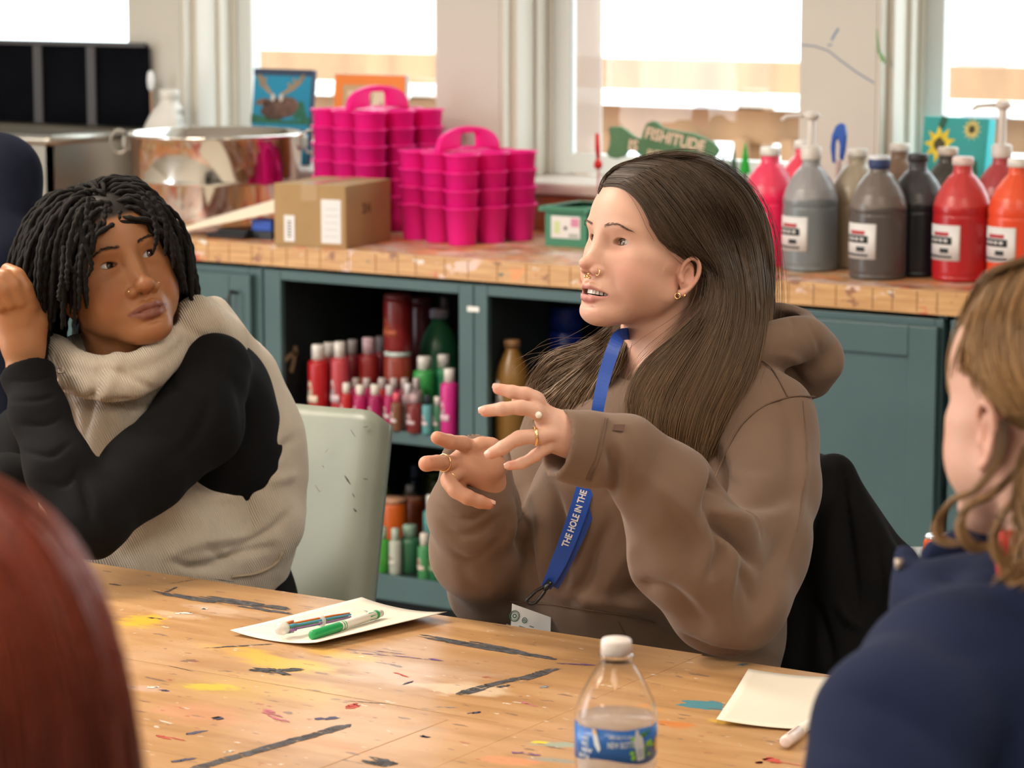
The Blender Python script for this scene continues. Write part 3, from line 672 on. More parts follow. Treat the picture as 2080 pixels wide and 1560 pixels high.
canvas(-4.44, 6.21, SZ, .225, .245, 'picture_frame', 'orange framed sketch of grasses behind the taller pink stack', 'picture', mat('orange_frame', (.85, .22, .015), .45), mat('grey_frame_edge', (.5, .45, .42), .5), tilt=.07, rz=.05, deco=orng)
def sunf(f, y, w_, h_):
    for cx, cz, R_, mi, n_, sd in ((.28, .66, .25, 1, 9, 2), (.76, .86, .15, 2, 12, 3)):
        pts = []
        for i in range(n_*2):
            a = math.pi*i/n_+.3; r_ = R_ if i % 2 == 0 else R_*.55; pts.append((cx+r_*math.cos(a), cz+r_*.95*math.sin(a)))
        poly(f, pts, y, mi, w_, h_); poly(f, blob(cx, cz, R_*.33, R_*.33, seed=sd), y-.0008, 3, w_, h_)
    poly(f, stroke([(.28, .86), (.33, 1.0)], .05), y, 4, w_, h_); poly(f, blob(.85, .3, .06, .2, seed=9), y, 4, w_, h_)
    poly(f, [(.2, 0), (.5, 0), (.4, .3), (.25, .35)], y, 4, w_, h_)
    return [mat('sun_yellow', (.75, .58, .02), .6, var=.2, vscale=80), mat('pale_sun_yellow', (.62, .5, .15), .6, var=.2, vscale=90), mat('sunflower_centre', (.08, .07, .03), .8), mat('leaf_green', (.03, .12, .08), .8)]
canvas(-2.705, 6.10, SZ, .172, .19, 'painting', 'turquoise canvas with two yellow sunflowers on the right sill', 'painting', mat('turquoise_paint', (.015, .33, .32), .55), mat('turquoise_edge', (.02, .55, .62), .55), tilt=.14, rz=-.12, deco=sunf, th=.034)
# fish sign
def P2(x, y, Y=6.13): q = ony(x, y, Y); return q
o_ = P2(1345, 300); t = thing('fish_sign', 'green fish-shaped wooden sign lettered FISHITUDE standing on sill', 'sign', tuple(o_))
fish = [(1236, 262), (1240, 257), (1262, 257), (1274, 266), (1288, 277), (1302, 282), (1305, 270), (1312, 252), (1322, 246), (1333, 247), (1345, 259), (1362, 263), (1385, 268), (1408, 271), (1430, 280), (1450, 290), (1458, 300), (1461, 306), (1455, 316), (1440, 330), (1400, 338), (1340, 336), (1310, 326), (1290, 308), (1276, 306), (1268, 318), (1252, 323), (1238, 320), (1231, 312), (1237, 296), (1239, 280)]
pf = [(P2(x, y)[0]-o_[0], P2(x, y)[2]-o_[2]) for x, y in fish]
obj('board', MB().prism(pf, .010, c=(0, 0, 0)), mat('sign_green', (.085, .20, .095), .6, var=.1), t, bevel=.0015)
M_sl = mat('sign_letter_tan', (.80, .60, .46), .6)
def sign_text(s, x, y, px_h, rot, sx=1.0):
    vs, fs = text_mesh(s, 1.0, ext=.0, offset=.03); q = P2(x, y); k = px_h/870/.7*1.0
    b = MB(); c_, s2 = math.cos(rot), math.sin(rot)
    vv = [((a*sx*c_-b_*s2)*k*1.18+q[0]-o_[0], -.0012, (a*sx*s2+b_*c_)*k+q[2]-o_[2]) for a, b_, _ in vs]
    b.add(vv, fs); obj('lettering', b, M_sl, t)
sign_text('FISHITUDE', 1309, 279, 24, -.21, .78); sign_text('IS', 1275, 304, 23, -.12, .9); sign_text('EVERY', 1314, 316, 14, -.12, .8)
obj('foot', MB().box((-.0, .004, SZ+.006-o_[2]), (.2, .05, .012)), MATS['sign_green'], t); obj('post', MB().box((0, .008, (SZ-o_[2])/2), (.05, .01, abs(SZ-o_[2]))), MATS['sign_green'], t)
# bottle-brush trees
for (x, ytop, h_, r_, lab, col) in ((1514, 288, .075, .015, 'bright green miniature tree beside the hot pink jug', (.02, .40, .04)), (1491, 300, .06, .010, 'dark green miniature tree right of the fish sign', (.04, .10, .05)), (1469, 304, .05, .006, 'thin grey-green miniature tree at the fish nose', (.12, .13, .08))):
    q = ony(x, ytop, 6.12); t = thing('miniature_tree', lab, 'ornament', (q[0], q[1], SZ), 'miniature trees on the sill')
    b = MB(); zt = q[2]-SZ; prf = []
    for k in range(9): z = zt-h_+h_*k/9; rr = r_*(1-k/9)**1.0; prf += [(rr+.0015, z), (max(.0008, rr*.72), z+h_/9*.6)]
    prf.append((.0008, zt)); b.lathe(prf, 14); obj('foliage', b, mat('tree_green_%d' % x, col, .7), t)
    obj('trunk', MB().lathe([(.004, .006), (.004, zt-h_)], 8), mat('tree_trunk_brown', (.10, .06, .04), .7), t); obj('stand', MB().lathe([(.014, 0), (.014, .006)], 14), MATS['tree_trunk_brown'], t)
# red utensil standing in a white holder on the sill left of the head
q = ony(1217, 350, 6.0); t = thing('red_brush', 'red handled brush standing upright at the sill front', 'brush', (q[0], 5.995, WT))
b = MB(); z0 = q[2]; X_ = q[0]
b.tube([(X_-.003, 5.995, z0+.095), (X_-.002, 5.995, z0+.06), (X_, 5.995, z0+.03)], [.005, .0065, .004], 10); b.lathe([(.004, 0), (.011, .006), (.010, .016), (.004, .026)], 14, c=(X_, 5.995, z0+.008))
obj('handle', b, mat('bright_red', (.65, .01, .01), .4), t, world=True)
obj('stem', MB().tube([(X_, 5.995, z0+.01), (X_+.004, 5.995, WT)], .003, 8), mat('rose_stem', (.55, .25, .25), .5), t, world=True)
# blue-handled brush between the jugs
q = ony(1702, 300, 5.77); X_ = q[0]; t = thing('scrub_brush', 'bright blue curved brush handle rising between paint jugs', 'brush', (X_, 5.77, WT))
out = [(1690, 330), (1686, 300), (1689, 275), (1697, 256), (1706, 250), (1714, 254), (1717, 275), (1714, 305), (1709, 327), (1704, 320), (1705, 295), (1700, 277), (1694, 290), (1693, 315), (1693, 332)]
pf = [(ony(x, y, 5.77)[0]-X_, ony(x, y, 5.77)[2]-WT) for x, y in out]
obj('grip', MB().prism(pf, .012), mat('brush_blue', (.01, .08, .42), .4), t, bevel=.002)
zz = ony(1700, 325, 5.77)[2]-WT; obj('handle', MB().box((-.001, .006, zz/2), (.010, .010, zz)), mat('rose_plastic', (.5, .38, .36), .5), t, bevel=.002)
obj('bristles', MB().box((-.001, .006, .02), (.03, .03, .04)), mat('brush_white', (.8, .85, .9), .4), t)
# drips on the dark jug
# ---- scribbles on the pier
def wall_mark(name, pts, wd, col, label, Y=YB-.0008):
    P = [ony(x, y, Y) for x, y in pts]; pf = stroke([(p[0], p[2]) for p in P], wd)
    b = MB().prism(pf, .0006, c=(0, Y, 0)); tag(obj(name, b, mat(name+'_ink', col, .6)), label, 'mark')
wall_mark('crayon_mark', [(1626, 91), (1655, 94), (1682, 103), (1710, 125), (1740, 147), (1776, 169)], .0016, (.16, .22, .34), 'long blue-grey crayon line across the wall between windows')
wall_mark('crayon_stroke', [(1689, 82), (1695, 70), (1703, 58)], .0024, (.15, .24, .42), 'short blue crayon stroke above the long wall line')
wall_mark('chalk_smudge', [(1681, 92), (1690, 91)], .0022, (.25, .30, .40), 'tiny blue smudge between the two blue wall lines')
wall_mark('paint_mark', [(1781, 58), (1782, 80), (1785, 105), (1792, 118), (1798, 128)], [.001, .0025, .003, .006, .002], (.18, .36, .15), 'green paint streak on the edge of the window trim')
# ================================================================ craft paint bottles on the shelves
def bottle(px, ytop, wpx, hgt, label, body, cap=(.72, .69, .66), Y=5.45, z=.486, lab=(.72, .62, .56), kind='squeeze', group='paint bottles on the upper shelf', bands=True, name='paint_bottle', cap_h=.2):
    p = ony(px, ytop, Y); sc = 5800/proj_d(p); r = wpx/sc/2
    h = p[2]-z if hgt is None else hgt
    t = thing(name, label, 'bottle', (p[0], p[1], z), group)
    hc = h*cap_h
    if kind == 'squeeze': prof = [(r*.9, 0), (r, .004), (r, h-hc-r*.35), (r*.9, h-hc-r*.12), (r*.62, h-hc)]
    elif kind == 'jar': prof = [(r*.94, 0), (r, .004), (r, h-hc-.006), (r*.92, h-hc)]
    else: prof = [(r*.94, 0), (r, .004), (r, h*.58), (r*.95, h*.65), (r*.80, h*.75), (r*.56, h-hc-.022), (r*.40, h-hc-.01), (r*.36, h-hc)]
    bm = mat('paint_%.2f_%.2f_%.2f' % body, body, .3)
    obj('bottle', MB().lathe(prof, 22), bm, t)
    rc = r*.62 if kind == 'squeeze' else (r*.98 if kind == 'jar' else r*.46)
    obj('cap', MB().lathe([(rc, h-hc), (rc, h-.003), (rc*.93, h)], 20), mat('cap_%.2f_%.2f_%.2f' % cap, cap, .45, var=.25, vscale=60), t)
    if lab:
        a0, a1 = math.radians(-150), math.radians(-60); H = h-hc; b = MB()
        b.arc(r, H*.30, H*.42, a0, a1, 12); b.arc(r, H*.42, H*.66, a0+.3, a1-.5, 10, zf=lambda u: (H*.42, H*(.42+.24*math.sin(math.pi*u)**.6+.001)))
        b.arc(r+.0005, H*.50, H*.58, a0+.55, a1-.75, 6, 1)
        obj('paper_label', b, [mat('lab_%.2f_%.2f_%.2f' % lab, lab, .6), mat('lab_emblem_%.2f_%.2f' % body[:2], mixc(body, (.5, .02, .02), .5), .6)], t)
    return t
def proj_d(p): return float((np.asarray(p)-CAM) @ Fw)
RED = (.38, .010, .014); DRED = (.13, .008, .012); MAG = (.36, .008, .09); G1 = (.04, .30, .07); G2 = (.012, .12, .05)
U = .486
bottle(646, 700, 42, None, 'tall red paint bottle nearest the chair, leftmost on the shelf', RED, lab=(.70, .58, .46))
bottle(669, 696, 40, None, 'red paint bottle behind the leftmost tall red one', (.28, .01, .012), Y=5.53, lab=None)
bottle(690, 694, 38, None, 'rose red paint bottle, second of the tall front row', (.42, .045, .06), Y=5.47, lab=(.6, .48, .52))
bottle(716, 690, 34, None, 'dark red paint bottle behind, with dusty grey cap', DRED, Y=5.58, cap=(.35, .32, .32), lab=None)
bottle(748, 686, 40, None, 'deep red paint bottle with a pink-stained cap', (.20, .012, .012), Y=5.53, cap=(.5, .36, .40), lab=(.22, .06, .02))
bottle(773, 683, 34, None, 'dark wine paint bottle left of the tall red canister', (.15, .006, .02), Y=5.62, cap=(.35, .31, .33), lab=None)
bottle(808, 712, 57, None, 'red-brown paint jar with pale lid, carrying the tall canister', (.24, .035, .02), Y=5.55, kind='jar', cap=(.45, .52, .50), cap_h=.07, lab=(.45, .25, .28), name='paint_jar')
zj = ony(808, 712, 5.55)[2]
bottle(808, 597, 58, None, 'red paint canister stacked on top of the red-brown jar', (.20, .014, .016), Y=5.55, z=zj, kind='jar', cap=(.14, .02, .025), cap_h=.08, lab=(.34, .07, .03), name='paint_canister')
bottle(856, 604, 52, None, 'dark maroon paint canister beside the stacked red canister', (.07, .006, .012), Y=5.68, kind='jar', cap=(.06, .01, .02), cap_h=.06, lab=None, name='paint_canister')
bottle(893, 628, 84, None, 'large green paint jug at the back of the shelf', (.02, .13, .06), Y=5.68, kind='jug', cap=(.42, .40, .50), cap_h=.08, lab=None, name='paint_jug_green')
bottle(903, 603, 40, None, 'black topped bottle behind the green jug', (.02, .02, .025), Y=5.85, cap=(.22, .20, .26), lab=None, kind='jug')
bottle(862, 724, 46, None, 'lime green paint bottle in front of the green jug', G1, Y=5.56, lab=None)
bottle(901, 720, 40, None, 'emerald paint bottle behind the magenta bottle', (.015, .20, .09), Y=5.60, lab=None)
bottle(913, 749, 37, None, 'magenta paint bottle beside the cabinet stile', (.50, .02, .20), Y=5.42, lab=(.62, .40, .50))
rows = [(704, 778, 27, RED, 5.43, 'small red paint bottle, left end of the short front row', (.7, .66, .6)), (732, 782, 30, MAG, 5.43, 'small magenta bottle, second in the short front row', (.72, .68, .62)),
        (762, 781, 30, (.30, .006, .08), 5.43, 'small magenta bottle, third in the short front row', (.72, .68, .62)), (792, 782, 28, MAG, 5.45, 'small plum bottle just above the chair corner', (.6, .55, .55)),
        (806, 798, 27, (.16, .06, .03), 5.42, 'small brown bottle with a pink pointed cap', (.62, .10, .14)), (829, 779, 24, (.45, .30, .32), 5.46, 'small pale mauve bottle with white cap', (.70, .66, .68)),
        (843, 800, 34, (.16, .02, .02), 5.42, 'small oxblood bottle with a dusty mauve cap', (.42, .30, .32)), (868, 803, 22, (.09, .28, .29), 5.42, 'small teal bottle with black cap', (.02, .025, .035)),
        (889, 806, 24, (.05, .18, .10), 5.44, 'small green bottle with white cap by the magenta bottle', (.70, .66, .62))]
for px, yt, w_, c, Y, lb, cp in rows: bottle(px, yt, w_, None, lb, c, cap=cp, Y=Y, cap_h=.24, group='small paint bottles in the front row', name='small_paint_bottle', lab=(.62, .50, .52) if px != 843 else (.55, .42, .45))
for px, w_, c, nm in ((700, 26, RED, 'small red bottle in the second row, leftmost by the tall bottles'), (722, 26, MAG, 'small magenta bottle in the second row, seen between the first two front caps'), (745, 26, MAG, 'small magenta bottle in the second row behind the two magenta front ones'), (776, 26, RED, 'small red bottle in the second row left of the plum bottle'), (800, 26, MAG, 'small magenta bottle in the second row behind the pink pointed cap'), (822, 24, (.3, .1, .12), 'small wine bottle in the second row behind the pale mauve bottle'), (846, 24, (.4, .3, .3), 'small dusty pink bottle in the second row behind the oxblood bottle')):
    bottle(px, 768, w_, None, nm, c, cap=(.50, .43, .42), Y=5.50, cap_h=.24, group='small paint bottles in the second row', name='small_paint_bottle', lab=None)
L_ = .140; GL = 'paint bottles on the lower shelf'
low = [(746, 1058, 29, (.42, .035, .015), 5.42, 'orange-red bottle with pink cap beside the chair edge', (.55, .45, .42), (.5, .15, .10)), (775, 1070, 34, (.05, .28, .04), 5.42, 'bright green bottle with milky cap on the lower shelf', (.42, .50, .43), (.12, .25, .07)),
       (803, 1073, 26, (.40, .42, .36), 5.42, 'pale sage bottle with a long white label', (.42, .50, .43), (.55, .52, .46)), (832, 1066, 46, (.03, .12, .06), 5.46, 'dark green jar with frosted green lid', (.22, .33, .26), None),
       (862, 1083, 28, (.05, .22, .08), 5.41, 'green bottle with beige label and white cap', (.66, .60, .54), (.60, .50, .42)), (886, 1080, 30, (.012, .11, .045), 5.41, 'deep green bottle with white cap beside the beige label', (.58, .54, .50), (.22, .30, .16)),
       (911, 1080, 26, (.02, .15, .13), 5.41, 'teal green bottle nearest the brown sleeve', (.60, .58, .56), (.50, .50, .46))]
for px, yt, w_, c, Y, lb, cp, la in low: bottle(px, yt, w_, None, lb, c, cap=cp, Y=Y, z=L_, group=GL, cap_h=.26, name='small_paint_bottle', lab=la)
bottle(877, 1006, 36, None, 'teal bottle with pale cap behind the green ones', (.10, .28, .27), Y=5.52, z=L_, group=GL, lab=(.35, .42, .38))
bottle(800, 1010, 54, None, 'orange paint jar at the back of the lower shelf', (.50, .09, .01), Y=5.58, z=L_, kind='jar', cap=(.48, .25, .16), cap_h=.08, group=GL, lab=None, name='paint_jar')
bottle(843, 1008, 42, None, 'burnt orange jar behind the orange jar', (.28, .05, .01), Y=5.68, z=L_, kind='jar', cap=(.35, .14, .09), cap_h=.06, group=GL, lab=None, name='paint_jar')
bottle(833, 985, 28, None, 'grey-capped bottle rising behind the orange jars', (.12, .10, .08), Y=5.80, z=L_, cap=(.42, .42, .44), cap_h=.12, group=GL, lab=None)
bottle(757, 1028, 34, None, 'dark brown bottle with dusty cap behind the orange-red one', (.03, .02, .015), Y=5.55, z=L_, cap=(.16, .14, .12), group=GL, lab=None)
bottle(772, 962, 44, None, 'olive green bottle deep in the lower shelf', (.10, .13, .01), Y=5.85, z=L_, cap=(.09, .12, .015), cap_h=.1, group=GL, lab=None, kind='jug')
bottle(888, 958, 46, None, 'olive jar deep behind the teal bottle', (.08, .10, .02), Y=5.88, z=L_, cap=(.05, .07, .02), cap_h=.1, group=GL, lab=None, kind='jar', name='paint_jar')
bottle(842, 945, 26, None, 'navy bottle with grey-blue cap deep in the lower shelf', (.01, .02, .05), Y=5.90, z=L_, cap=(.10, .14, .25), group=GL, lab=None)
bottle(1040, 690, 74, None, 'ochre gold paint jug with white label in the open cabinet', (.22, .11, .025), Y=5.46, z=U, kind='jug', cap=(.25, .13, .06), cap_h=.07, group='bottles in the middle cabinet', lab=(.66, .60, .56), name='paint_jug_gold')
bottle(1082, 684, 50, None, 'black bottle with white cap behind the ochre jug', (.015, .015, .02), Y=5.72, z=U, kind='jug', cap=(.3, .3, .38), group='bottles in the middle cabinet', lab=None)
bottle(1150, 622, 70, None, 'royal blue paint canister just behind the chin in profile', (.01, .03, .28), Y=5.7, z=U, kind='jar', cap=(.01, .03, .25), group='bottles in the middle cabinet', lab=None, name='paint_canister')
# masking-tape cross inside the open cabinet
b = MB(); 
for pts, wd in (([(592, 756), (597, 735), (601, 703)], .004), ([(579, 732), (590, 722), (605, 715)], .0035)):
    P = [(ony(x, y, 5.41)[1], ony(x, y, 5.41)[2]) for x, y in pts]
    q = stroke(P, wd); b.add([(-4.1385, 5.405+(ony(x_, y_, 5.41)[0]-ony(592, 730, 5.41)[0])*2.5+.14, 0) for x_, y_ in pts][:0], [])
    X_ = [onx(x, y, -4.138) for x, y in pts]; q = stroke([(p[1], p[2]) for p in X_], wd*1.6); n = len(q)
    b.add([(-4.1395, a, c) for a, c in q]+[(-4.138, a, c) for a, c in q], [tuple(range(n)), tuple(range(2*n-1, n-1, -1))]+[(i, i+n, (i+1) % n+n, (i+1) % n) for i in range(n)])
t = obj('masking_tape_cross', b, mat('masking_tape', (.42, .30, .17), .7)); tag(t, 'tan masking tape cross inside the open cabinet side', 'tape')
# ================================================================ heads
def head_sdf(h=.0015, mouth=.0, jaw=1.0, fat=0.0, nose=1.0, lips=1.0, smile=0.0, neck=((-.020, 0, -.06), (-.05, 0, -.20)), neck_r=(.050, .052), lid=.5, ear=(1, 1), nosew=1.0, mw=.0255, cheek=0.0, ears=1.0, nup=0.0):
    s = SDF((-.135, -.105, -.235), (.135, .105, .135), h); CR = .0805-(mw-.0245)*1.0
    o = -mouth  # lower jaw drop
    s.ell((-.014, 0, .030), (.098, .077, .086), .01)
    s.ell((.028, 0, .030), (.064, .066, .066), .03)
    s.ell((.020, 0, -.030), (.066, .064, .075), .03)
    s.ell((.052, 0, -.045), (.038, .042, .055), .02)
    for y in (-1, 1):
        s.cone((.002, y*.052*jaw, -.058+o*.3), (.068, y*.016, -.098+o), .016, .017, .022)
        s.ell((.048, y*.040, -.036), (.026+fat, .024+fat, .026), .02)
        s.ell((.038, y*.054, -.014), (.026, .014, .014), .018)
    for y in (-1, 1): s.ell((.036, y*.040, -.056), (.034, .024+cheek, .030), .022)
    s.ell((.076, 0, -.102+o), (.0165, .021, .0165), .014)
    s.ell((.055, 0, -.100+o), (.03, .03, .014), .02)
    # mouth mound
    s.ell((.072, 0, -.072+o*.4), (.0235, .032, .024), .014)
    # sockets
    for y in (-1, 1):
        s.gauss((.088, y*.032, -.001), -.0105, (.016, .0165, .0115)); s.gauss((.088, y*.016, .001), -.0028, (.012, .007, .012))
        s.gauss((.080, y*.036, .021), .0035, (.02, .018, .007)); s.gauss((.052, y*.078, .018), -.004, (.03, .02, .03))
        s.gauss((.080, y*(mw+.004), -.062), -.0010, (.014, .006, .012))
    s.gauss((.098, 0, .012), .001, (.014, .012, .012))
    # nose
    s.cone((.083, 0, .008), (.1015-nup*.5, 0, -.034+nup), .0070, .0085, .010); s.cone((.082, 0, .004), (.085, 0, -.04), .010, .0145, .010)
    s.ell((.1065+.0015*(nose-1)-nup*.5, 0, -.0415+nup), (.0118, .0108*nosew, .0098), .006)
    for y in (-1, 1): s.ell((.0935, y*.0118*nosew, -.0465), (.0112, .0076, .0078), .005)
    s.cone((.088, 0, -.050), (.104-nup*.5, 0, -.047+nup*.8), .0055, .0048, .005)
    for y in (-1, 1): s.ell((.0995, y*.0062*nosew, -.0535), (.0055, .0033, .0036), .002, True)
    # lips
    L_ = .001*lips
    for y in (-1, 1):
        c = (CR, y*mw, -.0765+smile*.8+o*.45)
        s.chain([(.0955, y*.001, -.0705), (.0955, y*.006, -.0690), ((.0955+CR)/2+.003, y*mw*.62, -.0713), c], [.0042+L_, .0046+L_, .0036+L_, .0013], .0035)
        s.chain([(.0930, 0, -.0825+o), (.0918, y*.009, -.0825+o), ((.0918+CR)/2+.002, y*mw*.70, -.0802+o*.82+smile*.2), c], [.0052+L_*1.3, .0050+L_, .0034+L_, .0012], .0035)
    s.gauss((.099, 0, -.0625), -.0012, (.006, .003, .006)); s.gauss((.094, 0, -.0925+o), -.0035, (.01, .02, .0045))
    if mouth > 0:
        s.ell((.082, 0, -.0765+o*.45), (.022, mw*.92, .0018+mouth*.55), .0022, True)
    else:
        for y in (-1, 1): s.chain([(.1015, 0, -.0765), (.0985, y*.009, -.0760), ((.0985+CR)/2+.001, y*mw*.72, -.0768+smile*.4), (CR+.003, y*(mw+.0015), -.0765+smile)], [.0010, .0010, .0009, .0006], .0018, sub=True)
    # lids and eye opening
    for y in (-1, 1):
        c = np.array((.0625, y*.0315, 0)); s.ell(c, (.0147, .0148, .0145), .0035)
        def fn(X, Y, Z, y=y):
            u = (Y-y*.0315)/.0118; tilt = .0012*u*y; w_ = np.clip(1-u*u, 0, 1); up = (.0012+.0058*lid)*w_**.6+tilt; lo = -(.0015+.0026*lid)*w_**.8+tilt
            d = np.maximum(Z-up, lo-Z); d = np.maximum(d, (np.abs(u)-1)*.0118); return np.maximum(d, .0665-X+0*Z)
        s.op(c-.016, c+.018, fn, .0012, True)
        s.ell((.0690, y*.0208, -.0008), (.0042, .0040, .0042), .002)
        # lid crease
        s.chain([(.0775, y*.0205, .0075), (.0775, y*.031, .0118), (.070, y*.043, .0085)], [.0009]*3, .002, sub=True)
    # ears
    for y, on in ((-1, ear[0]), (1, ear[1])):
        if not on: continue
        Y0 = y*.0755
        E_ = lambda x, yy, z: (-.008+(x+.008)*ears, y*(.074+(yy-.074)*ears), -.024+(z+.018)*ears)
        s.ell(E_(-.010, .0735, -.018), (.014*ears, .007, .026*ears), .006)
        K = np.array([E_(.004, .074, -.018), E_(.004, .079, .002), E_(-.006, .083, .013), E_(-.017, .0845, .012), E_(-.025, .085, .001), E_(-.026, .084, -.014), E_(-.020, .081, -.030), E_(-.011, .078, -.042), E_(-.003, .0755, -.047)])
        tt = np.linspace(0, 8, 30); KK = np.stack([np.interp(tt, np.arange(9), K[:, i]) for i in range(3)], 1)
        for _ in range(3): KK[1:-1] = (KK[:-2]+2*KK[1:-1]+KK[2:])/4
        s.chain(list(KK), list(np.interp(tt, [0, 4, 7, 8], [.0030, .0038, .0040, .0062])*ears), .003, .001)
        s.ell(E_(-.009, .084, -.016), (.0085*ears, .008, .013*ears), .004, True); s.ell(E_(-.015, .087, -.001), (.0055*ears, .006, .008*ears), .003, True)
        s.cone(E_(.003, .0745, -.022), E_(.001, .078, -.027), .0045*ears, .003*ears, .003)
    # neck
    s.cone(neck[0], neck[1], neck_r[0], neck_r[1], .018)
    s.cone((-.055, 0, -.01), (-.07, 0, -.16), .045, .05, .03)
    for y in (-1, 1): s.cone((-.02, y*.052, -.07), (.0, y*.018, -.20), .009, .010, .016)
    return s
M_skin1 = mat('skin_fair', (1, 1, 1), .48, attr='Col', sss=.25, spec=.35, bump=.10, bscale=700)
M_skin2 = mat('skin_brown', (1, 1, 1), .44, attr='Col', sss=.12, spec=.4, bump=.10, bscale=700)
M_eyew = mat('eye_surface', (1, 1, 1), .12, attr='Col', spec=.6)
def g3(V, c, sg): return np.exp(-(((V-np.array(c))/np.array(sg))**2).sum(1))
def face_colors(V, base, lip, blush, mouth=0.0, dark=None, smile=0, mw=.0255, scalp=None, line=.070):
    n = len(V); col = np.tile(np.array(base, float), (n, 1)); o = -mouth
    def mix(w, c): nonlocal col; w = np.clip(w, 0, 1)[:, None]; col = col*(1-w)+np.array(c)*w
    for y in (-1, 1):
        mix(.40*g3(V, (.06, y*.045, -.04), (.04, .022, .022)), blush); mix(.35*g3(V, (-.01, y*.08, -.02), (.03, .02, .04)), blush)
        mix(.30*g3(V, (.078, y*.030, -.010), (.02, .015, .005)), blush); mix(.14*g3(V, (.075, y*.032, .006), (.02, .016, .009)), [c*.62 for c in base])
    mix(.45*g3(V, (.11, 0, -.045), (.02, .016, .014)), blush); mix(.2*g3(V, (.09, 0, -.105), (.02, .02, .012)), blush)
    u = np.clip(np.abs(V[:, 1])/mw, 0, 1.3); zc = -.0765+smile*.8*u+o*.45
    up = zc+(.0012+.0095*(1-u**1.7)*(1-.12*np.exp(-(V[:, 1]/.003)**2)))*(u < 1.0); lo = zc-(.001+(.0125+mouth*.6)*(1-u**2))*(u < 1.0)
    if mouth: lo = zc-(.001+(.0125+mouth*.62)*(1-u**2.2))
    w_ = 1/(1+np.exp((V[:, 2]-up)/.0005))*1/(1+np.exp((lo-V[:, 2])/.0007))*(V[:, 0] > .072)*np.clip((1.04-u)/.06, 0, 1)
    mix(w_*.92, lip)
    if mouth: 
        ins = (V[:, 0] < .092-.3*np.abs(V[:, 1]))*(V[:, 0] > .05)*(np.abs(V[:, 1]) < mw*.8)*(np.abs(V[:, 2]-zc) < .0028+mouth*.42); mix(ins*.8, (.12, .02, .02))
    for y in (-1, 1): mix(.9*g3(V, (.070, y*.0195, -.001), (.006, .0022, .003)), (.30, .09, .07))
    for y in (-1, 1): mix(g3(V, (.0985, y*.0062, -.0525), (.0045, .0026, .0026))*1.2, [c*.25 for c in base])
    if scalp:
        hl = np.where(V[:, 0] > .0, line-.9*np.clip(np.abs(V[:, 1])-.030, 0, .04)-.35*np.clip(.05-V[:, 0], 0, .1), line-.04-1.2*np.clip(-V[:, 0], 0, .08)); w_ = 1/(1+np.exp(-(V[:, 2]-hl)/.0016)); w_ *= (np.abs(V[:, 1]) < .083); mix(w_, scalp)
    return np.clip(col, 0, 1)
def xf(V, R, c, sc): return (np.asarray(V)*sc)@np.array(R).T+np.array(c)
def eyeball(side, look, iris, R, c, sc, parent, rr=.0131):
    """uv sphere with its pole along the gaze; iris and pupil coloured by angle"""
    n, m = 40, 32; vs = []; cols = []; look = np.array(look, float); look /= np.linalg.norm(look)
    a = np.cross(look, (0, 0, 1.)); a /= np.linalg.norm(a); b = np.cross(look, a)
    th = np.r_[np.linspace(0, .62, 22), np.linspace(.70, math.pi, 12)]
    for t in th:
        for k in range(m):
            p = 2*math.pi*k/m; r_ = rr*(1+.045*math.exp(-(t/.45)**2))
            vs.append(np.array((.0625, side*.0315, 0))+r_*(look*math.cos(t)+math.sin(t)*(a*math.cos(p)+b*math.sin(p))))
            cols.append((.004, .004, .004) if t < .19 else (tuple(np.array(iris)*(.55+.6*abs(math.sin(k*2.3)))) if t < .46 else (tuple(np.array(iris)*.3) if t < .51 else (.56, .53, .51))))
    F = [(j*m+k, j*m+(k+1) % m, (j+1)*m+(k+1) % m, (j+1)*m+k) for j in range(len(th)-1) for k in range(m)]
    return raw('eye', xf(vs, R, c, sc), F, M_eyew, parent, colors=np.array(cols))
def surf_x(V, y, z, rad=.0035):
    d = np.hypot(V[:, 1]-y, V[:, 2]-z); m = d < rad; return V[m, 0].max() if m.any() else .07
def hairs(mb, P0, P1, r0, n=3, sag=0.0, seg=4):
    pass
def strands(name, paths, rad, m, parent, sides=3, tip=.35, root=1.0):
    """paths: (N, K, 3) world points -> one mesh of thin tapered strands"""
    P = np.asarray(paths, float); N, K, _ = P.shape
    T = np.gradient(P, axis=1); T /= np.linalg.norm(T, axis=2)[..., None]+1e-9
    ref = np.array([.31, .52, .79]); u = np.cross(T, ref); u /= np.linalg.norm(u, axis=2)[..., None]+1e-9; v = np.cross(T, u)
    prof = np.interp(np.linspace(0, 1, K), [0, .1, .7, 1], [root*.7, root, 1, tip])
    rad = np.broadcast_to(np.asarray(rad, float), (N,))[:, None]*prof[None]
    a = 2*math.pi*np.arange(sides)/sides
    V = P[:, :, None, :]+rad[:, :, None, None]*(u[:, :, None, :]*np.cos(a)[None, None, :, None]+v[:, :, None, :]*np.sin(a)[None, None, :, None])
    idx = np.arange(N*K*sides).reshape(N, K, sides); q = np.stack([idx[:, :-1, :], np.roll(idx, -1, 2)[:, :-1, :], np.roll(idx, -1, 2)[:, 1:, :], idx[:, 1:, :]], -1).reshape(-1, 4)
    cols = np.repeat(RNG.uniform(.0, 1.0, N), K*sides)[:, None]*np.ones(3)
    return raw(name, V.reshape(-1, 3), q, m, parent, colors=cols)
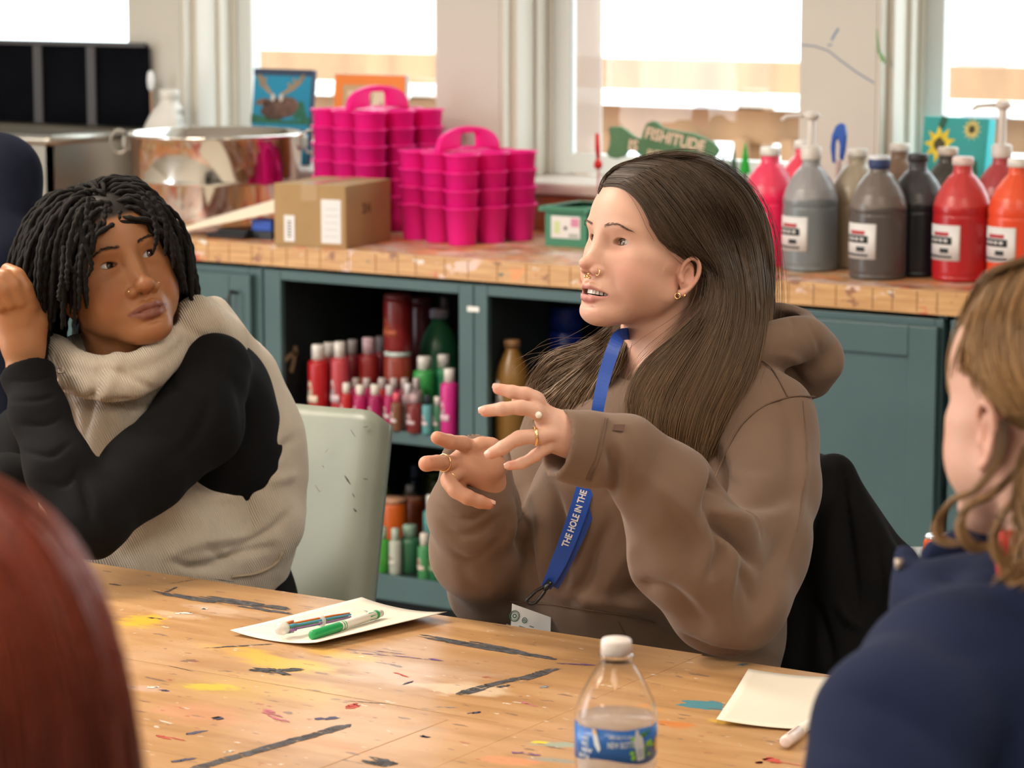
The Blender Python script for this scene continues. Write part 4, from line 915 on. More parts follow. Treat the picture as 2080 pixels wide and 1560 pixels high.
def brow(side, V, R, c, sc, m, parent, arch=.004, z0=.0185, thick=.0042, n=150, r=.00022, y0=.013, y1=.050, ln=.007):
    P = []
    for i in range(n):
        t = RNG.random(); y = y0+(y1-y0)*t; z = z0+arch*math.sin(math.pi*min(1, t*1.15)*.62)*1.3-(.006*max(0, t-.62)/.38)+RNG.normal(0, thick*.30*(1-t*.62))
        dy = ln*(.45+.55*t)*.9; dz = ln*(.8-1.15*t)*.45
        pts = []
        for k in range(4):
            yy, zz = y+dy*k/3, z+dz*k/3; x = surf_x(V, side*yy, zz, .004); pts.append((x+.0004+.0004*math.sin(k), side*yy, zz))
        P.append(xf(pts, R, c, sc))
    return strands('eyebrow', P, r*sc, m, parent)
def lashes(side, R, c, sc, m, parent, lid, k_up=1.0):
    b = MB()
    for up in (1, 0):
        pts = []
        for u in np.linspace(-.97, .97, 15):
            w_ = max(0, 1-u*u); z = ((.0012+.0058*lid)*w_**.6 if up else -(.0015+.0026*lid)*w_**.8)+.0012*u*side
            y = side*.0315+u*.0118; x = .0625+math.sqrt(max(1e-8, .0146**2-(u*.0118)**2*.96-z*z)); pts.append((x-.0001, y, z))
        b.tube(xf(pts, R, c, sc), [(.00055 if up else .0003)*sc*(.5+.5*math.cos(u*1.2)) for u in np.linspace(-1, 1, 15)], 5)
        if up:
            for i in range(1, 14):
                p = np.array(pts[i]); d = np.array((.0045, (p[1]-side*.0315)*.25, .0028)); q = [p, p+d*.6, p+d+np.array((0, 0, .0012))]
                b.tube(xf(q, R, c, sc), [.00022, .00016, .00006], 3)
    return obj('eyelashes', b, m, parent, world=True)
HEAD1 = dict(R=np.array([[-0.1957, 0.9772, -0.0822], [-0.89, -0.1418, 0.4333], [0.4118, 0.158, 0.8975]]), c=np.array([-1.8266, 3.1554, 1.206]), s=1.013)
HEAD2 = dict(R=np.array([[0.8849, 0.3692, -0.284], [-0.3693, 0.9277, 0.0554], [0.284, 0.0558, 0.9572]]), c=CAM+(np.array([-2.5676, 2.9624, 1.1741])-CAM)*4.03/3.9, s=.981*4.03/3.9)
def mkR(theta, pitch, roll):
    t, p, r = map(math.radians, (theta, pitch, roll)); Zv = np.array([0, 0, 1.])
    h = math.sin(t)*Rt-math.cos(t)*Fh; f = math.cos(p)*h+math.sin(p)*Zv; l = np.cross(Zv, h); u = np.cross(f, l)
    l2 = l*math.cos(r)+u*math.sin(r); u2 = u*math.cos(r)-l*math.sin(r)
    return np.stack([f, l2, u2], 1)
def place_head(R, sc, d, lm, px):
    """head centre such that canonical point lm lands on pixel px at depth d"""
    return C(px[0], px[1], d)-sc*(R@np.array(lm))
_R = mkR(-55.5, 11, 0); HEAD1 = dict(R=_R, s=.94, c=place_head(_R, .94, 3.62, (.077, .032, 0), (1262, 493)))

_R = mkR(27, 15, 13)
HEAD2 = dict(R=_R, s=1.0, c=place_head(_R, 1.0, 4.03, (.080, 0, .002), (262, 525)))
def teeth(R, c, sc, parent, upz=-.0770, loz=-.0852, warp=None):
    b = MB()
    for up, z, n_ in ((1, upz, 10), (0, loz, 10)):
        for i in range(n_):
            a = (i-(n_-1)/2)*.135*(1 if up else .9); w_ = (.0054 if abs(i-(n_-1)/2) < 1 else .0050)*(1 if up else .92)
            p = np.array((.0905-.026*(1-math.cos(a*1.55))*1.2-(.0015 if not up else 0), .030*math.sin(a), z))
            M = Matrix.Translation(p) @ Matrix.Rotation(a*1.5, 4, 'Z')
            b.box((0, 0, 0), (.003, w_, .0078 if up else .006), 0, M)
    b.v = [tuple(q) for q in xf(warp(np.array(b.v)) if warp else b.v, R, c, sc)]
    return obj('teeth', b, mat('tooth_enamel', (.74, .68, .60), .25), parent, world=True, bevel=.0004)

def face_warp(k, ear_dz=0.0):
    def f(V):
        V = np.array(V, float); t = np.clip((V[:, 0]-.0)/.045, 0, 1); t = t*t*(3-2*t)
        V[:, 2] = np.where(V[:, 2] < -.012, -.012+(V[:, 2]+.012)*(1-k*t), V[:, 2])
        e = np.clip((np.abs(V[:, 1])-.066)/.008, 0, 1)*(V[:, 2] > -.075)*(V[:, 0] > -.05)*(V[:, 0] < .03); V[:, 2] += ear_dz*e; return V
    return f
def vnormals(V, F):
    a, b, c, d = (V[F[:, i]] for i in range(4)); n = np.cross(c-a, d-b); N_ = np.zeros_like(V)
    for i in range(4): np.add.at(N_, F[:, i], n)
    return N_/(np.linalg.norm(N_, axis=1)[:, None]+1e-12)
def projv(V):
    q = V-CAM; d = q@Fw; return 1040+FPX*(q@Rt)/d, 780-FPX*(q@Up)/d, d
def folds(V, F, lst, wav=None, face=.05):
    """press folds into the cloth: each fold is a line over the surface with depth and width (metres)"""
    N_ = vnormals(V, F); x, y, d = projv(V); f = -(N_@Fw); m = np.clip((f-face)/.25, 0, 1); D = np.zeros(len(V))
    for pts, amp, wd in lst:
        P = catmull([(p[0], p[1], 0) for p in pts], 14)[:, :2]; best = np.full(len(V), 1e9); tt = np.zeros(len(V)); w_ = wd
        x0, y0 = P.min(0)-w_*3; x1, y1 = P.max(0)+w_*3; k = np.where((x > x0) & (x < x1) & (y > y0) & (y < y1) & (m > 0))[0]
        if not len(k): continue
        X_, Y_ = x[k], y[k]; bb = np.full(len(k), 1e9); tb = np.zeros(len(k))
        for i in range(len(P)-1):
            a = P[i]; e = P[i+1]-a; L2 = e@e+1e-9; t = np.clip(((X_-a[0])*e[0]+(Y_-a[1])*e[1])/L2, 0, 1); ds = np.hypot(X_-a[0]-t*e[0], Y_-a[1]-t*e[1])
            u = ds < bb; bb[u] = ds[u]; tb[u] = (i+t[u])/(len(P)-1)
        env = np.sin(np.pi*np.clip(tb*.94+.03, 0, 1))**.7; D[k] += amp*env*np.exp(-(bb/w_)**2)*m[k]
    if wav:
        for (amp, fr, sd) in wav:
            r = np.random.default_rng(sd); s_ = np.zeros(len(V))
            for _ in range(5):
                kx = r.normal(0, 1, 3); kx = kx/np.linalg.norm(kx)*fr*r.uniform(.7, 1.4); s_ += np.sin(V@kx+r.uniform(0, 6.28)+.8*np.sin(V@(kx[[1, 2, 0]]*.6)))
            D += amp*s_/2.2
    return V+N_*D[:, None]
def seam_tube(name, lines, snapf, r, m, parent, n=30, off=-.0004):
    b = MB()
    for ln in lines:
        q = catmull([(x, y, 0) for x, y in ln], n)[:, :2]; P = np.array(snapf([tuple(p) for p in q]))
        for _ in range(2): P[1:-1] = (P[:-2]+P[1:-1]*2+P[2:])/4
        b.tube(P-Fw*off*-1, r, 6)
    return obj(name, b, m, parent, world=True)
def snap_mesh(V):
    """returns a function that slides pixel points along their camera ray onto the nearest camera-facing vertex cloud V"""
    x, y, d = projv(V)
    gx, gy = (x/4).astype(int), (y/4).astype(int); best = {}
    for i in np.argsort(d):
        k = (gx[i], gy[i])
        if k not in best: best[k] = d[i]
    def f(pts):
        out = []
        for px, py in pts:
            i0, j0 = int(px/4), int(py/4); c = [best[(i, j)] for i in range(i0-2, i0+3) for j in range(j0-2, j0+3) if (i, j) in best]
            c.sort(); out.append(C(px, py, c[len(c)//3] if c else 3.7))
        return out
    return f
# ================================================================ seated woman in the brown hoodie
def catmull(P, n):
    P = np.array(P, float); P = np.vstack([2*P[0]-P[1], P, 2*P[-1]-P[-2]]); m = len(P)-3; out = []
    for t in np.linspace(0, m-1e-9, n):
        i = int(t); u = t-i; a, b, c, d = P[i:i+4]
        out.append(.5*(2*b+(c-a)*u+(2*a-5*b+4*c-d)*u*u+(3*b-a-3*c+d)*u**3))
    return np.array(out)
def pxpath(pts): return [C(*p) for p in pts]
def joinm(parts):
    V, F, K = [], [], []; o = 0
    for v, f, c in parts: V.append(v); F.append(np.asarray(f)+o); K.append(np.broadcast_to(np.array(c, float), (len(v), 3))); o += len(v)
    return np.concatenate(V), np.concatenate(F), np.concatenate(K)
def bbox_of(P, pad): P = np.array(P); return P.min(0)-pad, P.max(0)+pad
def pxbox(x0, x1, y0, y1, d0, d1, pad): return bbox_of([C(x, y, d) for x in (x0, x1) for y in (y0, y1) for d in (d0, d1)], pad)
def smooth_chain(s, pts, rs, n, k, k2=.0008, sub=False):
    P = catmull(pts, n); r = np.interp(np.linspace(0, 1, n), np.linspace(0, 1, len(rs)), rs); return s.chain(list(P), list(r), k, k2, sub)
def hand(palm, fingers, thumb, wrist, base, tipc, h=.0011, webk=.005):
    """palm: list of (a,b,ra,rb) world capsules; fingers: list of (points, radii); returns mesh with colours and nails"""
    allp = [p for f, _ in fingers+[thumb] for p in f]+[p for a, b, _, _ in palm for p in (a, b)]+[p for p, _ in wrist]
    lo, hi = bbox_of(allp, .026); s = SDF(lo, hi, h)
    for a, b, ra, rb in palm: s.cone(a, b, ra, rb, .010)
    for i in range(len(wrist)-1): s.cone(wrist[i][0], wrist[i+1][0], wrist[i][1], wrist[i+1][1], .012)
    for f, r in fingers+[thumb]:
        P = catmull(f, 5*(len(f)-1)+1); rr = np.interp(np.linspace(0, 1, len(P)), np.linspace(0, 1, len(r)), r)
        t = SDF(lo, hi, h); t.chain(list(P), list(rr), .002, .0006)
        for q, rq in zip(f[1:-1], r[1:-1]): t.ell(q, (rq*1.05,)*3, .003)
        F1, F2 = s.F, t.F; kk = webk; hh = np.clip(.5+.5*(F1-F2)/kk, 0, 1); s.F = F1*(1-hh)+F2*hh-kk*hh*(1-hh)*.8
    V, F = s.mesh(); col = np.tile(np.array(base, float), (len(V), 1))
    for f, r in fingers+[thumb]:
        for q, a_, sg in ((f[-1], .75, .011), (f[len(f)//2], .35, .008)):
            w_ = a_*np.exp(-(((V-np.array(q))/sg)**2).sum(1)); col = col*(1-w_[:, None])+np.array(tipc)*w_[:, None]
    return V, F, col
def nail(mb, tip, prev, nrm, r):
    d = np.array(tip)-np.array(prev); d /= np.linalg.norm(d); nrm = np.array(nrm, float); nrm -= d*(nrm@d); nrm /= np.linalg.norm(nrm); s_ = np.cross(d, nrm)
    c = np.array(tip); vs = []; n1, n2 = 6, 8
    for i in range(n1+1):
        u = -1+2*i/n1
        for j in range(n2+1):
            v = -1+2*j/n2; wd = r*.78*math.sqrt(max(0, 1-.35*u**4)); a = v*1.0
            vs.append(c+d*(r*.15+u*r*.85)+s_*wd*math.sin(a)/math.sin(1.0)*.86+nrm*(r*.98*math.cos(a*.9)-(.10*r*max(0, u)**2)+.0003))
    fs = [(i*(n2+1)+j, (i+1)*(n2+1)+j, (i+1)*(n2+1)+j+1, i*(n2+1)+j+1) for i in range(n1) for j in range(n2)]
    mb.add(vs, fs, 0, True)
def ring(mb, c, axis, r, w_=.0014, n=28):
    axis = np.array(axis, float); axis /= np.linalg.norm(axis); u = np.cross(axis, (0, 0, 1.)); u /= np.linalg.norm(u); v = np.cross(axis, u)
    pts = [np.array(c)+r*(u*math.cos(a)+v*math.sin(a)) for a in np.linspace(0, 2*math.pi, n)]; mb.tube(pts, w_, 8, cap=False)
TOC = -Fw  # towards the camera
M_gold = mat('gold_jewellery', (.85, .58, .28), .18, metal=1); M_silver = mat('silver_jewellery', (.82, .78, .72), .2, metal=1)
M_nail = mat('fingernail', (.72, .42, .34), .22, coat=.3)
W1 = thing('person', 'woman in brown hoodie with long dark brown hair, gesturing with both hands', 'person', tuple(C(1360, 1480, 3.9)))
H = HEAD1; wp = face_warp(.10, -.007)
SK1 = (.60, .355, .265); LIP1 = (.47, .19, .17); BL1 = (.60, .22, .175)
s = head_sdf(mouth=.006, lid=.9, nup=.004, ear=(0, 1), mw=.031, ears=.84, neck=((-.022, 0, -.06), (-.060, .004, -.21)), neck_r=(.047, .050))
hv, hf = s.mesh(); hc = face_colors(hv, SK1, LIP1, BL1, .006, mw=.031, scalp=(.07, .045, .03), line=.080); hvw = wp(hv)
for (a, b, cc) in (((.030, .066, -.052), .0013, .5), ((.066, .044, -.100), .0011, .4), ((.045, .058, .002), .001, .3)):
    w_ = cc*np.exp(-(((hv-np.array(a))/(b*1.3))**2).sum(1)); hc = hc*(1-w_[:, None])+np.array((.12, .04, .02))*w_[:, None]
parts = [(xf(hvw, H['R'], H['c'], H['s']), hf, hc)]
# --- near hand (her left), back towards the camera, fingers reaching left
dn = 3.345
def N(x, y, dd=0.0): return C(x, y, dn+dd)
fA = ([N(1105, 838, .012), N(1090, 812, .006), N(1068, 801, .004), N(1040, 796, .006), N(1012, 790, .010)], [.0088, .0088, .0080, .0074, .0066])
fB = ([N(1108, 856, .004), N(1090, 836, -.006), N(1058, 828, -.010), N(1020, 831, -.008), N(986, 835, -.002)], [.0092, .0090, .0084, .0076, .0070])
fC = ([N(1125, 882, .0), N(1100, 886, -.006), N(1055, 890, -.012), N(1022, 909, -.010), N(998, 921, -.006)], [.0095, .0088, .0084, .0078, .0068])
fD = ([N(1130, 905, .008), N(1112, 908, .002), N(1088, 925, -.002), N(1060, 941, -.002), N(1034, 946, .0)], [.0085, .0076, .0068, .0062, .0053])
thA = ([N(1125, 858, .040), N(1100, 835, .048), N(1075, 822, .050), N(1052, 812, .046)], [.011, .0095, .009, .0075])
palm = [(N(1106, 842, .014), N(1150, 868, .018), .0125, .016), (N(1112, 860, .008), N(1155, 882, .016), .0130, .017), (N(1120, 880, .006), N(1158, 892, .016), .0125, .017), (N(1128, 900, .012), N(1160, 900, .018), .0110, .015)]
wrist = [(N(1155, 882, .018), .024), (N(1200, 905, .030), .0235), (N(1250, 922, .045), .0235)]
v, f, c = hand(palm, [fA, fB, fC, fD], thA, wrist, SK1, (.66, .27, .19)); parts.append((v, f, c))
# --- far hand (her right), palm up and towards the camera
df = 3.60
def Q(x, y, dd=0.0): return C(x, y, df+dd)
gE = ([Q(962, 912, .01), Q(940, 901, -.012), Q(912, 897, -.030), Q(888, 889, -.045)], [.0100, .0092, .0088, .0082])
gG = ([Q(930, 938, .0), Q(910, 941, -.014), Q(888, 940, -.034), Q(866, 942, -.052)], [.0100, .0096, .0092, .0100])
gH = ([Q(930, 958, .0), Q(912, 975, -.014), Q(926, 996, -.026), Q(950, 1010, -.030), Q(974, 1019, -.026), Q(993, 1024, -.022)], [.0105, .0100, .0094, .0090, .0080, .0068])
gP = ([Q(945, 962, .015), Q(932, 985, .010), Q(945, 1005, .006), Q(968, 1012, .006)], [.0090, .0085, .0078, .0065])
gT = ([Q(985, 925, .005), Q(975, 905, -.002), Q(998, 904, .0), Q(1018, 912, .004)], [.0120, .0100, .0088, .0078])
palm = [(Q(950, 912, .004), Q(990, 935, .012), .0125, .015), (Q(930, 938, .002), Q(980, 945, .014), .0130, .017), (Q(935, 958, .006), Q(978, 960, .016), .0130, .017), (Q(985, 925, .004), Q(1000, 945, .012), .0125, .014)]
wrist = [(Q(985, 948, .014), .023), (Q(990, 985, .035), .0225), (Q(1000, 1060, .07), .026)]
v, f, c = hand(palm, [gE, gG, gH, gP], gT, wrist, (.50, .26, .17), (.66, .26, .17)); parts.append((v, f, c))
# --- body under the clothes
b1, b2 = pxbox(880, 1700, 650, 1560, 3.35, 4.05, .04); b1[2] = .45
s = SDF(b1, b2, .012)
neckb = xf([(-.058, .004, -.20)], H['R'], H['c'], H['s'])[0]
s.chain([neckb, C(1380, 900, 3.85), C(1335, 1150, 3.89), C(1340, 1400, 3.93)], [.05, .070, .068, .095], .04)
s.chain([C(1420, 850, 3.80), C(1560, 885, 3.70), C(1550, 1010, 3.66), C(1478, 1190, 3.51), C(1262, 925, 3.395)], [.042, .034, .026, .026, .020], .02)
s.chain([C(1330, 850, 3.92), C(1140, 890, 3.98), C(1010, 1185, 3.84), C(1000, 1060, 3.67)], [.05, .036, .032, .022], .02)
v, f = s.mesh(); parts.append((v, f, SK1))
V, F, K = joinm(parts); body1 = raw('body', V, F, M_skin1, W1, colors=K)
for sd in (-1, 1): eyeball(sd, (1, -.10, .06), (.20, .13, .07), H['R'], H['c'], H['s'], W1)
M_brow1 = mat('brow_hair_brown', (.10, .055, .035), .6)
for sd in (-1, 1): brow(sd, hv, H['R'], H['c'], H['s'], M_brow1, W1, thick=.0034, r=.00020, n=170)
for sd in (-1, 1): lashes(sd, H['R'], H['c'], H['s'], mat('lash_hair', (.03, .02, .015), .6), W1, .78)
teeth(H['R'], H['c'], H['s'], W1, upz=-.0772, loz=-.0858, warp=wp)
for fg, nm in ((fA, TOC+Up*.8), (fB, TOC+Up*.5), (fC, TOC+Up*.4), (fD, TOC+Up*.2)):
    b = MB(); nail(b, fg[0][-1], fg[0][-2], nm, fg[1][-1]); obj('fingernail', b, M_nail, W1, world=True)
for fg, nm in ((gH, Up+TOC*.6),):
    b = MB(); nail(b, fg[0][-1], fg[0][-2], nm, fg[1][-1]); obj('fingernail', b, M_nail, W1, world=True)
b = MB(); ring(b, N(1091, 837, -.004), fB[0][1]-fB[0][2], .0098, .0009)
o = obj('pearl_ring', b, M_gold, W1, world=True, label='thin gold ring with pearl'); p = N(1094, 843, -.016)
b = MB().lathe([(.0005, -.0042), (.0030, -.003), (.0042, 0), (.0030, .003), (.0005, .0042)], 14, c=tuple(p)); obj('pearl', b, mat('pearl', (.8, .74, .66), .15), W1, world=True)
b = MB(); ring(b, N(1087, 886, -.007), fC[0][1]-fC[0][2], .0100, .0019); obj('gold_ring', b, M_gold, W1, world=True, label='wide gold ring')
b = MB(); ring(b, Q(901, 940, -.022), gG[0][1]-gG[0][2], .0108, .0009); obj('gold_ring', b, M_gold, W1, world=True, label='thin gold ring')
b = MB(); ring(b, Q(914, 974, -.013), gH[0][0]-gH[0][1], .0112, .0006); obj('gold_ring', b, M_gold, W1, world=True, label='very thin gold ring')
# nose rings and earrings
X = lambda p: xf(wp(np.array([p])), H['R'], H['c'], H['s'])[0]
b = MB()
for q in ((.103, .004, -.0565), (.101, .0065, -.058), (.104, .000, -.0575), (.1035, .006, -.0525)):
    b.lathe([(.0002, -.0019), (.0016, -.001), (.0019, 0), (.0016, .001), (.0002, .0019)], 10, c=tuple(X(q)))
obj('septum_ring', b, M_gold, W1, world=True)
b = MB(); ring(b, X((.0985, .0185, -.0475)), H['R'][:, 0], .0042, .0006, 16); obj('nose_ring', b, M_gold, W1, world=True)
b = MB(); ring(b, X((.003, .0775, -.0520)), H['R'][:, 0]+H['R'][:, 1]*.9, .0034, .0009, 20); obj('hoop_earring', b, M_gold, W1, world=True)
b = MB(); b.lathe([(.0002, -.0022), (.0018, -.0013), (.0022, 0), (.0018, .0013), (.0002, .0022)], 10, c=tuple(X((-.006, .0815, -.0500)))); obj('ear_stud', b, M_gold, W1, world=True)
# --- the hoodie
M_hood = mat('hoodie_fleece', (.158, .101, .071), .95, sheen=.15, bump=.14, bscale=900, var=.07, vscale=5, spec=.3)
lo, hi = pxbox(870, 1715, 620, 1450, 3.3, 4.1, .02); lo[2] = .55
s = SDF(lo, hi, .0036)
T = lambda *p: C(*p)
s.chain([T(1405, 800, 3.80), T(1385, 930, 3.82), T(1345, 1100, 3.85), T(1325, 1260, 3.90), T(1325, 1420, 3.95)], [.085, .140, .155, .168, .165], .05, .05)
s.chain([T(1330, 790, 3.76), T(1290, 930, 3.72), T(1240, 1120, 3.77), T(1215, 1280, 3.855)], [.06, .10, .115, .118], .05, .05)
# shoulders
s.chain([T(1470, 770, 3.76), T(1540, 862, 3.69)], [.058, .070], .04)
s.chain([T(1330, 790, 3.86), T(1160, 880, 3.97)], [.06, .062], .04)
# near sleeve: baggy
s.chain([T(1552, 875, 3.68), T(1545, 1000, 3.63), T(1520, 1120, 3.56), T(1480, 1215, 3.50)], [.068, .070, .072, .068], .03, .03)
s.chain([T(1480, 1215, 3.50), T(1405, 1120, 3.46), T(1350, 998, 3.415), T(1272, 918, 3.385), T(1190, 908, 3.372)], [.070, .076, .060, .042, .0425], .02, .010)
# far sleeve
s.chain([T(1150, 900, 3.96), T(1060, 1060, 3.90), T(1000, 1180, 3.82)], [.062, .066, .060], .03, .02)
s.chain([T(1005, 1185, 3.82), T(975, 1110, 3.74), T(962, 1040, 3.68), T(965, 992, 3.655)], [.060, .062, .056, .047], .02, .02)
# hood lying on the back: rolled rim around a hollow
s.chain([T(1300, 770, 3.72), T(1330, 735, 3.73), T(1400, 735, 3.72), T(1480, 730, 3.70)], [.022, .026, .030, .036], .02, .02)
s.ell(T(1585, 735, 3.82), (.062, .062, .062), .03)
smooth_chain(s, [T(1470, 735, 3.70), T(1530, 716, 3.70), T(1590, 700, 3.71), T(1640, 690, 3.74), T(1655, 720, 3.79), T(1645, 760, 3.83)], [.030, .030, .028, .026, .030, .034], 24, .014, .010)
smooth_chain(s, [T(1645, 680, 3.76), T(1625, 655, 3.82), T(1580, 640, 3.86), T(1530, 650, 3.90)], [.018, .017, .016, .018], 16, .010, .008)
s.ell(T(1570, 672, 3.80), (.042, .050, .026), .012, True)
s.chain([T(1665, 740, 3.77), T(1650, 775, 3.79)], [.030, .022], .02)
# neck opening
s.chain([xf([(-.03, 0, -.10)], H['R'], H['c'], H['s'])[0], neckb, neckb+np.array([0, 0, -.03])], [.056, .058, .030], .008, .008, True)
s.cone(T(1262, 690, 3.66), T(1292, 745, 3.70), .018, .012, .008, True)
# cuffs
s.chain([T(1205, 917, 3.376), T(1142, 902, 3.358)], [.0440, .0415], .004)
s.chain([T(966, 1010, 3.655), T(962, 860, 3.640)], [.0465, .0455], .006)
ax = (T(1205, 917, 3.376)-T(1128, 899, 3.354)); ax /= np.linalg.norm(ax)
def cutplane(s, p, n, k=.002, rad=.09):
    p = np.array(p); n = np.array(n)/np.linalg.norm(n)
    s.op(p-rad, p+rad, lambda X, Y, Z: np.maximum(-((X-p[0])*n[0]+(Y-p[1])*n[1]+(Z-p[2])*n[2]), np.sqrt((X-p[0])**2+(Y-p[1])**2+(Z-p[2])**2)-rad), k, True, pad=.0)
n1 = -(ax)+Up*-.05
cutplane(s, T(1131, 898, 3.356), n1, rad=.070)
_p = T(962, 946, 3.640); _n2 = Up*.77-Fw*.64; _a = T(962, 860, 3.640)-T(966, 1010, 3.655); _a /= np.linalg.norm(_a)
def _fn(X, Y, Z):
    x, y, z = X-_p[0], Y-_p[1], Z-_p[2]; t = x*_a[0]+y*_a[1]+z*_a[2]; rr = np.sqrt(np.maximum(x*x+y*y+z*z-t*t, 0)); return np.maximum(-(x*_n2[0]+y*_n2[1]+z*_n2[2]), rr-.056)
s.op(_p-.17, _p+.17, _fn, .002, True, pad=0)
s.chain([T(1110, 893, 3.349), T(1185, 912, 3.371)], [.0350, .035], .002, None, True)
s.chain([T(962, 850, 3.636), T(965, 1020, 3.658)], [.034, .034], .003, None, True)
hv2, hf2 = s.mesh()
FOLDS = [([(1236, 905), (1250, 950), (1248, 985), (1238, 1005)], -.012, 12), ([(1262, 880), (1275, 940), (1268, 1000)], .006, 14), ([(1440, 1040), (1475, 1078), (1512, 1112), (1545, 1155)], -.020, 12),
 ([(1450, 1030), (1500, 1062), (1550, 1100)], .008, 14), ([(1448, 1060), (1462, 1110), (1452, 1150), (1440, 1180)], -.012, 11), ([(1470, 1090), (1488, 1140), (1480, 1200), (1490, 1270)], .007, 12), ([(1500, 1150), (1520, 1200), (1530, 1240)], -.006, 13),
 ([(1438, 900), (1462, 950), (1448, 1010), (1436, 1045)], -.018, 15), ([(1340, 1000), (1372, 1050), (1402, 1110), (1415, 1170)], -.006, 16), ([(1300, 960), (1345, 1000), (1400, 1050), (1430, 1100)], .005, 20),
 ([(1470, 1000), (1510, 1018), (1560, 1022), (1610, 1005)], -.009, 18), ([(1470, 950), (1520, 975), (1580, 975)], .006, 18), ([(1455, 1045), (1510, 1055), (1570, 1080)], .007, 16),
 ([(1118, 980), (1134, 1050), (1142, 1120), (1150, 1190)], -.016, 13), ([(1082, 985), (1100, 1060), (1104, 1130), (1095, 1200)], .010, 16), ([(1048, 1000), (1062, 1080), (1074, 1140), (1100, 1205)], -.014, 12),
 ([(1240, 1060), (1212, 1120), (1188, 1180), (1160, 1230)], -.012, 14), ([(1180, 1150), (1170, 1200), (1190, 1240)], .006, 16), ([(1250, 1215), (1320, 1195), (1380, 1225), (1440, 1290)], -.014, 20), ([(1290, 1100), (1250, 1160), (1230, 1220)], .006, 20),
 ([(1110, 1195), (1180, 1215), (1260, 1228), (1330, 1250)], .006, 14), ([(1290, 1260), (1380, 1300), (1470, 1335), (1560, 1345)], -.012, 20),
 ([(898, 1062), (930, 1086), (970, 1080), (1010, 1048)], -.004, 8), ([(895, 1030), (930, 1052), (972, 1048), (1016, 1012)], -.004, 7), ([(910, 1110), (950, 1140), (990, 1120), (1025, 1085)], -.004, 9), ([(1030, 1010), (1040, 1060), (1030, 1120)], .006, 12),
 ([(930, 1150), (960, 1190), (1000, 1200)], -.004, 14), ([(1560, 790), (1602, 850), (1612, 920), (1600, 1000)], -.004, 14), ([(1630, 850), (1634, 950), (1618, 1060), (1590, 1160)], .004, 9),
 ([(1600, 1080), (1560, 1160), (1540, 1240)], -.006, 16), ([(1355, 1250), (1420, 1300), (1480, 1310)], .004, 18), ([(1590, 1180), (1570, 1230), (1530, 1290)], .005, 16), ([(1350, 900), (1330, 960), (1290, 1020)], -.004, 18),
 ([(1640, 660), (1660, 690), (1668, 720)], -.003, 5), ([(1600, 645), (1612, 662), (1606, 680)], -.003, 5), ([(1580, 720), (1620, 735), (1660, 790)], .003, 10)]
hv2 = folds(hv2, hf2, FOLDS, wav=[(.0016, 45, 1), (.0007, 110, 2)])
hood = raw('hoodie', hv2, hf2, M_hood, W1); SURF1 = snap_mesh(hv2)
M_seam = mat('hoodie_seam', (.125, .079, .055), .95)
seam_tube('seam', [[(1655, 806), (1610, 805), (1550, 825), (1500, 870), (1470, 930), (1445, 990)]], SURF1, .0012, M_seam, W1)
seam_tube('seam', [[(1530, 722), (1565, 745), (1592, 790), (1600, 806)]], SURF1, .0011, M_seam, W1)
seam_tube('seam', [[(1631, 815), (1638, 900), (1634, 980), (1618, 1080)]], SURF1, .0009, M_seam, W1)
seam_tube('seam', [[(1228, 848), (1222, 880), (1210, 930), (1192, 975)]], SURF1, .0010, M_seam, W1)
seam_tube('seam', [[(1235, 849), (1229, 882), (1217, 932), (1199, 978)]], SURF1, .0007, M_seam, W1)
seam_tube('seam', [[(1035, 1222), (1120, 1228), (1200, 1240), (1285, 1252), (1330, 1265)]], SURF1, .0008, M_seam, W1)
seam_tube('seam', [[(1255, 1262), (1275, 1300), (1300, 1345)]], SURF1, .0008, M_seam, W1)
P = SURF1([(1247, 862), (1270, 862), (1266, 876), (1244, 874)])
b = MB(); P = [p-Fw*.0012 for p in P]; b.add(P+[p+Fw*.0006 for p in P], [(0, 1, 2, 3), (7, 6, 5, 4), (0, 4, 5, 1), (1, 5, 6, 2), (2, 6, 7, 3), (3, 7, 4, 0)]); obj('embroidery', b, mat('brown_thread', (.10, .05, .035), .8), W1, world=True)
# trousers and shoes (hidden below the table, seated)
M_jean = mat('dark_trousers', (.02, .022, .03), .85)
hip = C(1340, 1440, 3.95); hip[2] = .56
kn = hip-Rt*.36*1+Fh*-.22; kn[2] = .52
s = SDF(np.minimum(hip, kn)-.35, np.maximum(hip, kn)+.35, .012)
for sg in (-1, 1):
    o_ = np.cross(np.array([0, 0, 1.]), (kn-hip)/np.linalg.norm(kn-hip))*.09*sg; a = hip+o_; k_ = kn+o_*1.2; an = k_+np.array([0, 0, -.42])
    s.chain([a, k_, an], [.085, .062, .045], .03, .02)
s.ell(hip, (.17, .17, .11), .04)
v, f = s.mesh(); raw('trousers', v, f, M_jean, W1)
for sg in (-1, 1):
    o_ = np.cross(np.array([0, 0, 1.]), (kn-hip)/np.linalg.norm(kn-hip))*.09*sg; an = kn+o_*1.2; fd = (kn-hip)/np.linalg.norm(kn-hip)
    q = SDF(an-.3-np.array([0, 0, .4]), an+.3-np.array([0, 0, .35]), .008); a = np.array([an[0], an[1], .065]); q.chain([a-fd*.05, a+fd*.07, a+fd*.16-np.array([0, 0, .015])], [.045, .042, .036], .02, .02)
    cutp = np.array([a[0], a[1], .012]); q.op(a-.3, a+.3, lambda X, Y, Z: Z-.012+0*X+0*Y, .003, True, pad=0)
    v, f = q.mesh(); raw('shoe', v, f, mat('white_sneaker', (.6, .6, .58), .6), W1)
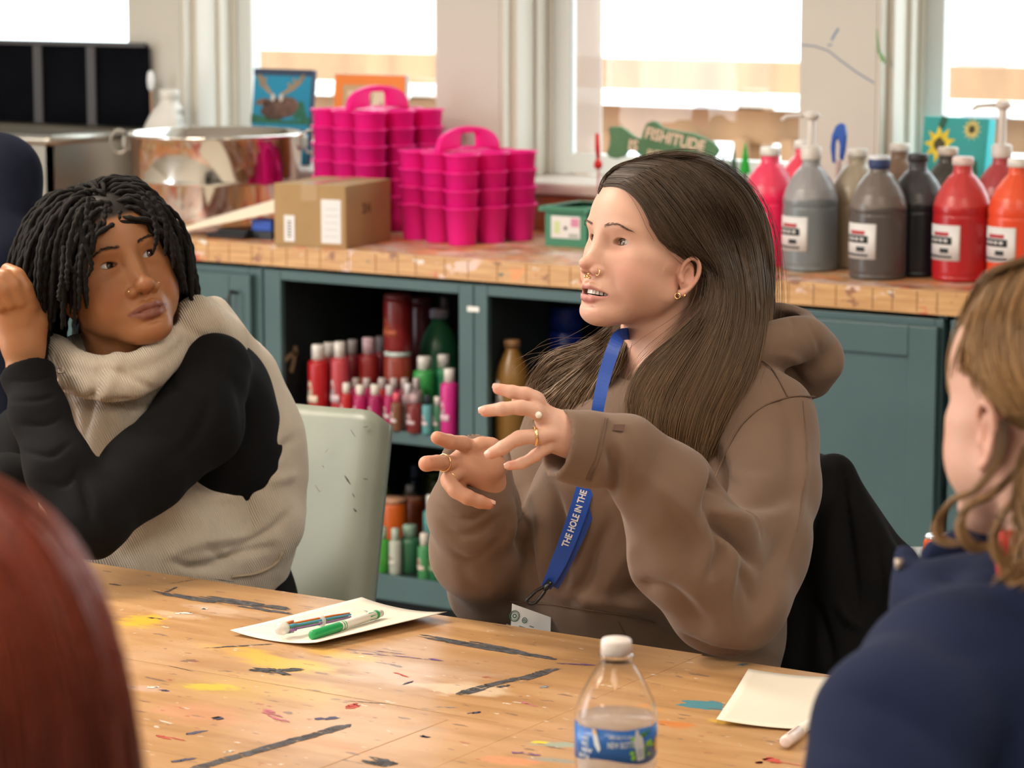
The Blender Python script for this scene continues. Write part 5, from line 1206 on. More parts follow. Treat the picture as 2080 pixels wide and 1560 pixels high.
# --- lanyard
M_lan = mat('lanyard_blue', (.012, .07, .40), .45, bump=.1, bscale=600); M_lan2 = mat('lanyard_blue_under', (.012, .05, .28), .5)
def ribbon(mb, pts, wd, th=.0012, off=.0015, side=None, mi=0, dirs=None):
    P = catmull(pts, max(12, len(pts)*6)); T_ = np.gradient(P, axis=0); T_ /= np.linalg.norm(T_, axis=1)[:, None]
    W_ = np.interp(np.linspace(0, 1, len(P)), np.linspace(0, 1, len(wd)), wd); vs = []
    for i in range(len(P)):
        nrm = TOC if dirs is None else dirs; sd = np.cross(T_[i], nrm); sd /= np.linalg.norm(sd); n_ = np.cross(sd, T_[i])*np.sign(np.dot(np.cross(sd, T_[i]), TOC))
        for a, bb in ((-1, 0), (1, 0), (1, 1), (-1, 1)): vs.append(P[i]+sd*a*W_[i]/2+n_*(off+th*bb))
    fs = [(i*4+k, i*4+(k+1) % 4, (i+1)*4+(k+1) % 4, (i+1)*4+k) for i in range(len(P)-1) for k in range(4)]+[(3, 2, 1, 0), tuple(range((len(P)-1)*4, len(P)*4))]
    mb.add(vs, fs, mi, False)
LY = thing('lanyard', 'blue lanyard lettered THE HOLE IN THE, worn over brown hoodie', 'lanyard', tuple(C(1180, 1040, 3.62)))
def front(px, py):
    q = [(p-CAM)@Fw for p in SURF1([(px+a, py+b_) for a in (-18, -8, 0, 8, 18, 28) for b_ in (-12, 0, 12)])]; q = [d for d in q if d > 3.49]; return min(q) if q else 3.6
dl = [front(1165, 1070), front(1150, 1105), front(1128, 1150), front(1110, 1185)]; dmin = [dl[0], dl[0], min(dl[0], dl[1]), min(dl[1:3]), min(dl[2:])]
dmin = [d-.005 for d in dmin]; d0 = dmin[0]
lpts = [C(1206, 935, d0), C(1192, 980, d0), C(1172, 1045, d0), C(1150, 1105, min(d0, dmin[2])), C(1130, 1152, dmin[3]), C(1110, 1192, dmin[4])]
b = MB(); ribbon(b, [p+Rt*.010+Fw*.003 for p in lpts], [.020, .024, .020, .014, .012], off=.0); obj('under_strap', b, M_lan2, LY, world=True)
b = MB(); ribbon(b, lpts, [.024, .023, .022, .020, .013], off=.001); obj('strap', b, M_lan, LY, world=True)
up = SURF1([(1218, 830), (1222, 800), (1232, 750), (1247, 712)]); du = [(p-CAM)@Fw for p in up]; dd_ = max(3.55, min(du))
b = MB(); ribbon(b, [C(1212, 850, 3.60), C(1217, 815, 3.60), C(1229, 760, 3.615), C(1247, 705, 3.63), C(1262, 680, 3.66), C(1300, 680, 3.74)], [.015, .016, .017, .016, .014], off=.0); obj('neck_strap', b, M_lan, LY, world=True)
# lettering along the strap
vs, fs = text_mesh('THE HOLE IN THE', 1.0, ext=.0, offset=.028); vs = np.array(vs); Lt = vs[:, 0].max(); P = catmull(lpts, 120); k0 = 0
L_ = np.r_[0, np.cumsum(np.linalg.norm(np.diff(P, axis=0), axis=1))]
pr = np.array([[1040+FPX*((p-CAM)@Rt)/((p-CAM)@Fw), 780-FPX*((p-CAM)@Up)/((p-CAM)@Fw)] for p in P])
l1 = np.interp(996, pr[:, 1], L_); l0 = np.interp(1110, pr[:, 1], L_); T_ = np.gradient(P, axis=0); T_ /= np.linalg.norm(T_, axis=1)[:, None]
out = []
for x, y, z in vs:
    l = l0+(l1-l0)*x/Lt; p = np.array([np.interp(l, L_, P[:, i]) for i in range(3)]); t_ = -np.array([np.interp(l, L_, T_[:, i]) for i in range(3)]); sd = np.cross(TOC, t_); sd /= np.linalg.norm(sd); n_ = np.cross(t_, sd)
    out.append(p+sd*(y*.0118*1.02-.0033)+n_*.0028)
obj('lettering', MB().add(out, fs), mat('lanyard_letter_white', (.72, .72, .74), .5), LY, world=True)
pc = C(1107, 1195, dmin[4]-.010); M_bp = mat('black_clip', (.01, .01, .011), .3)
a = C(1118, 1180, dmin[4]-.010)
b = MB(); b.tube([a, pc], [.0075, .008], 10, flat=.5); obj('strap_end', b, M_bp, LY, world=True)
b = MB(); q = [(1104, 1193), (1090, 1200), (1077, 1212), (1070, 1220), (1075, 1226), (1086, 1225), (1096, 1215), (1106, 1202), (1107, 1196)]
b.tube(catmull([C(x, y, dmin[4]-.010) for x, y in q], 30), .0022, 8); obj('hook', b, M_bp, LY, world=True)
# name card hanging at the table edge
q = [(1040, 1226), (1119, 1254), (1117, 1330), (1036, 1300)]; ds = [(p-CAM)@Fw for p in SURF1([(1045, 1235), (1110, 1260)])]; dc = max(min(ds)-.010, 3.672)
Pq = [C(x, y, dc+.0*x) for x, y in q]; CD = thing('name_card', 'white name card with green emblem hanging at hoodie pocket', 'badge', tuple(Pq[0]))
b = MB(); b.add(Pq+[p+Fw*.001 for p in Pq], [(0, 1, 2, 3), (7, 6, 5, 4), (0, 4, 5, 1), (1, 5, 6, 2), (2, 6, 7, 3), (3, 7, 4, 0)]); obj('card', b, mat('card_white', (.66, .68, .70), .4), CD, world=True)
ex = (Pq[1]-Pq[0])/np.linalg.norm(Pq[1]-Pq[0]); ey = np.array(Pq[3]-Pq[0]); ey -= ex*(ey@ex); ey /= np.linalg.norm(ey); nn = np.cross(ex, ey); nn = nn*np.sign(nn@TOC)
M_gi = mat('green_emblem_ink', (.04, .12, .08), .6); b = MB()
def circ(c, r, w_): 
    pts = [c+ex*r*math.cos(a)+ey*r*1.1*math.sin(a) for a in np.linspace(0, 2*math.pi, 26)]; b.tube(pts, w_, 5, cap=False)
c0 = Pq[0]+ex*.0085+ey*.014+nn*.0004; circ(c0, .0062, .0006); circ(c0, .0046, .0003); circ(c0, .0022, .0007)
c1 = Pq[0]+ex*.0225+ey*.0150+nn*.0004; circ(c1, .0030, .0005); circ(c1, .0012, .0004); obj('emblem', b, M_gi, CD, world=True)
b = MB()
for (u, v_, w_) in ((.002, .027, .006), (.0185, .0235, .008), (.031, .019, .006)):
    p = Pq[0]+ex*u+ey*v_+nn*.0003; b.add([p, p+ex*w_, p+ex*w_+ey*.0016, p+ey*.0016], [(0, 1, 2, 3)])
obj('printed_text', b, mat('grey_print', (.2, .22, .24), .6), CD, world=True)
# --- the hair
def hair_mat(name, root, tip, rough=.48, spec=.28, zc=None, ang=None):
    """colour by strand (Col.r random) and by height: roots are darker than the sun-bleached ends"""
    m = bpy.data.materials.new(name); MATS[name] = m; m.use_nodes = True; nt = m.node_tree; b = nt.nodes['Principled BSDF']; L = nt.links.new
    a = _n(nt, 'ShaderNodeAttribute', attribute_name='Col'); sp = _n(nt, 'ShaderNodeSeparateColor'); L(a.outputs['Color'], sp.inputs[0])
    x = _n(nt, 'ShaderNodeMix', data_type='RGBA'); x.inputs[6].default_value = (*root, 1); x.inputs[7].default_value = (*tip, 1); L(sp.outputs[1], x.inputs[0])
    y = _n(nt, 'ShaderNodeMix', data_type='RGBA', blend_type='MULTIPLY'); y.inputs[0].default_value = 1; r = _n(nt, 'ShaderNodeMapRange'); r.inputs[3].default_value = .7; r.inputs[4].default_value = 1.35
    L(sp.outputs[0], r.inputs[0]); L(x.outputs[2], y.inputs[6]); L(r.outputs[0], y.inputs[7]); L(y.outputs[2], b.inputs['Base Color'])
    b.inputs['Roughness'].default_value = rough; b.inputs['Specular IOR Level'].default_value = spec; return m
def hair_strands(name, paths, rad, m, parent, tipf=None, sides=3, tip=.35):
    P = np.asarray(paths, float); N_, K_, _ = P.shape; o = strands(name, P, rad, m, parent, sides, tip)
    tf = tipf if tipf is not None else np.linspace(0, 1, K_)[None, :].repeat(N_, 0)
    ca = o.data.color_attributes['Col']; rnd = np.repeat(RNG.uniform(0, 1, N_), K_*sides); g = np.repeat(tf.reshape(-1), sides)
    ca.data.foreach_set('color', np.c_[rnd, g, np.zeros_like(g), np.ones_like(g)].astype(np.float32).ravel()); return o
def sheet(guides, n, K_, jit, rng=RNG, depth=.0, clump=.0):
    """interpolate strands across an ordered list of guide curves (world points)"""
    G = np.stack([catmull(g, K_) for g in guides]); m = len(G); out = []
    for _ in range(n):
        u = rng.random()*(m-1); i = min(int(u), m-2); t = u-i; t = t*t*(3-2*t)*.3+t*.7
        p = G[i]*(1-t)+G[i+1]*t; tt = np.linspace(0, 1, K_)[:, None]
        ph = rng.uniform(0, 6.28, 3); w_ = jit*(.25+tt)*(np.sin(tt*rng.uniform(2, 6)+ph[0])*.6+np.sin(tt*rng.uniform(6, 12)+ph[1])*.25)
        q = p+w_*rng.normal(0, 1, 3)+rng.normal(0, jit*.35, 3)+Fw*rng.random()*depth
        cut = rng.uniform(.86, 1.0); out.append(np.stack([np.interp(np.linspace(0, cut, K_), np.linspace(0, 1, K_), q[:, k]) for k in range(3)], 1))
    return np.array(out)
M_hairB = hair_mat('brown_hair_strands', (.078, .051, .034), (.22, .13, .065))
HC = H['c']; 
def onhead(x, y, pad=.010):
    """depth where the camera ray meets the hair-covered skull"""
    R, c, sc = H['R'], H['c'], H['s']; rr = np.array((.098, .077, .086))*sc+pad; cc = c+R@(np.array((-.014, 0, .030))*sc)
    o = R.T@(CAM-cc)/rr; d = R.T@ray(x, y)/rr; A = d@d; B = o@d; Cc = o@o-1; D = B*B-A*Cc
    return (-B-math.sqrt(D))/A if D > 0 else -B/A
def hp(x, y, d=None, pad=.010): return C(x, y, onhead(x, y, pad) if d is None else d)
near = [
 [hp(1228, 377, pad=.012), hp(1266, 379, pad=.015), hp(1304, 412, pad=.016), hp(1340, 482, pad=.014), hp(1396, 528, pad=.006), hp(1438, 536, pad=.004), C(1432, 620, 3.625), C(1375, 680, 3.62), C(1315, 730, 3.60), C(1282, 780, 3.59), C(1272, 840, 3.585), C(1300, 900, 3.59)],
 [hp(1240, 360, pad=.012), hp(1290, 366, pad=.016), hp(1345, 426, pad=.017), hp(1400, 503, pad=.016), hp(1445, 545, pad=.013), C(1450, 600, 3.62), C(1430, 655, 3.61), C(1380, 725, 3.60), C(1340, 790, 3.59), C(1320, 850, 3.58), C(1325, 900, 3.59), C(1350, 935, 3.60)],
 [hp(1262, 338), hp(1340, 345), hp(1405, 415), hp(1450, 490), C(1478, 560, 3.63), C(1483, 620, 3.615), C(1470, 680, 3.60), C(1445, 750, 3.595), C(1415, 820, 3.59), C(1400, 870, 3.59), C(1395, 910, 3.60), C(1405, 940, 3.60)],
 [hp(1310, 320), hp(1390, 335), hp(1455, 400), hp(1495, 480), C(1515, 560, 3.65), C(1520, 630, 3.63), C(1510, 700, 3.61), C(1480, 770, 3.60), C(1450, 830, 3.60), C(1435, 880, 3.60), C(1425, 915, 3.60), C(1425, 945, 3.60)],
 [hp(1350, 316), hp(1430, 340), hp(1490, 395), hp(1530, 470), C(1545, 550, 3.69), C(1550, 630, 3.67), C(1540, 700, 3.64), C(1520, 770, 3.625), C(1490, 830, 3.62), C(1465, 880, 3.62), C(1445, 920, 3.62), C(1435, 950, 3.62)],
 [hp(1380, 314), hp(1460, 340), hp(1520, 395), hp(1550, 470), C(1562, 550, 3.74), C(1565, 620, 3.73), C(1556, 690, 3.70), C(1540, 750, 3.67), C(1515, 810, 3.65), C(1490, 860, 3.64), C(1465, 905, 3.63), C(1448, 940, 3.63)]]
st = [np.concatenate([sheet(near, 5200, 26, .0028, depth=.010), sheet(near[:2], 900, 26, .0012, depth=.002)])]
# crown, going back and down behind
back = [[hp(1262, 336, pad=.012), hp(1330, 318, pad=.012), hp(1420, 322, pad=.012), C(1500, 370, 3.80), C(1545, 440, 3.84), C(1560, 520, 3.86), C(1560, 600, 3.86), C(1555, 680, 3.84), C(1540, 740, 3.80)],
        [hp(1300, 322, pad=.012), hp(1380, 312, pad=.014), C(1450, 325, 3.78), C(1515, 375, 3.80), C(1552, 440, 3.80), C(1566, 520, 3.79), C(1568, 600, 3.78), C(1560, 680, 3.76), C(1545, 740, 3.74)]]
st.append(sheet(back, 900, 26, .003, depth=.01))
# far side of the parting
far = [[hp(1232, 372), hp(1222, 385, pad=.004), C(1218, 400, onhead(1240, 400)+.03), C(1225, 430, 3.72), C(1235, 500, 3.76)],
       [hp(1262, 338), hp(1235, 352), hp(1222, 372, pad=.006), C(1222, 400, 3.70), C(1232, 500, 3.78)],
       [hp(1300, 322), hp(1262, 332), hp(1238, 350, pad=.010), C(1228, 390, 3.74), C(1240, 500, 3.80)]]
st.append(sheet(far, 420, 26, .0015))
# hair falling over the far shoulder, seen below the chin
fall = [[C(1290, 560, 3.80), C(1262, 640, 3.78), C(1225, 680, 3.74), C(1180, 705, 3.74), C(1120, 720, 3.75), C(1085, 760, 3.76), C(1066, 800, 3.77)],
        [C(1300, 560, 3.80), C(1275, 650, 3.76), C(1240, 700, 3.72), C(1200, 735, 3.71), C(1155, 770, 3.72), C(1120, 800, 3.73), C(1105, 835, 3.74)],
        [C(1310, 560, 3.78), C(1285, 655, 3.74), C(1255, 710, 3.70), C(1230, 750, 3.69), C(1200, 790, 3.69), C(1180, 825, 3.70), C(1170, 850, 3.71)],
        [C(1315, 560, 3.77), C(1290, 660, 3.72), C(1262, 720, 3.69), C(1245, 765, 3.68), C(1225, 805, 3.68), C(1208, 840, 3.69), C(1200, 870, 3.70)]]
st.append(sheet(fall, 3000, 26, .005, depth=.04))
lowf = [[C(1240, 700, 3.72), C(1190, 740, 3.70), C(1140, 780, 3.70), C(1100, 815, 3.70), C(1085, 850, 3.71)], [C(1250, 700, 3.71), C(1215, 750, 3.69), C(1175, 800, 3.68), C(1145, 850, 3.68), C(1130, 890, 3.69)], [C(1258, 700, 3.70), C(1232, 760, 3.68), C(1208, 820, 3.67), C(1190, 870, 3.67), C(1180, 900, 3.68)]]
st.append(sheet(lowf, 1500, 26, .005, depth=.03))
# strands of the near side hanging inside, between neck and front sheet
inner = [[hp(1432, 560, pad=.0), C(1420, 640, 3.66), C(1370, 700, 3.66), C(1330, 760, 3.645), C(1305, 830, 3.635), C(1290, 880, 3.63)], [hp(1470, 560, pad=.0), C(1450, 650, 3.67), C(1410, 740, 3.65), C(1380, 820, 3.64), C(1360, 880, 3.63), C(1350, 930, 3.63)], [C(1510, 600, 3.70), C(1500, 680, 3.68), C(1470, 760, 3.66), C(1440, 840, 3.65), C(1420, 900, 3.64), C(1410, 950, 3.64)]]
st.append(sheet(inner, 1800, 26, .003, depth=.03))
# flyaways
def fly(paths, n, j):
    q = paths[RNG.choice(len(paths), n)].copy(); tt = np.linspace(0, 1, q.shape[1])[None, :, None]; q += RNG.normal(0, j, (n, 1, 3))*tt+RNG.normal(0, j*.3, (n, 1, 3))*np.sin(tt*5); return q
allst = np.concatenate(st); flies = np.concatenate([fly(st[0], 160, .012), fly(st[1], 120, .010), fly(st[3], 260, .02)])
zt = np.clip((1.19-allst[..., 2])/.30, 0, 1); zf = np.clip((1.19-flies[..., 2])/.30, 0, 1)
hr = hair_strands('hair', allst, .00062, M_hairB, W1, tipf=zt); hair_strands('flyaway_hair', flies, .00022, M_hairB, W1, tipf=zf)
# the dense inner mass of the hair
lo, hi = bbox_of([p for g in near+back+far+fall for p in g], .04); s = SDF(lo, hi, .004)
R_, c_, sc_ = H['R'], H['c'], H['s']
s.ell(c_+R_@(np.array((-.022, 0, .034))*sc_), np.array((.098, .080, .089))*sc_-.006, .01, R=R_)
# clear the face from the cap: hairline plane cut by an ellipsoid of the face
fc = c_+R_@(np.array((.085, 0, -.035))*sc_)
s.ell(fc, np.array((.070, .073, .103))*sc_, .006, True, R=R_); s.ell(c_+R_@(np.array((.02, .06, -.05))*sc_), np.array((.050, .045, .062))*sc_, .006, True, R=R_)
for g, r, sh in ((near[2], .018, .0), (near[3], .024, -.005), (near[4], .026, -.022)):
    q = [p+Fw*(r+.012)+Rt*sh for p in g[4:]]; s.chain(q, list(np.linspace(r, r*.35, len(q))), .02, .01)
for g, r in ((fall[1], .02), (fall[2], .02)):
    q = [p+Fw*(r+.02) for p in g[1:]]; s.chain(q, list(np.linspace(r, r*.3, len(q))), .02, .01)
v, f = s.mesh(); vv = np.clip((1.19-v[:, 2])/.30, 0, 1)
raw('hair_mass', v, f, M_hairB, W1, colors=np.c_[np.full(len(v), .15), vv*.8, np.zeros(len(v))])
# ================================================================ woman in the cream ribbed vest
def rib_mat(name, col, scale, dirv, rough=.85):
    m = mat(name, col, rough, sheen=.3, var=.05, vscale=6); nt = m.node_tree; L = nt.links.new; b = nt.nodes['Principled BSDF']
    tc = _n(nt, 'ShaderNodeTexCoord'); mp = _n(nt, 'ShaderNodeVectorMath', operation='DOT_PRODUCT'); mp.inputs[1].default_value = tuple(dirv)
    nz = _n(nt, 'ShaderNodeTexNoise'); nz.inputs['Scale'].default_value = 9; nz.inputs['Detail'].default_value = 1; L(tc.outputs['Object'], nz.inputs['Vector'])
    L(tc.outputs['Object'], mp.inputs[0]); ad = _n(nt, 'ShaderNodeMath', operation='MULTIPLY_ADD'); ad.inputs[1].default_value = .022; L(nz.outputs['Fac'], ad.inputs[0]); L(mp.outputs['Value'], ad.inputs[2])
    s1 = _n(nt, 'ShaderNodeMath', operation='MULTIPLY'); s1.inputs[1].default_value = scale; L(ad.outputs[0], s1.inputs[0]); s2 = _n(nt, 'ShaderNodeMath', operation='SINE'); L(s1.outputs[0], s2.inputs[0])
    bp = _n(nt, 'ShaderNodeBump'); bp.inputs['Strength'].default_value = .8; bp.inputs['Distance'].default_value = .0010; L(s2.outputs[0], bp.inputs['Height']); L(bp.outputs[0], b.inputs['Normal'])
    return m
W2 = thing('person', 'woman in cream ribbed vest and black sleeves with short dark locs, head on hand', 'person', tuple(C(330, 1480, 4.25)))
H = HEAD2; SK2 = (.34, .150, .066); LIP2 = (.20, .068, .052); BL2 = (.36, .115, .055)
s = head_sdf(lips=2.0, smile=.0018, lid=.85, fat=.0, cheek=.002, nosew=1.42, ear=(1, 1), mw=.031, ears=.85, neck=((-.02, 0, -.06), (-.055, -.012, -.20)), neck_r=(.052, .056))
hv, hf = s.mesh(); hc = face_colors(hv, SK2, LIP2, BL2, 0, mw=.031, smile=.0018, scalp=(.008, .006, .005), line=.062); parts = [(xf(hv, H['R'], H['c'], H['s']), hf, hc)]
# raised hand buried in the locs at the back of the head
dh = 4.02
def J(x, y, dd=0.0): return C(x, y, dh+dd)
f1 = ([J(60, 620, -.02), J(50, 585, -.03), J(35, 560, -.03), J(15, 548, -.02)], [.0125, .0110, .0105, .0095])
f2 = ([J(40, 610, -.03), J(28, 580, -.04), J(10, 562, -.04), J(-12, 556, -.03)], [.0125, .0110, .0100, .0090])
f3 = ([J(20, 612, -.035), J(5, 588, -.045), J(-15, 575, -.045), J(-38, 575, -.035)], [.0120, .0105, .0098, .0088])
f4 = ([J(0, 620, -.035), J(-15, 602, -.04), J(-35, 596, -.04), J(-55, 600, -.03)], [.0110, .0098, .0090, .0080])
th = ([J(78, 650, .0), J(85, 610, .02), J(90, 575, .035), J(92, 545, .045)], [.0150, .0125, .0110, .0095])
palm = [(J(55, 625, -.012), J(50, 700, .0), .0185, .022), (J(35, 620, -.015), J(42, 700, -.002), .0185, .021), (J(12, 620, -.018), J(32, 700, -.004), .018, .020), (J(75, 655, .0), J(60, 710, .0), .017, .021)]
wrist = [(J(46, 700, -.0), .0268), (J(52, 760, .0), .0245), (J(75, 860, .01), .030)]
v, f, c = hand(palm, [f1, f2, f3, f4], th, wrist, SK2, (.32, .13, .065), h=.0016); parts.append((v, f, c))
b1, b2 = pxbox(-60, 620, 640, 1500, 3.8, 4.6, .05); b1[2] = .45; s = SDF(b1, b2, .012)
neckb = xf([(-.055, -.012, -.19)], H['R'], H['c'], H['s'])[0]
s.chain([neckb, C(330, 850, 4.22), C(380, 1050, 4.27), C(400, 1400, 4.35)], [.05, .10, .11, .13], .04)
v, f = s.mesh(); parts.append((v, f, SK2))
V, F, K = joinm(parts); raw('body', V, F, M_skin2, W2, colors=K)
M_brow2 = mat('brow_hair_black', (.012, .008, .006), .7)
for sd in (-1, 1): eyeball(sd, (1, .34, .04), (.035, .016, .008), H['R'], H['c'], H['s'], W2)
for sd in (-1, 1): brow(sd, hv, H['R'], H['c'], H['s'], M_brow2, W2, thick=.0045, n=150, z0=.019, r=.00024)
for sd in (-1, 1): lashes(sd, H['R'], H['c'], H['s'], M_brow2, W2, .85)
for q in ((.0985, -.0232, -.044), (.0985, .0232, -.044)):
    b = MB(); b.lathe([(.0002, -.0020), (.0016, -.0013), (.0020, 0), (.0016, .0013), (.0002, .0020)], 10, c=tuple(xf([q], H['R'], H['c'], H['s'])[0])); obj('nose_stud', b, M_gold, W2, world=True)
b = MB(); b.lathe([(.0002, -.0025), (.0020, -.0016), (.0025, 0), (.0020, .0016), (.0002, .0025)], 10, c=tuple(xf([(.000, -.0785, -.052)], H['R'], H['c'], H['s'])[0])); obj('ear_stud', b, M_gold, W2, world=True)
# black fitted top: sleeves and side
M_black = mat('black_jersey', (.0055, .0058, .0068), .9, spec=.15, bump=.1, bscale=700)
lo, hi = pxbox(-40, 640, 640, 1480, 3.72, 4.62, .02); lo[2] = .5; s = SDF(lo, hi, .0038)
s.chain([T(440, 745, 4.13), T(400, 860, 4.08), T(290, 960, 3.99), T(185, 1060, 3.90)], [.050, .064, .058, .046], .02, .02)
s.chain([T(185, 1060, 3.90), T(120, 950, 3.93), T(80, 840, 3.97), T(56, 756, 4.007), T(48, 720, 4.02)], [.048, .045, .039, .034, .033], .02, .02)
s.chain([T(430, 800, 4.20), T(440, 930, 4.24), T(420, 1080, 4.28), T(430, 1240, 4.32), T(450, 1420, 4.36)], [.075, .10, .11, .125, .13], .03, .03)
s.chain([T(230, 780, 4.30), T(60, 900, 4.34), T(-20, 1060, 4.25)], [.06, .055, .05], .03, .03)
s.chain([T(-20, 1060, 4.25), T(20, 980, 4.15)], [.05, .045], .03, .03)
cutplane(s, T(54, 754, 4.006), (T(54, 740, 4.006)-T(80, 840, 3.97)), rad=.055)
s.ell(T(455, 850, 4.215), (.080, .080, .115), .02)
v, f = s.mesh()
FB = [([(115, 760), (75, 770), (15, 775)], -.003, 5), ([(118, 800), (80, 812), (18, 815)], -.003, 6), ([(125, 850), (90, 862), (30, 862)], -.003, 6), ([(145, 900), (100, 925), (40, 915)], -.0035, 7), ([(160, 950), (130, 985), (70, 980)], -.004, 7), ([(160, 960), (175, 1010), (190, 1060)], -.007, 10),
      ([(330, 760), (360, 790), (420, 790)], -.003, 10), ([(240, 860), (300, 880), (360, 880)], -.003, 12), ([(430, 800), (400, 880), (350, 930)], -.004, 12), ([(470, 760), (500, 840), (500, 900)], -.004, 12)]
v = folds(v, f, FB, wav=[(.0008, 90, 5)]); raw('black_top', v, f, M_black, W2)
# vest
Tr = (T(600, 900, 4.3)-T(300, 900, 4.3)); ribdir = Rt*.80+Fh*.25+Up*.33; ribdir /= np.linalg.norm(ribdir)
M_vest = rib_mat('cream_ribbed_knit', (.61, .53, .43), 2*math.pi/.0032, ribdir)
lo, hi = pxbox(20, 625, 540, 1330, 3.85, 4.72, .02); lo[2] = .5; s = SDF(lo, hi, .0042)
# back and side panel, rounded and puffy
s.chain([T(345, 700, 4.24), T(420, 790, 4.28), T(455, 900, 4.28), T(440, 1010, 4.28), T(410, 1110, 4.28), T(400, 1190, 4.30)], [.055, .095, .112, .122, .128, .112], .04, .04)
s.chain([T(300, 1060, 4.17), T(330, 1120, 4.18), T(380, 1160, 4.20)], [.10, .105, .09], .04, .04)
# front panel below the chin
s.chain([T(175, 760, 4.17), T(190, 860, 4.15), T(200, 960, 4.15), T(220, 1060, 4.17)], [.060, .072, .085, .10], .03, .03)
s.chain([T(300, 740, 4.12), T(240, 830, 4.10), T(200, 920, 4.10)], [.040, .045, .045], .02, .02)
s.ell(T(530, 1060, 4.24), (.055, .055, .05), .03); s.chain([T(430, 640, 4.20), T(520, 760, 4.26), T(565, 880, 4.27), T(575, 970, 4.27)], [.030, .030, .030, .034], .02, .02)
# shoulder strap over to the armhole front
s.chain([T(352, 690, 4.13), T(400, 655, 4.15), T(455, 690, 4.18)], [.026, .034, .036], .02, .02)
# stand-up collar
nk = xf([(-.03, -.004, -.125)], H['R'], H['c'], H['s'])[0]; col = []
for x, y, d in ((108, 700, 4.10), (150, 732, 4.05), (215, 744, 4.02), (280, 734, 4.03), (330, 700, 4.08), (362, 650, 4.16), (350, 612, 4.26)): col.append(T(x, y, d))
smooth_chain(s, col, [.016, .016, .017, .017, .017, .018, .020], 26, .010, .006)
smooth_chain(s, [p-Up*.028 for p in col], [.020]*7, 26, .012, .008)
smooth_chain(s, [T(100, 700, 4.12), T(104, 740, 4.11), T(110, 800, 4.11)], [.014, .016, .02], 10, .010, .008)
s.chain([nk+np.array([0, 0, .06]), nk-np.array([0, 0, .02])], [.070, .058], .006, .006, True)
# armhole
s.chain([T(470, 750, 4.06), T(462, 850, 4.09), T(440, 925, 4.11)], [.052, .062, .058], .022, .016, True)
s.chain([T(420, 740, 4.02), T(380, 860, 4.02), T(300, 940, 3.98), T(200, 1040, 3.92)], [.055, .066, .060, .052], .01, .01, True)
v, f = s.mesh()
FV = [([(395, 830), (330, 800), (250, 760), (205, 745)], -.004, 7), ([(205, 740), (180, 830), (160, 930)], -.010, 10), ([(205, 815), (260, 820), (310, 830)], -.008, 9), ([(240, 700), (230, 760), (205, 820)], .006, 14), ([(130, 760), (150, 860), (150, 940)], -.007, 9),
      ([(480, 640), (520, 740), (500, 840), (530, 900)], -.006, 14), ([(570, 800), (562, 860), (550, 890)], -.004, 8), ([(598, 885), (570, 915), (548, 930)], -.007, 9), ([(600, 965), (575, 972), (545, 978)], .006, 12), ([(500, 985), (510, 1040), (512, 1090)], -.005, 9),
      ([(590, 1040), (555, 1075), (510, 1100), (440, 1120)], -.008, 9), ([(560, 1110), (500, 1120), (450, 1140), (380, 1150)], -.010, 9), ([(500, 1090), (440, 1095), (380, 1110), (340, 1130)], .008, 12), ([(345, 1140), (400, 1155), (470, 1150)], -.010, 8), ([(420, 1110), (460, 1135), (490, 1120)], -.006, 8),
      ([(200, 1100), (280, 1060), (360, 1020), (430, 1000)], .006, 22), ([(250, 1130), (320, 1090), (400, 1060)], -.004, 16), ([(360, 985), (430, 1010), (500, 1005)], .004, 10), ([(400, 600), (450, 650), (480, 720)], .004, 14), ([(345, 640), (400, 680), (440, 700)], -.004, 9)]
v = folds(v, f, FV, wav=[(.0014, 50, 9), (.0006, 120, 10)]); raw('vest', v, f, M_vest, W2); SURF2 = snap_mesh(v)
seam_tube('vest_hem', [[(578, 1115), (560, 1145), (520, 1165), (470, 1172)]], SURF2, .0022, mat('cream_seam', (.42, .34, .25), .9), W2)
zp = SURF2([(120, 760), (124, 790)]); 
b = MB(); a_ = zp[0]-Fw*.006; e_ = C(123, 792, (a_-CAM)@Fw); b.tube([a_, (a_+e_)/2, e_], [.004, .0062, .0085], 12, flat=.3); b.tube([C(x, y, (a_-CAM)@Fw) for x, y in ((118, 748), (128, 748), (129, 756), (117, 757), (118, 748))], .0014, 6)
obj('zip_pull', b, mat('zip_taupe', (.45, .37, .31), .35, metal=.6), W2, world=True)
b = MB(); zz = SURF2([(118, 770), (124, 830), (130, 890), (136, 940)]); b.tube([p-Fw*.0005 for p in catmull(zz, 16)], .0035, 6); obj('zip', b, mat('zip_tape', (.34, .27, .21), .7), W2, world=True)
# trousers
hip = C(420, 1440, 4.36); hip[2] = .56; kn = hip-Rt*.30-Fh*.28; kn[2] = .52
s = SDF(np.minimum(hip, kn)-.35, np.maximum(hip, kn)+.35, .012)
for sg in (-1, 1):
    o_ = np.cross(np.array([0, 0, 1.]), (kn-hip)/np.linalg.norm(kn-hip))*.09*sg; a = hip+o_; k_ = kn+o_*1.2; s.chain([a, k_, k_+np.array([0, 0, -.42])], [.085, .062, .045], .03, .02)
s.chain([hip, C(430, 1240, 4.33)], [.15, .12], .04); v, f = s.mesh(); raw('trousers', v, f, mat('black_trousers', (.008, .008, .010), .85), W2)
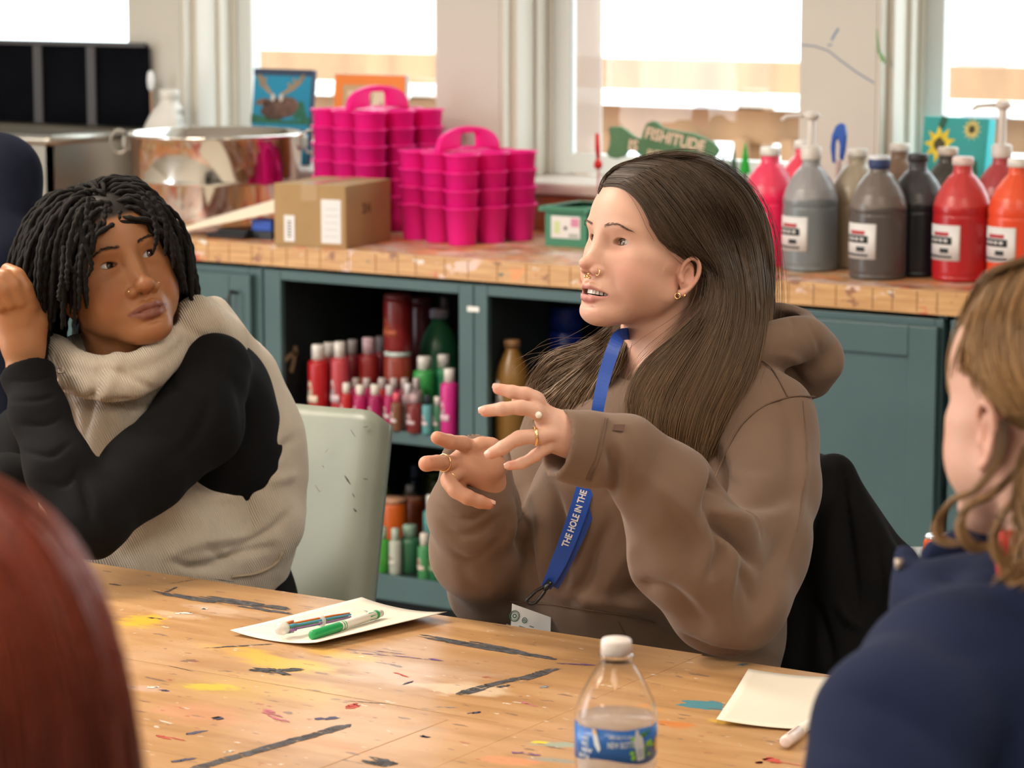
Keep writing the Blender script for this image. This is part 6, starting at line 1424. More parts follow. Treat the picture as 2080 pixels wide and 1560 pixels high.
# --- locs
M_loc = mat('dark_locs', (.0075, .0058, .005), .8, spec=.25, var=.5, vscale=300, bump=.9, bscale=900)
R_, c_, sc_ = H['R'], H['c'], H['s']; cc = np.array((-.016, 0, .030)); er = np.array((.101, .080, .090)); g = R_.T@np.array([0, 0, -1.]); rng = np.random.default_rng(11)
roots = []
for i in range(5200):
    th_, ph = math.acos(rng.uniform(-.5, 1)), rng.uniform(-math.pi, math.pi); n = np.array((math.sin(th_)*math.cos(ph), math.sin(th_)*math.sin(ph), math.cos(th_))); p = cc+er*n
    line = .048 if p[0] > .05 else np.interp(p[0], [-.12, -.03, .0, .03, .05], [-.06, -.045, -.008, .030, .046])
    if p[2] < line or abs(p[1]) < .0015: continue
    if all(np.linalg.norm(p-q[0]) > .0082 for q in roots): roots.append((p, n))
b = MB(); Pl = []
for p, n in roots:
    sgn = 1 if p[1] > 0 else -1; fr = max(0, (p[0]-.01)/.07)
    prt = abs(p[1]) < .013 and rng.random() < .6; d = n*.42+(np.array((-.55, sgn*rng.uniform(-.25, .2), -.05)) if prt else np.array((.25*fr*(.2+rng.random()), sgn*(.45+.40*fr), -.05)))+rng.normal(0, .06, 3); d /= np.linalg.norm(d)
    Lh = rng.uniform(.135, .185)*(1-.20*fr)+.02*(p[2] > .08); K_ = 20; stp = Lh/K_; q = p.copy(); pts = [q.copy()]
    for k in range(K_):
        d = d*.78+g*.22*(1.0 if k > 1 else .5)+rng.normal(0, .035, 3); d /= np.linalg.norm(d); q = q+d*stp
        e = (q-cc)/(er+.008); r_ = np.linalg.norm(e)
        if r_ < 1.0: q = cc+e/r_*(er+.008)
        # keep the face clear
        if q[0] > .045 and abs(q[1]) < .052 and q[2] < .050: q[1] = sgn*max(abs(q[1]), .052-.010*(q[2] > .02)); 
        if q[0] > .03 and abs(q[1]) < .066 and q[2] < .02: q[1] = sgn*.068
        pts.append(q.copy())
    P = xf(pts, R_, c_, sc_); P[1:-1] = (P[:-2]+P[1:-1]*2+P[2:])/4; Pl.append(P)
for P in Pl:
    Q_ = catmull(P, 56); rr = .0036+.0007*np.sin(np.arange(56)*1.15+rng.uniform(0, 6)); rr *= np.interp(np.linspace(0, 1, 56), [0, .06, .85, 1], [.75, 1, .95, .45])*rng.uniform(.9, 1.15); b.tube(Q_, rr, 7)
obj('locs', b, M_loc, W2, world=True, label='short dark locs')
# a few locs resting on the cheek and forehead as in a loose fringe
b = MB()
for ln in ([(168, 420), (152, 455), (140, 500), (142, 540), (160, 562)], [(160, 430), (165, 470), (178, 510), (186, 540), (176, 566)], [(290, 400), (312, 440), (318, 480), (312, 512)], [(300, 390), (328, 430), (338, 470), (335, 520)], [(148, 470), (140, 520), (136, 560), (138, 590)], [(180, 400), (176, 440), (188, 470), (186, 520)], [(310, 400), (340, 450), (350, 500), (352, 545)], [(130, 500), (126, 560), (120, 600), (124, 612)]):
    P = [C(x, y, d) for (x, y), d in zip(ln, (3.955, 3.945, 3.94, 3.945, 3.96))]; Q_ = catmull(P, 44); rr = (.0037+.0008*np.sin(np.arange(44)*1.3))*np.interp(np.linspace(0, 1, 44), [0, .1, .8, 1], [.8, 1, .9, .4]); bb = MB(); bb.tube(Q_, rr, 7); obj('fringe_loc', bb, M_loc, W2, world=True)
s = SDF(c_-.16, c_+.16, .004); s.ell(c_+R_@(np.array((-.020, 0, .034))*sc_), np.array((.099, .080, .089))*sc_, .01, R=R_)
s.ell(c_+R_@(np.array((.085, 0, -.035))*sc_), np.array((.070, .066, .090))*sc_, .004, True, R=R_); s.ell(c_+R_@(np.array((.02, -.06, -.06))*sc_), np.array((.050, .045, .058))*sc_, .006, True, R=R_); s.ell(c_+R_@(np.array((.02, .06, -.06))*sc_), np.array((.050, .045, .058))*sc_, .006, True, R=R_)
v, f = s.mesh(); raw('hair_base', v, f, M_loc, W2)
# ================================================================ person in navy at the right, red-haired person at the left front, person in navy behind
def down_strands(name, guides, n, K_, jit, depth, rad, m, parent, tip=None):
    st_ = sheet(guides, n, K_, jit, depth=depth); return hair_strands(name, st_, rad, m, parent, tipf=tip(st_) if tip else None)
M_navy = mat('navy_knit', (.0085, .014, .042), .9, spec=.2, bump=.1, bscale=500, var=.08, vscale=8)
W3 = thing('person', 'person in navy sweater with light brown hair seen from behind at right edge', 'person', tuple(C(2150, 1700, 2.35)))
D3 = 2.27
R3 = mkR(-148, -4, 4); H3 = dict(R=R3, s=.89, c=C(2128, 825, D3))
s = head_sdf(h=.002, lid=.4, cheek=.004, ear=(1, 1), ears=.95, neck=((-.02, 0, -.06), (-.06, 0, -.20)), neck_r=(.052, .056)); v, f = s.mesh()
SK3 = (.58, .335, .255); parts = [(xf(v, R3, H3['c'], H3['s']), f, face_colors(v, SK3, (.48, .2, .17), (.60, .25, .19)))]
b1, b2 = pxbox(1650, 2750, 1150, 2300, 1.95, 2.55, .02); b1[2] = .6; s = SDF(b1, b2, .012)
nb = xf([(-.055, 0, -.19)], R3, H3['c'], H3['s'])[0]
s.chain([nb, nb+np.array([0, 0, -.15])+Rt*.02, nb+np.array([0, 0, -.45])+Rt*.03], [.05, .10, .11], .04); v, f = s.mesh(); parts.append((v, f, SK3))
V, F, K = joinm(parts); raw('body', V, F, M_skin1, W3, colors=K)
for sd in (-1, 1): eyeball(sd, (1, 0, 0), (.12, .16, .2), R3, H3['c'], H3['s'], W3)
# sweater with stand-up zip collar
lo, hi = pxbox(1560, 2800, 1040, 2500, 1.83, 2.6, .02); lo[2] = .45; s = SDF(lo, hi, .0065)
s.chain([T(2110, 1290, 2.250), T(2170, 1480, 2.230), T(2190, 1750, 2.210), T(2200, 2100, 2.210)], [.070, .130, .150, .155], .05, .05)
s.chain([T(2090, 1325, 2.230), T(1925, 1385, 2.150), T(1825, 1490, 2.070), T(1795, 1640, 2.030), T(1810, 1850, 1.990)], [.055, .062, .058, .053, .050], .03, .03)
s.chain([T(2250, 1350, 2.270), T(2480, 1420, 2.310), T(2560, 1700, 2.290)], [.06, .066, .055], .03, .03)
s.chain([T(1770, 1850, 1.990), T(1640, 1900, 2.200), T(1600, 1860, 2.400)], [.052, .044, .036], .03, .03)
cl = [T(1845, 1180, 2.310), T(1880, 1215, 2.250), T(1960, 1235, 2.180), T(2080, 1225, 2.160), T(2180, 1190, 2.200), T(2210, 1150, 2.300), T(2130, 1110, 2.380), T(2010, 1090, 2.410), T(1900, 1130, 2.380)]
smooth_chain(s, cl, [.014]*9, 40, .010, .006); smooth_chain(s, [p-Up*.022 for p in cl], [.016]*9, 40, .014, .008)
s.ell(T(1965, 1195, 2.28), (.045, .045, .026), .02)
smooth_chain(s, [T(1838, 1130, 2.320), T(1855, 1175, 2.290), T(1875, 1225, 2.260)], [.010, .012, .014], 8, .008)
v, f = s.mesh(); v = folds(v, f, [([(1700, 1400), (1800, 1440), (1900, 1500), (1980, 1560)], -.0025, 22), ([(1850, 1300), (1950, 1330), (2060, 1310)], -.002, 24), ([(1660, 1500), (1720, 1520), (1800, 1560)], -.002, 22)], wav=[(.0008, 22, 14)])
raw('sweater', v, f, M_navy, W3)
ring_pts = [T(2050, 1080, 2.210), T(2040, 1140, 2.190), T(2052, 1190, 2.180)]
b = MB(); b.tube(catmull(ring_pts, 10), .007, 8, flat=.3); obj('red_neck_cord', b, mat('red_cord', (.50, .02, .015), .6), W3, world=True)
b = MB(); zt_ = T(1826, 1135, 2.290); b.tube([zt_, zt_-Up*.008], .0035, 8); obj('zip_end', b, MATS['zip_taupe'], W3, world=True)
M_hair3 = hair_mat('light_brown_hair', (.13, .070, .032), (.36, .20, .085), rough=.35)
R_, c_, sc_ = R3, H3['c'], H3['s']
def hd3(x, y, pad=.012):
    rr = np.array((.100, .079, .089))*sc_+pad; cc = c_+R_@(np.array((-.014, 0, .030))*sc_); o = R_.T@(CAM-cc)/rr; d = R_.T@ray(x, y)/rr; A = d@d; B = o@d; D = B*B-A*(o@o-1)
    return (-B-math.sqrt(D))/A if D > 0 else -B/A
def q3(x, y, pad=.012): return C(x, y, hd3(x, y, pad))
# swept from the crown to the forehead side, over the ear and into a loose low gathering
g1 = [[q3(2110, 520, .02), q3(2010, 560, .02), C(1965, 640, 2.320), C(1945, 720, 2.320), C(1938, 790, 2.310), C(1955, 840, 2.300)],
      [q3(2115, 520), q3(2035, 560), q3(1990, 640), q3(1970, 720), C(1968, 780, 2.280), C(1985, 840, 2.270)],
      [q3(2120, 520), q3(2050, 560), q3(2010, 640), q3(2000, 720), q3(2020, 790), q3(2060, 840)],
      [q3(2140, 510), q3(2090, 560), q3(2060, 640), q3(2060, 720), q3(2080, 790), q3(2110, 850)],
      [q3(2180, 510), q3(2150, 570), q3(2130, 650), q3(2130, 730), q3(2140, 800), q3(2160, 860)],
      [q3(2240, 540), q3(2230, 620), q3(2220, 700), q3(2210, 780), q3(2200, 850), q3(2190, 900)]]
down_strands('hair', g1, 2600, 20, .004, .010, .0008, M_hair3, W3)
g2 = [[q3(2110, 900, .004), C(2090, 960, 2.180), C(2080, 1030, 2.160), C(2090, 1100, 2.150), C(2070, 1160, 2.160), C(2040, 1195, 2.170)],
      [q3(2140, 900), C(2130, 980, 2.160), C(2125, 1060, 2.150), C(2120, 1130, 2.140), C(2100, 1180, 2.150), C(2060, 1205, 2.160)],
      [q3(2200, 900), C(2200, 1000, 2.160), C(2190, 1090, 2.150), C(2180, 1150, 2.140), C(2160, 1200, 2.150), C(2130, 1220, 2.160)]]
down_strands('loose_hair', g2, 1300, 20, .008, .02, .0007, M_hair3, W3)
lockpaths = [[C(2030, 860, 2.210), C(2020, 940, 2.200), C(1975, 1000, 2.200), C(1930, 1020, 2.210), C(1900, 1060, 2.220), C(1905, 1100, 2.220), C(1950, 1110, 2.210)], [C(2060, 960, 2.200), C(2010, 1010, 2.190), C(1960, 1035, 2.190), C(1945, 1080, 2.190), C(1975, 1120, 2.190), C(2030, 1110, 2.190)], [C(2075, 1000, 2.190), C(2030, 1050, 2.170), C(2010, 1100, 2.170), C(2030, 1150, 2.170), C(2070, 1150, 2.170)]]
for k_, g_ in enumerate(lockpaths):
    G = [g_, [p+Rt*.006+Up*.004 for p in g_]]; down_strands('curl', G, 70, 30, .0025, .006, .00045, M_hair3, W3)
s = SDF(c_-.19, c_+.19, .005); s.ell(c_+R_@(np.array((-.018, 0, .034))*sc_), np.array((.100, .080, .090))*sc_, .01, R=R_)
s.ell(c_+R_@(np.array((.085, 0, -.035))*sc_), np.array((.070, .075, .100))*sc_, .004, True, R=R_)
for y in (-1, 1): s.ell(c_+R_@(np.array((.02, y*.06, -.055))*sc_), np.array((.060, .045, .058))*sc_, .006, True, R=R_)
v, f = s.mesh(); raw('hair_base', v, f, M_hair3, W3, colors=np.c_[np.full(len(v), .3), np.full(len(v), .4), np.zeros(len(v))])
# orange drink can beyond the collar, on the worktop side chair
def wrap_hair(R, c, sc, gd, n, m, parent, a0=65, a1=295, pad=.012, name='back_hair', rad=.0008, lift=1.0):
    G = []; gd = np.array(gd, float); gd /= np.linalg.norm(gd); er = np.array((.100, .079, .089))
    for a in np.radians(np.linspace(a0, a1, 15)):
        pts = []
        for t in np.linspace(.02, 1, 9):
            d = (1-t)**1.4*np.array((.15, 0, 1))+math.sin(math.pi*t)*lift*np.array((math.cos(a), math.sin(a), 0))+t**1.4*gd; d /= np.linalg.norm(d); pts.append(np.array((-.014, 0, .030))+(er+pad)*d)
        G.append(xf(pts, R, c, sc))
    hair_strands(name, sheet(G, n, 18, .0025, depth=0), rad, m, parent)
wrap_hair(R3, H3['c'], H3['s'], (-.80, .18, -.62), 3000, M_hair3, W3, a0=95, a1=300)
# ---------------------------------------------------------------- red-haired person, very close at lower left
W4 = thing('person', 'person with long dark red hair close at the lower left corner', 'person', tuple(C(-150, 1900, 1.45)))
R4 = mkR(170, 0, 0); D4 = 1.42; c4 = C(-190, 1505, D4)
s = head_sdf(h=.003, ear=(1, 1), lid=.4, neck=((-.02, 0, -.06), (-.05, 0, -.20)), neck_r=(.052, .056)); v, f = s.mesh(); parts = [(xf(v, R4, c4, .98), f, face_colors(v, SK3, (.48, .2, .17), (.6, .25, .19)))]
nb = xf([(-.055, 0, -.19)], R4, c4, .98)[0]; s = SDF(nb-.35, nb+np.array([.35, .35, .1]), .014); s.chain([nb, nb-np.array([0, 0, .25])], [.055, .11], .03); v, f = s.mesh(); parts.append((v, f, SK3))
V, F, K = joinm(parts); raw('body', V, F, M_skin1, W4, colors=K)
s = SDF(nb-np.array([.45, .45, .62]), nb+np.array([.45, .45, .12]), .012); s.chain([nb+np.array([0, 0, -.07]), nb-np.array([0, 0, .25]), nb-np.array([0, 0, .55])], [.07, .15, .16], .04, .04)
for sg in (-1, 1): s.chain([nb-np.array([0, 0, .09]), nb-np.array([0, 0, .13])+Rt*.19*sg, nb-np.array([0, 0, .42])+Rt*.25*sg], [.06, .065, .05], .03, .03)
s.chain([nb+np.array([0, 0, .08]), nb-np.array([0, 0, .04])], [.058, .058], .006, .006, True)
v, f = s.mesh(); raw('dark_top', v, f, mat('dark_grey_top', (.03, .03, .035), .85), W4)
M_hair4 = hair_mat('dark_red_hair', (.16, .028, .013), (.022, .005, .005), rough=.32)  # lit orange top and shaded lower hair painted in as a gradient
def q4(a, z, r=.125, dd=0.0):
    """point on a cylinder-like fall of hair around the head: a = angle seen from above, 0 towards camera, + to the right"""
    return c4+Rt*math.sin(a)*r+(-Fh)*math.cos(a)*(r*.92)+np.array([0, 0, z])
G4 = []
for a in np.linspace(-1.7, 2.6, 14):
    G4.append([c4+np.array([0, 0, .135])+Rt*math.sin(a)*.012-Fh*math.cos(a)*.012, q4(a, .128, .045), q4(a, .100, .080), q4(a, .05, .103), q4(a, -.02, .113), q4(a, -.10, .116), q4(a, -.18, .120), q4(a, -.27, .128), q4(a, -.36, .138)])
st4 = sheet(G4, 5200, 22, .004, depth=.0); hair_strands('hair', st4, .0010, M_hair4, W4, tipf=np.clip((c4[2]+.11-st4[..., 2])/.30, 0, 1))
s = SDF(c4-np.array([.2, .2, .42]), c4+.2, .006); s.ell(c4+np.array([0, 0, .03]), (.099, .099, .098), .01); s.chain([c4, c4-np.array([0, 0, .34])], [.100, .122], .02)
s.chain([c4+R4[:, 0]*.09-np.array([0, 0, .02]), c4+R4[:, 0]*.09-np.array([0, 0, .40])], [.072, .075], .01, .01, True)
v, f = s.mesh(); raw('hair_base', v, f, M_hair4, W4, colors=np.c_[np.full(len(v), .2), np.full(len(v), .6), np.zeros(len(v))])
# ---------------------------------------------------------------- person in dark navy beyond the cream vest, at the left edge
W5 = thing('person', 'person in dark navy fleece at left edge behind the woman with locs', 'person', tuple(C(-120, 1300, 4.75)))
D5 = 4.75; M_navy2 = mat('dark_navy_fleece', (.0065, .0085, .019), .95, spec=.15, var=.1, vscale=9)
R5 = mkR(-35, -8, 0); c5 = C(-250, 120, D5-.02)
s = head_sdf(h=.003, ear=(1, 1), lid=.4, neck=((-.02, 0, -.06), (-.05, 0, -.20)), neck_r=(.052, .056)); v, f = s.mesh(); parts = [(xf(v, R5, c5, .96), f, face_colors(v, SK3, (.48, .2, .17), (.6, .25, .19)))]
V, F, K = joinm(parts); raw('body', V, F, M_skin1, W5, colors=K)
lo, hi = pxbox(-420, 110, 180, 1450, 4.4, 5.1, .03); lo[2] = .45; s = SDF(lo, hi, .009)
s.chain([T(-130, 330, 4.78), T(-120, 450, 4.78), T(-110, 700, 4.78), T(-110, 1000, 4.78), T(-110, 1300, 4.78)], [.075, .13, .145, .14, .14], .04, .04)
s.chain([T(-110, 320, 4.78), T(5, 355, 4.74), T(15, 520, 4.70), T(-10, 760, 4.66), T(-30, 950, 4.58)], [.062, .060, .058, .050, .046], .03, .03)
s.chain([T(-180, 320, 4.78), T(-300, 380, 4.80), T(-320, 700, 4.72)], [.06, .062, .05], .03, .03)
v, f = s.mesh(); v = folds(v, f, [([(10, 290), (45, 330), (62, 380)], -.006, 14), ([(20, 420), (50, 440), (75, 430)], -.004, 12)], wav=[(.003, 26, 21)]); raw('fleece_top', v, f, M_navy2, W5)
s = SDF(c5-.14, c5+.14, .006); s.ell(c5+R5@np.array((-.02, 0, .034)), (.100, .082, .092), .01, R=R5); s.ell(c5+R5@np.array((.085, 0, -.035)), (.070, .073, .100), .004, True, R=R5); v, f = s.mesh()
raw('hair', v, f, M_hair4, W5, colors=np.c_[np.full(len(v), .2), np.full(len(v), .6), np.zeros(len(v))])

wrap_hair(R5, c5, .96, (-.75, 0, -.70), 1500, M_hair4, W5, name='short_hair', rad=.0012)
hp5 = T(-110, 1300, 4.78); s = SDF(hp5-np.array([.4, .4, 1.0]), hp5+np.array([.4, .4, .15]), .014)
for sg in (-1, 1): s.chain([hp5+Rt*.09*sg, hp5+Rt*.10*sg+np.array([0, 0, -hp5[2]*.5]), hp5+Rt*.11*sg+np.array([0, 0, -hp5[2]+.06])], [.10, .07, .055], .03, .03)
v, f = s.mesh(); raw('trousers', v, f, mat('black_trousers', (.008, .008, .010), .85), W5)
for sg in (-1, 1):
    q = hp5+Rt*.11*sg; b = MB().box((q[0]-Fh[0]*.05, q[1]-Fh[1]*.05, .045), (.10, .24, .09), 0); obj('shoe', b, M_blk, W5, world=True, bevel=.03)
# ================================================================ big work tables in front
TZ = .74
def table_mat():
    m = bpy.data.materials.new('paint_stained_table_wood'); MATS[m.name] = m; m.use_nodes = True; nt = m.node_tree; b = nt.nodes['Principled BSDF']; L = nt.links.new
    tc = _n(nt, 'ShaderNodeTexCoord'); pos = tc.outputs['Object']
    mp = _n(nt, 'ShaderNodeMapping'); mp.inputs['Scale'].default_value = (1.3, 9, 9); L(pos, mp.inputs[0])
    n1 = _n(nt, 'ShaderNodeTexNoise'); n1.inputs['Scale'].default_value = 3.2; n1.inputs['Detail'].default_value = 8; n1.inputs['Distortion'].default_value = .6; L(mp.outputs[0], n1.inputs['Vector'])
    r = _n(nt, 'ShaderNodeValToRGB'); e = r.color_ramp.elements; e[0].position = .32; e[0].color = (.36, .192, .080, 1); e[1].position = .62; e[1].color = (.47, .275, .130, 1); x = e.new(.5); x.color = (.43, .240, .104, 1)
    L(n1.outputs[0], r.inputs[0]); last = r.outputs[0]
    def mixin(fac, col, k=1.0):
        nonlocal last
        x = _n(nt, 'ShaderNodeMix', data_type='RGBA'); q = _n(nt, 'ShaderNodeMath', operation='MULTIPLY'); q.inputs[1].default_value = k; L(fac, q.inputs[0]); L(q.outputs[0], x.inputs[0]); L(last, x.inputs[6]); x.inputs[7].default_value = (*col, 1); last = x.outputs[2]
    def stain_or_glare(cx, cy, sx, sy, rot, col, k, nsc=14, thr=.30, soft=.35):
        m2 = _n(nt, 'ShaderNodeMapping', vector_type='TEXTURE'); m2.inputs['Location'].default_value = (cx, cy, 0); m2.inputs['Rotation'].default_value = (0, 0, rot); m2.inputs['Scale'].default_value = (sx, sy, 1); L(pos, m2.inputs[0])
        ln = _n(nt, 'ShaderNodeVectorMath', operation='LENGTH'); sp = _n(nt, 'ShaderNodeSeparateXYZ'); L(m2.outputs[0], sp.inputs[0]); cb = _n(nt, 'ShaderNodeCombineXYZ'); L(sp.outputs[0], cb.inputs[0]); L(sp.outputs[1], cb.inputs[1]); L(cb.outputs[0], ln.inputs[0])
        nz = _n(nt, 'ShaderNodeTexNoise'); nz.inputs['Scale'].default_value = nsc; nz.inputs['Detail'].default_value = 6; mm = _n(nt, 'ShaderNodeMapping'); mm.inputs['Scale'].default_value = (1, 2.2, 1); L(pos, mm.inputs[0]); L(mm.outputs[0], nz.inputs['Vector'])
        ad = _n(nt, 'ShaderNodeMath', operation='MULTIPLY_ADD'); ad.inputs[1].default_value = -1.4; L(nz.outputs[0], ad.inputs[0]); q = _n(nt, 'ShaderNodeMath', operation='SUBTRACT'); q.inputs[0].default_value = 1.7; L(ln.outputs['Value'], q.inputs[1]); L(q.outputs[0], ad.inputs[2])
        k_ = _n(nt, 'ShaderNodeMapRange'); k_.inputs[1].default_value = thr; k_.inputs[2].default_value = thr+soft; L(ad.outputs[0], k_.inputs[0]); mixin(k_.outputs[0], col, k)
    def S(px, py, wx, wy, rot, col, k, **kw):
        if wx < .065: kw.setdefault('nsc', 45); kw['nsc'] = max(kw['nsc'], 34)
        p = onz(px, py, TZ); stain_or_glare(p[0]-TC[0], p[1]-TC[1], wx, wy, rot, col, k, **kw)
    # grime
    n2 = _n(nt, 'ShaderNodeTexNoise'); n2.inputs['Scale'].default_value = 5; n2.inputs['Detail'].default_value = 7; L(pos, n2.inputs['Vector']); k = _n(nt, 'ShaderNodeMapRange'); k.inputs[1].default_value = .5; k.inputs[2].default_value = .75; L(n2.outputs[0], k.inputs[0]); mixin(k.outputs[0], (.48, .30, .19), .5)
    S(290, 1262, .05, .07, .2, (.68, .42, .02), .75); S(560, 1340, .17, .045, -.1, (.74, .42, .04), .75); S(425, 1395, .06, .03, .5, (.55, .48, .03), .8); S(540, 1400, .20, .09, 0, (.60, .42, .12), .35)
    S(830, 1370, .16, .12, .1, (.68, .52, .42), .55, soft=.6); S(720, 1490, .24, .18, .3, (.68, .44, .30), .5, soft=.8); S(1000, 1480, .16, .08, .3, (.62, .36, .20), .5, soft=.6); S(330, 1330, .10, .14, 0, (.56, .36, .22), .6, soft=.6); S(960, 1400, .10, .05, .2, (.72, .58, .42), .6); S(360, 1250, .07, .03, 0, (.66, .50, .36), .5); S(450, 1240, .10, .04, 0, (.66, .50, .38), .5)  # opening pair of pale patches paints window glare into the wood
    S(1430, 1432, .042, .032, .1, (.07, .22, .26), 1.0, nsc=8, thr=.32, soft=.05); S(1480, 1467, .04, .02, .1, (.75, .50, .04), .6); S(1360, 1470, .05, .022, .3, (.58, .17, .03), .7); S(1130, 1512, .05, .02, .4, (.28, .38, .32), .8); S(1100, 1508, .018, .008, .4, (.80, .60, .03), .9)
    S(1050, 1545, .07, .03, .2, (.72, .27, .14), .7); S(1130, 1545, .08, .018, .3, (.22, .30, .30), .6); S(1000, 1520, .12, .06, .4, (.52, .30, .16), .6); S(1330, 1440, .03, .012, .2, (.62, .25, .06), .6); S(640, 1500, .14, .03, -.2, (.62, .22, .05), .3); S(390, 1450, .10, .06, 0, (.60, .26, .17), .4)
    S(700, 1330, .08, .03, 0, (.70, .45, .07), .5); S(860, 1480, .05, .02, .3, (.40, .28, .20), .4); S(300, 1400, .05, .02, .1, (.55, .38, .34), .5)
    # fine scratches and specks
    for sc, t, col, kk, st in ((26, .655, (.16, .10, .08), .8, (1, 3.4, 1)), (44, .69, (.72, .66, .58), .7, (1, 2.2, 1)), (36, .70, (.30, .07, .05), .8, (1, 2.6, 1)), (60, .72, (.07, .07, .13), .8, (1, 3, 1))):
        m3 = _n(nt, 'ShaderNodeMapping'); m3.inputs['Scale'].default_value = st; m3.inputs['Location'].default_value = (sc, 0, 0); m3.inputs['Rotation'].default_value = (0, 0, .25); L(pos, m3.inputs[0]); n3 = _n(nt, 'ShaderNodeTexNoise'); n3.inputs['Scale'].default_value = sc; n3.inputs['Detail'].default_value = 5; L(m3.outputs[0], n3.inputs['Vector'])
        k = _n(nt, 'ShaderNodeMapRange'); k.inputs[1].default_value = t; k.inputs[2].default_value = t+.03; L(n3.outputs[0], k.inputs[0]); mixin(k.outputs[0], col, kk)
    L(last, b.inputs['Base Color']); b.inputs['Roughness'].default_value = .40; b.inputs['Specular IOR Level'].default_value = .42
    n4 = _n(nt, 'ShaderNodeTexNoise'); n4.inputs['Scale'].default_value = 90; L(mp.outputs[0], n4.inputs['Vector']); bp = _n(nt, 'ShaderNodeBump'); bp.inputs['Strength'].default_value = .08; bp.inputs['Distance'].default_value = .001; L(n4.outputs[0], bp.inputs['Height']); L(bp.outputs[0], b.inputs['Normal'])
    return m
TY1 = 3.022; SEAM = -1.66
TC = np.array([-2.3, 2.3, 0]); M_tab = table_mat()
M_tedge = mat('table_edge_wood', (.50, .27, .10), .5, var=.2, vscale=30); M_tleg = mat('dark_table_leg', (.04, .04, .045), .4)
M_char = mat('charcoal_smear', (.060, .058, .062), .8, var=.5, vscale=70); M_purp = mat('purple_crayon', (.13, .06, .20), .8, var=.3, vscale=90)
M_navyink = mat('navy_paint_fleck', (.05, .05, .10), .6); M_rose = mat('rose_paint_smear', (.42, .12, .16), .6, var=.3, vscale=50); M_bluefl = mat('blue_grey_fleck', (.20, .27, .32), .6); M_whfl = mat('white_paint_fleck', (.72, .66, .60), .6); M_redfl = mat('red_paint_fleck', (.45, .06, .04), .6)
M_joint = mat('dark_plank_joint', (.38, .21, .09), .7)
def dry(m, sc=150, t=.44):
    nt = m.node_tree; b = nt.nodes['Principled BSDF']; tc = _n(nt, 'ShaderNodeTexCoord'); mp = _n(nt, 'ShaderNodeMapping'); mp.inputs['Scale'].default_value = (.45, 1.6, 1); nt.links.new(tc.outputs['Object'], mp.inputs[0])
    z = _n(nt, 'ShaderNodeTexNoise'); z.inputs['Scale'].default_value = sc; z.inputs['Detail'].default_value = 4; nt.links.new(mp.outputs[0], z.inputs['Vector']); k = _n(nt, 'ShaderNodeMapRange'); k.inputs[1].default_value = t-.05; k.inputs[2].default_value = t+.05
    nt.links.new(z.outputs[0], k.inputs[0]); nt.links.new(k.outputs[0], b.inputs['Alpha'])
dry(M_char, 150, .41); dry(M_purp, 120, .47); dry(M_rose, 120, .48); dry(M_whfl, 120, .42); dry(M_bluefl, 150, .45)
def jag(p, q, wd, seed, rough=.5, taper=1.0, n=None):
    r = np.random.default_rng(seed); p = np.array(p, float); q = np.array(q, float); L_ = np.linalg.norm(q-p); n = n or max(8, int(L_/.008)); d = (q-p)/L_; nn = np.array([-d[1], d[0], 0]); a, b_ = [], []
    for i in range(n+1):
        t = i/n; w_ = wd*(min(1, min(t, 1-t)*6/taper)**.6 if taper else 1); c = p+(q-p)*t+nn*r.normal(0, wd*.12*rough)
        a.append(c+nn*w_*(.5+r.uniform(-.3, .25)*rough)+d*r.normal(0, .003)*rough); b_.append(c-nn*w_*(.5+r.uniform(-.3, .25)*rough)+d*r.normal(0, .003)*rough)
    return a, b_
def smear(mb, px0, px1, wd, mi, seed, **kw):
    if mi == 0 and wd > .007 and kw.get('rough', .5) > .5:
        r = np.random.default_rng(seed*7+1); p, q = onz(*px0, TZ), onz(*px1, TZ); d = (q-p)/np.linalg.norm(q-p); nn = np.array([-d[1], d[0], 0]); L_ = np.linalg.norm(q-p)
        for k in range(24):
            off = r.uniform(-.5, .5)*wd; t0, t1 = sorted((r.uniform(0, .75), r.uniform(.25, 1))); t1 = max(t1, t0+.2) if abs(off) > wd*.25 else min(1, t1+.35); w_ = wd*r.uniform(.16, .42)
            a, b_ = jag(p+d*L_*t0+nn*off, p+d*L_*min(t1, 1.04)+nn*(off+r.normal(0, wd*.08)), w_, seed*31+k, rough=.5, taper=1.5, n=max(6, int(L_*(t1-t0)/.006))); z = TZ+.0003+.000012*k; n = len(a)
            mb.add([(x[0], x[1], z) for x in a]+[(x[0], x[1], z) for x in b_], [(i, i+1, n+i+1, n+i) for i in range(n-1)], mi)
        return
    p, q = onz(*px0, TZ), onz(*px1, TZ); a, b_ = jag(p, q, wd, seed, **kw); z = TZ+.0003+.00004*(seed % 9); n = len(a)
    vs = [(x[0], x[1], z) for x in a]+[(x[0], x[1], z) for x in b_]; mb.add(vs, [(i, i+1, n+i+1, n+i) for i in range(n-1)], mi)
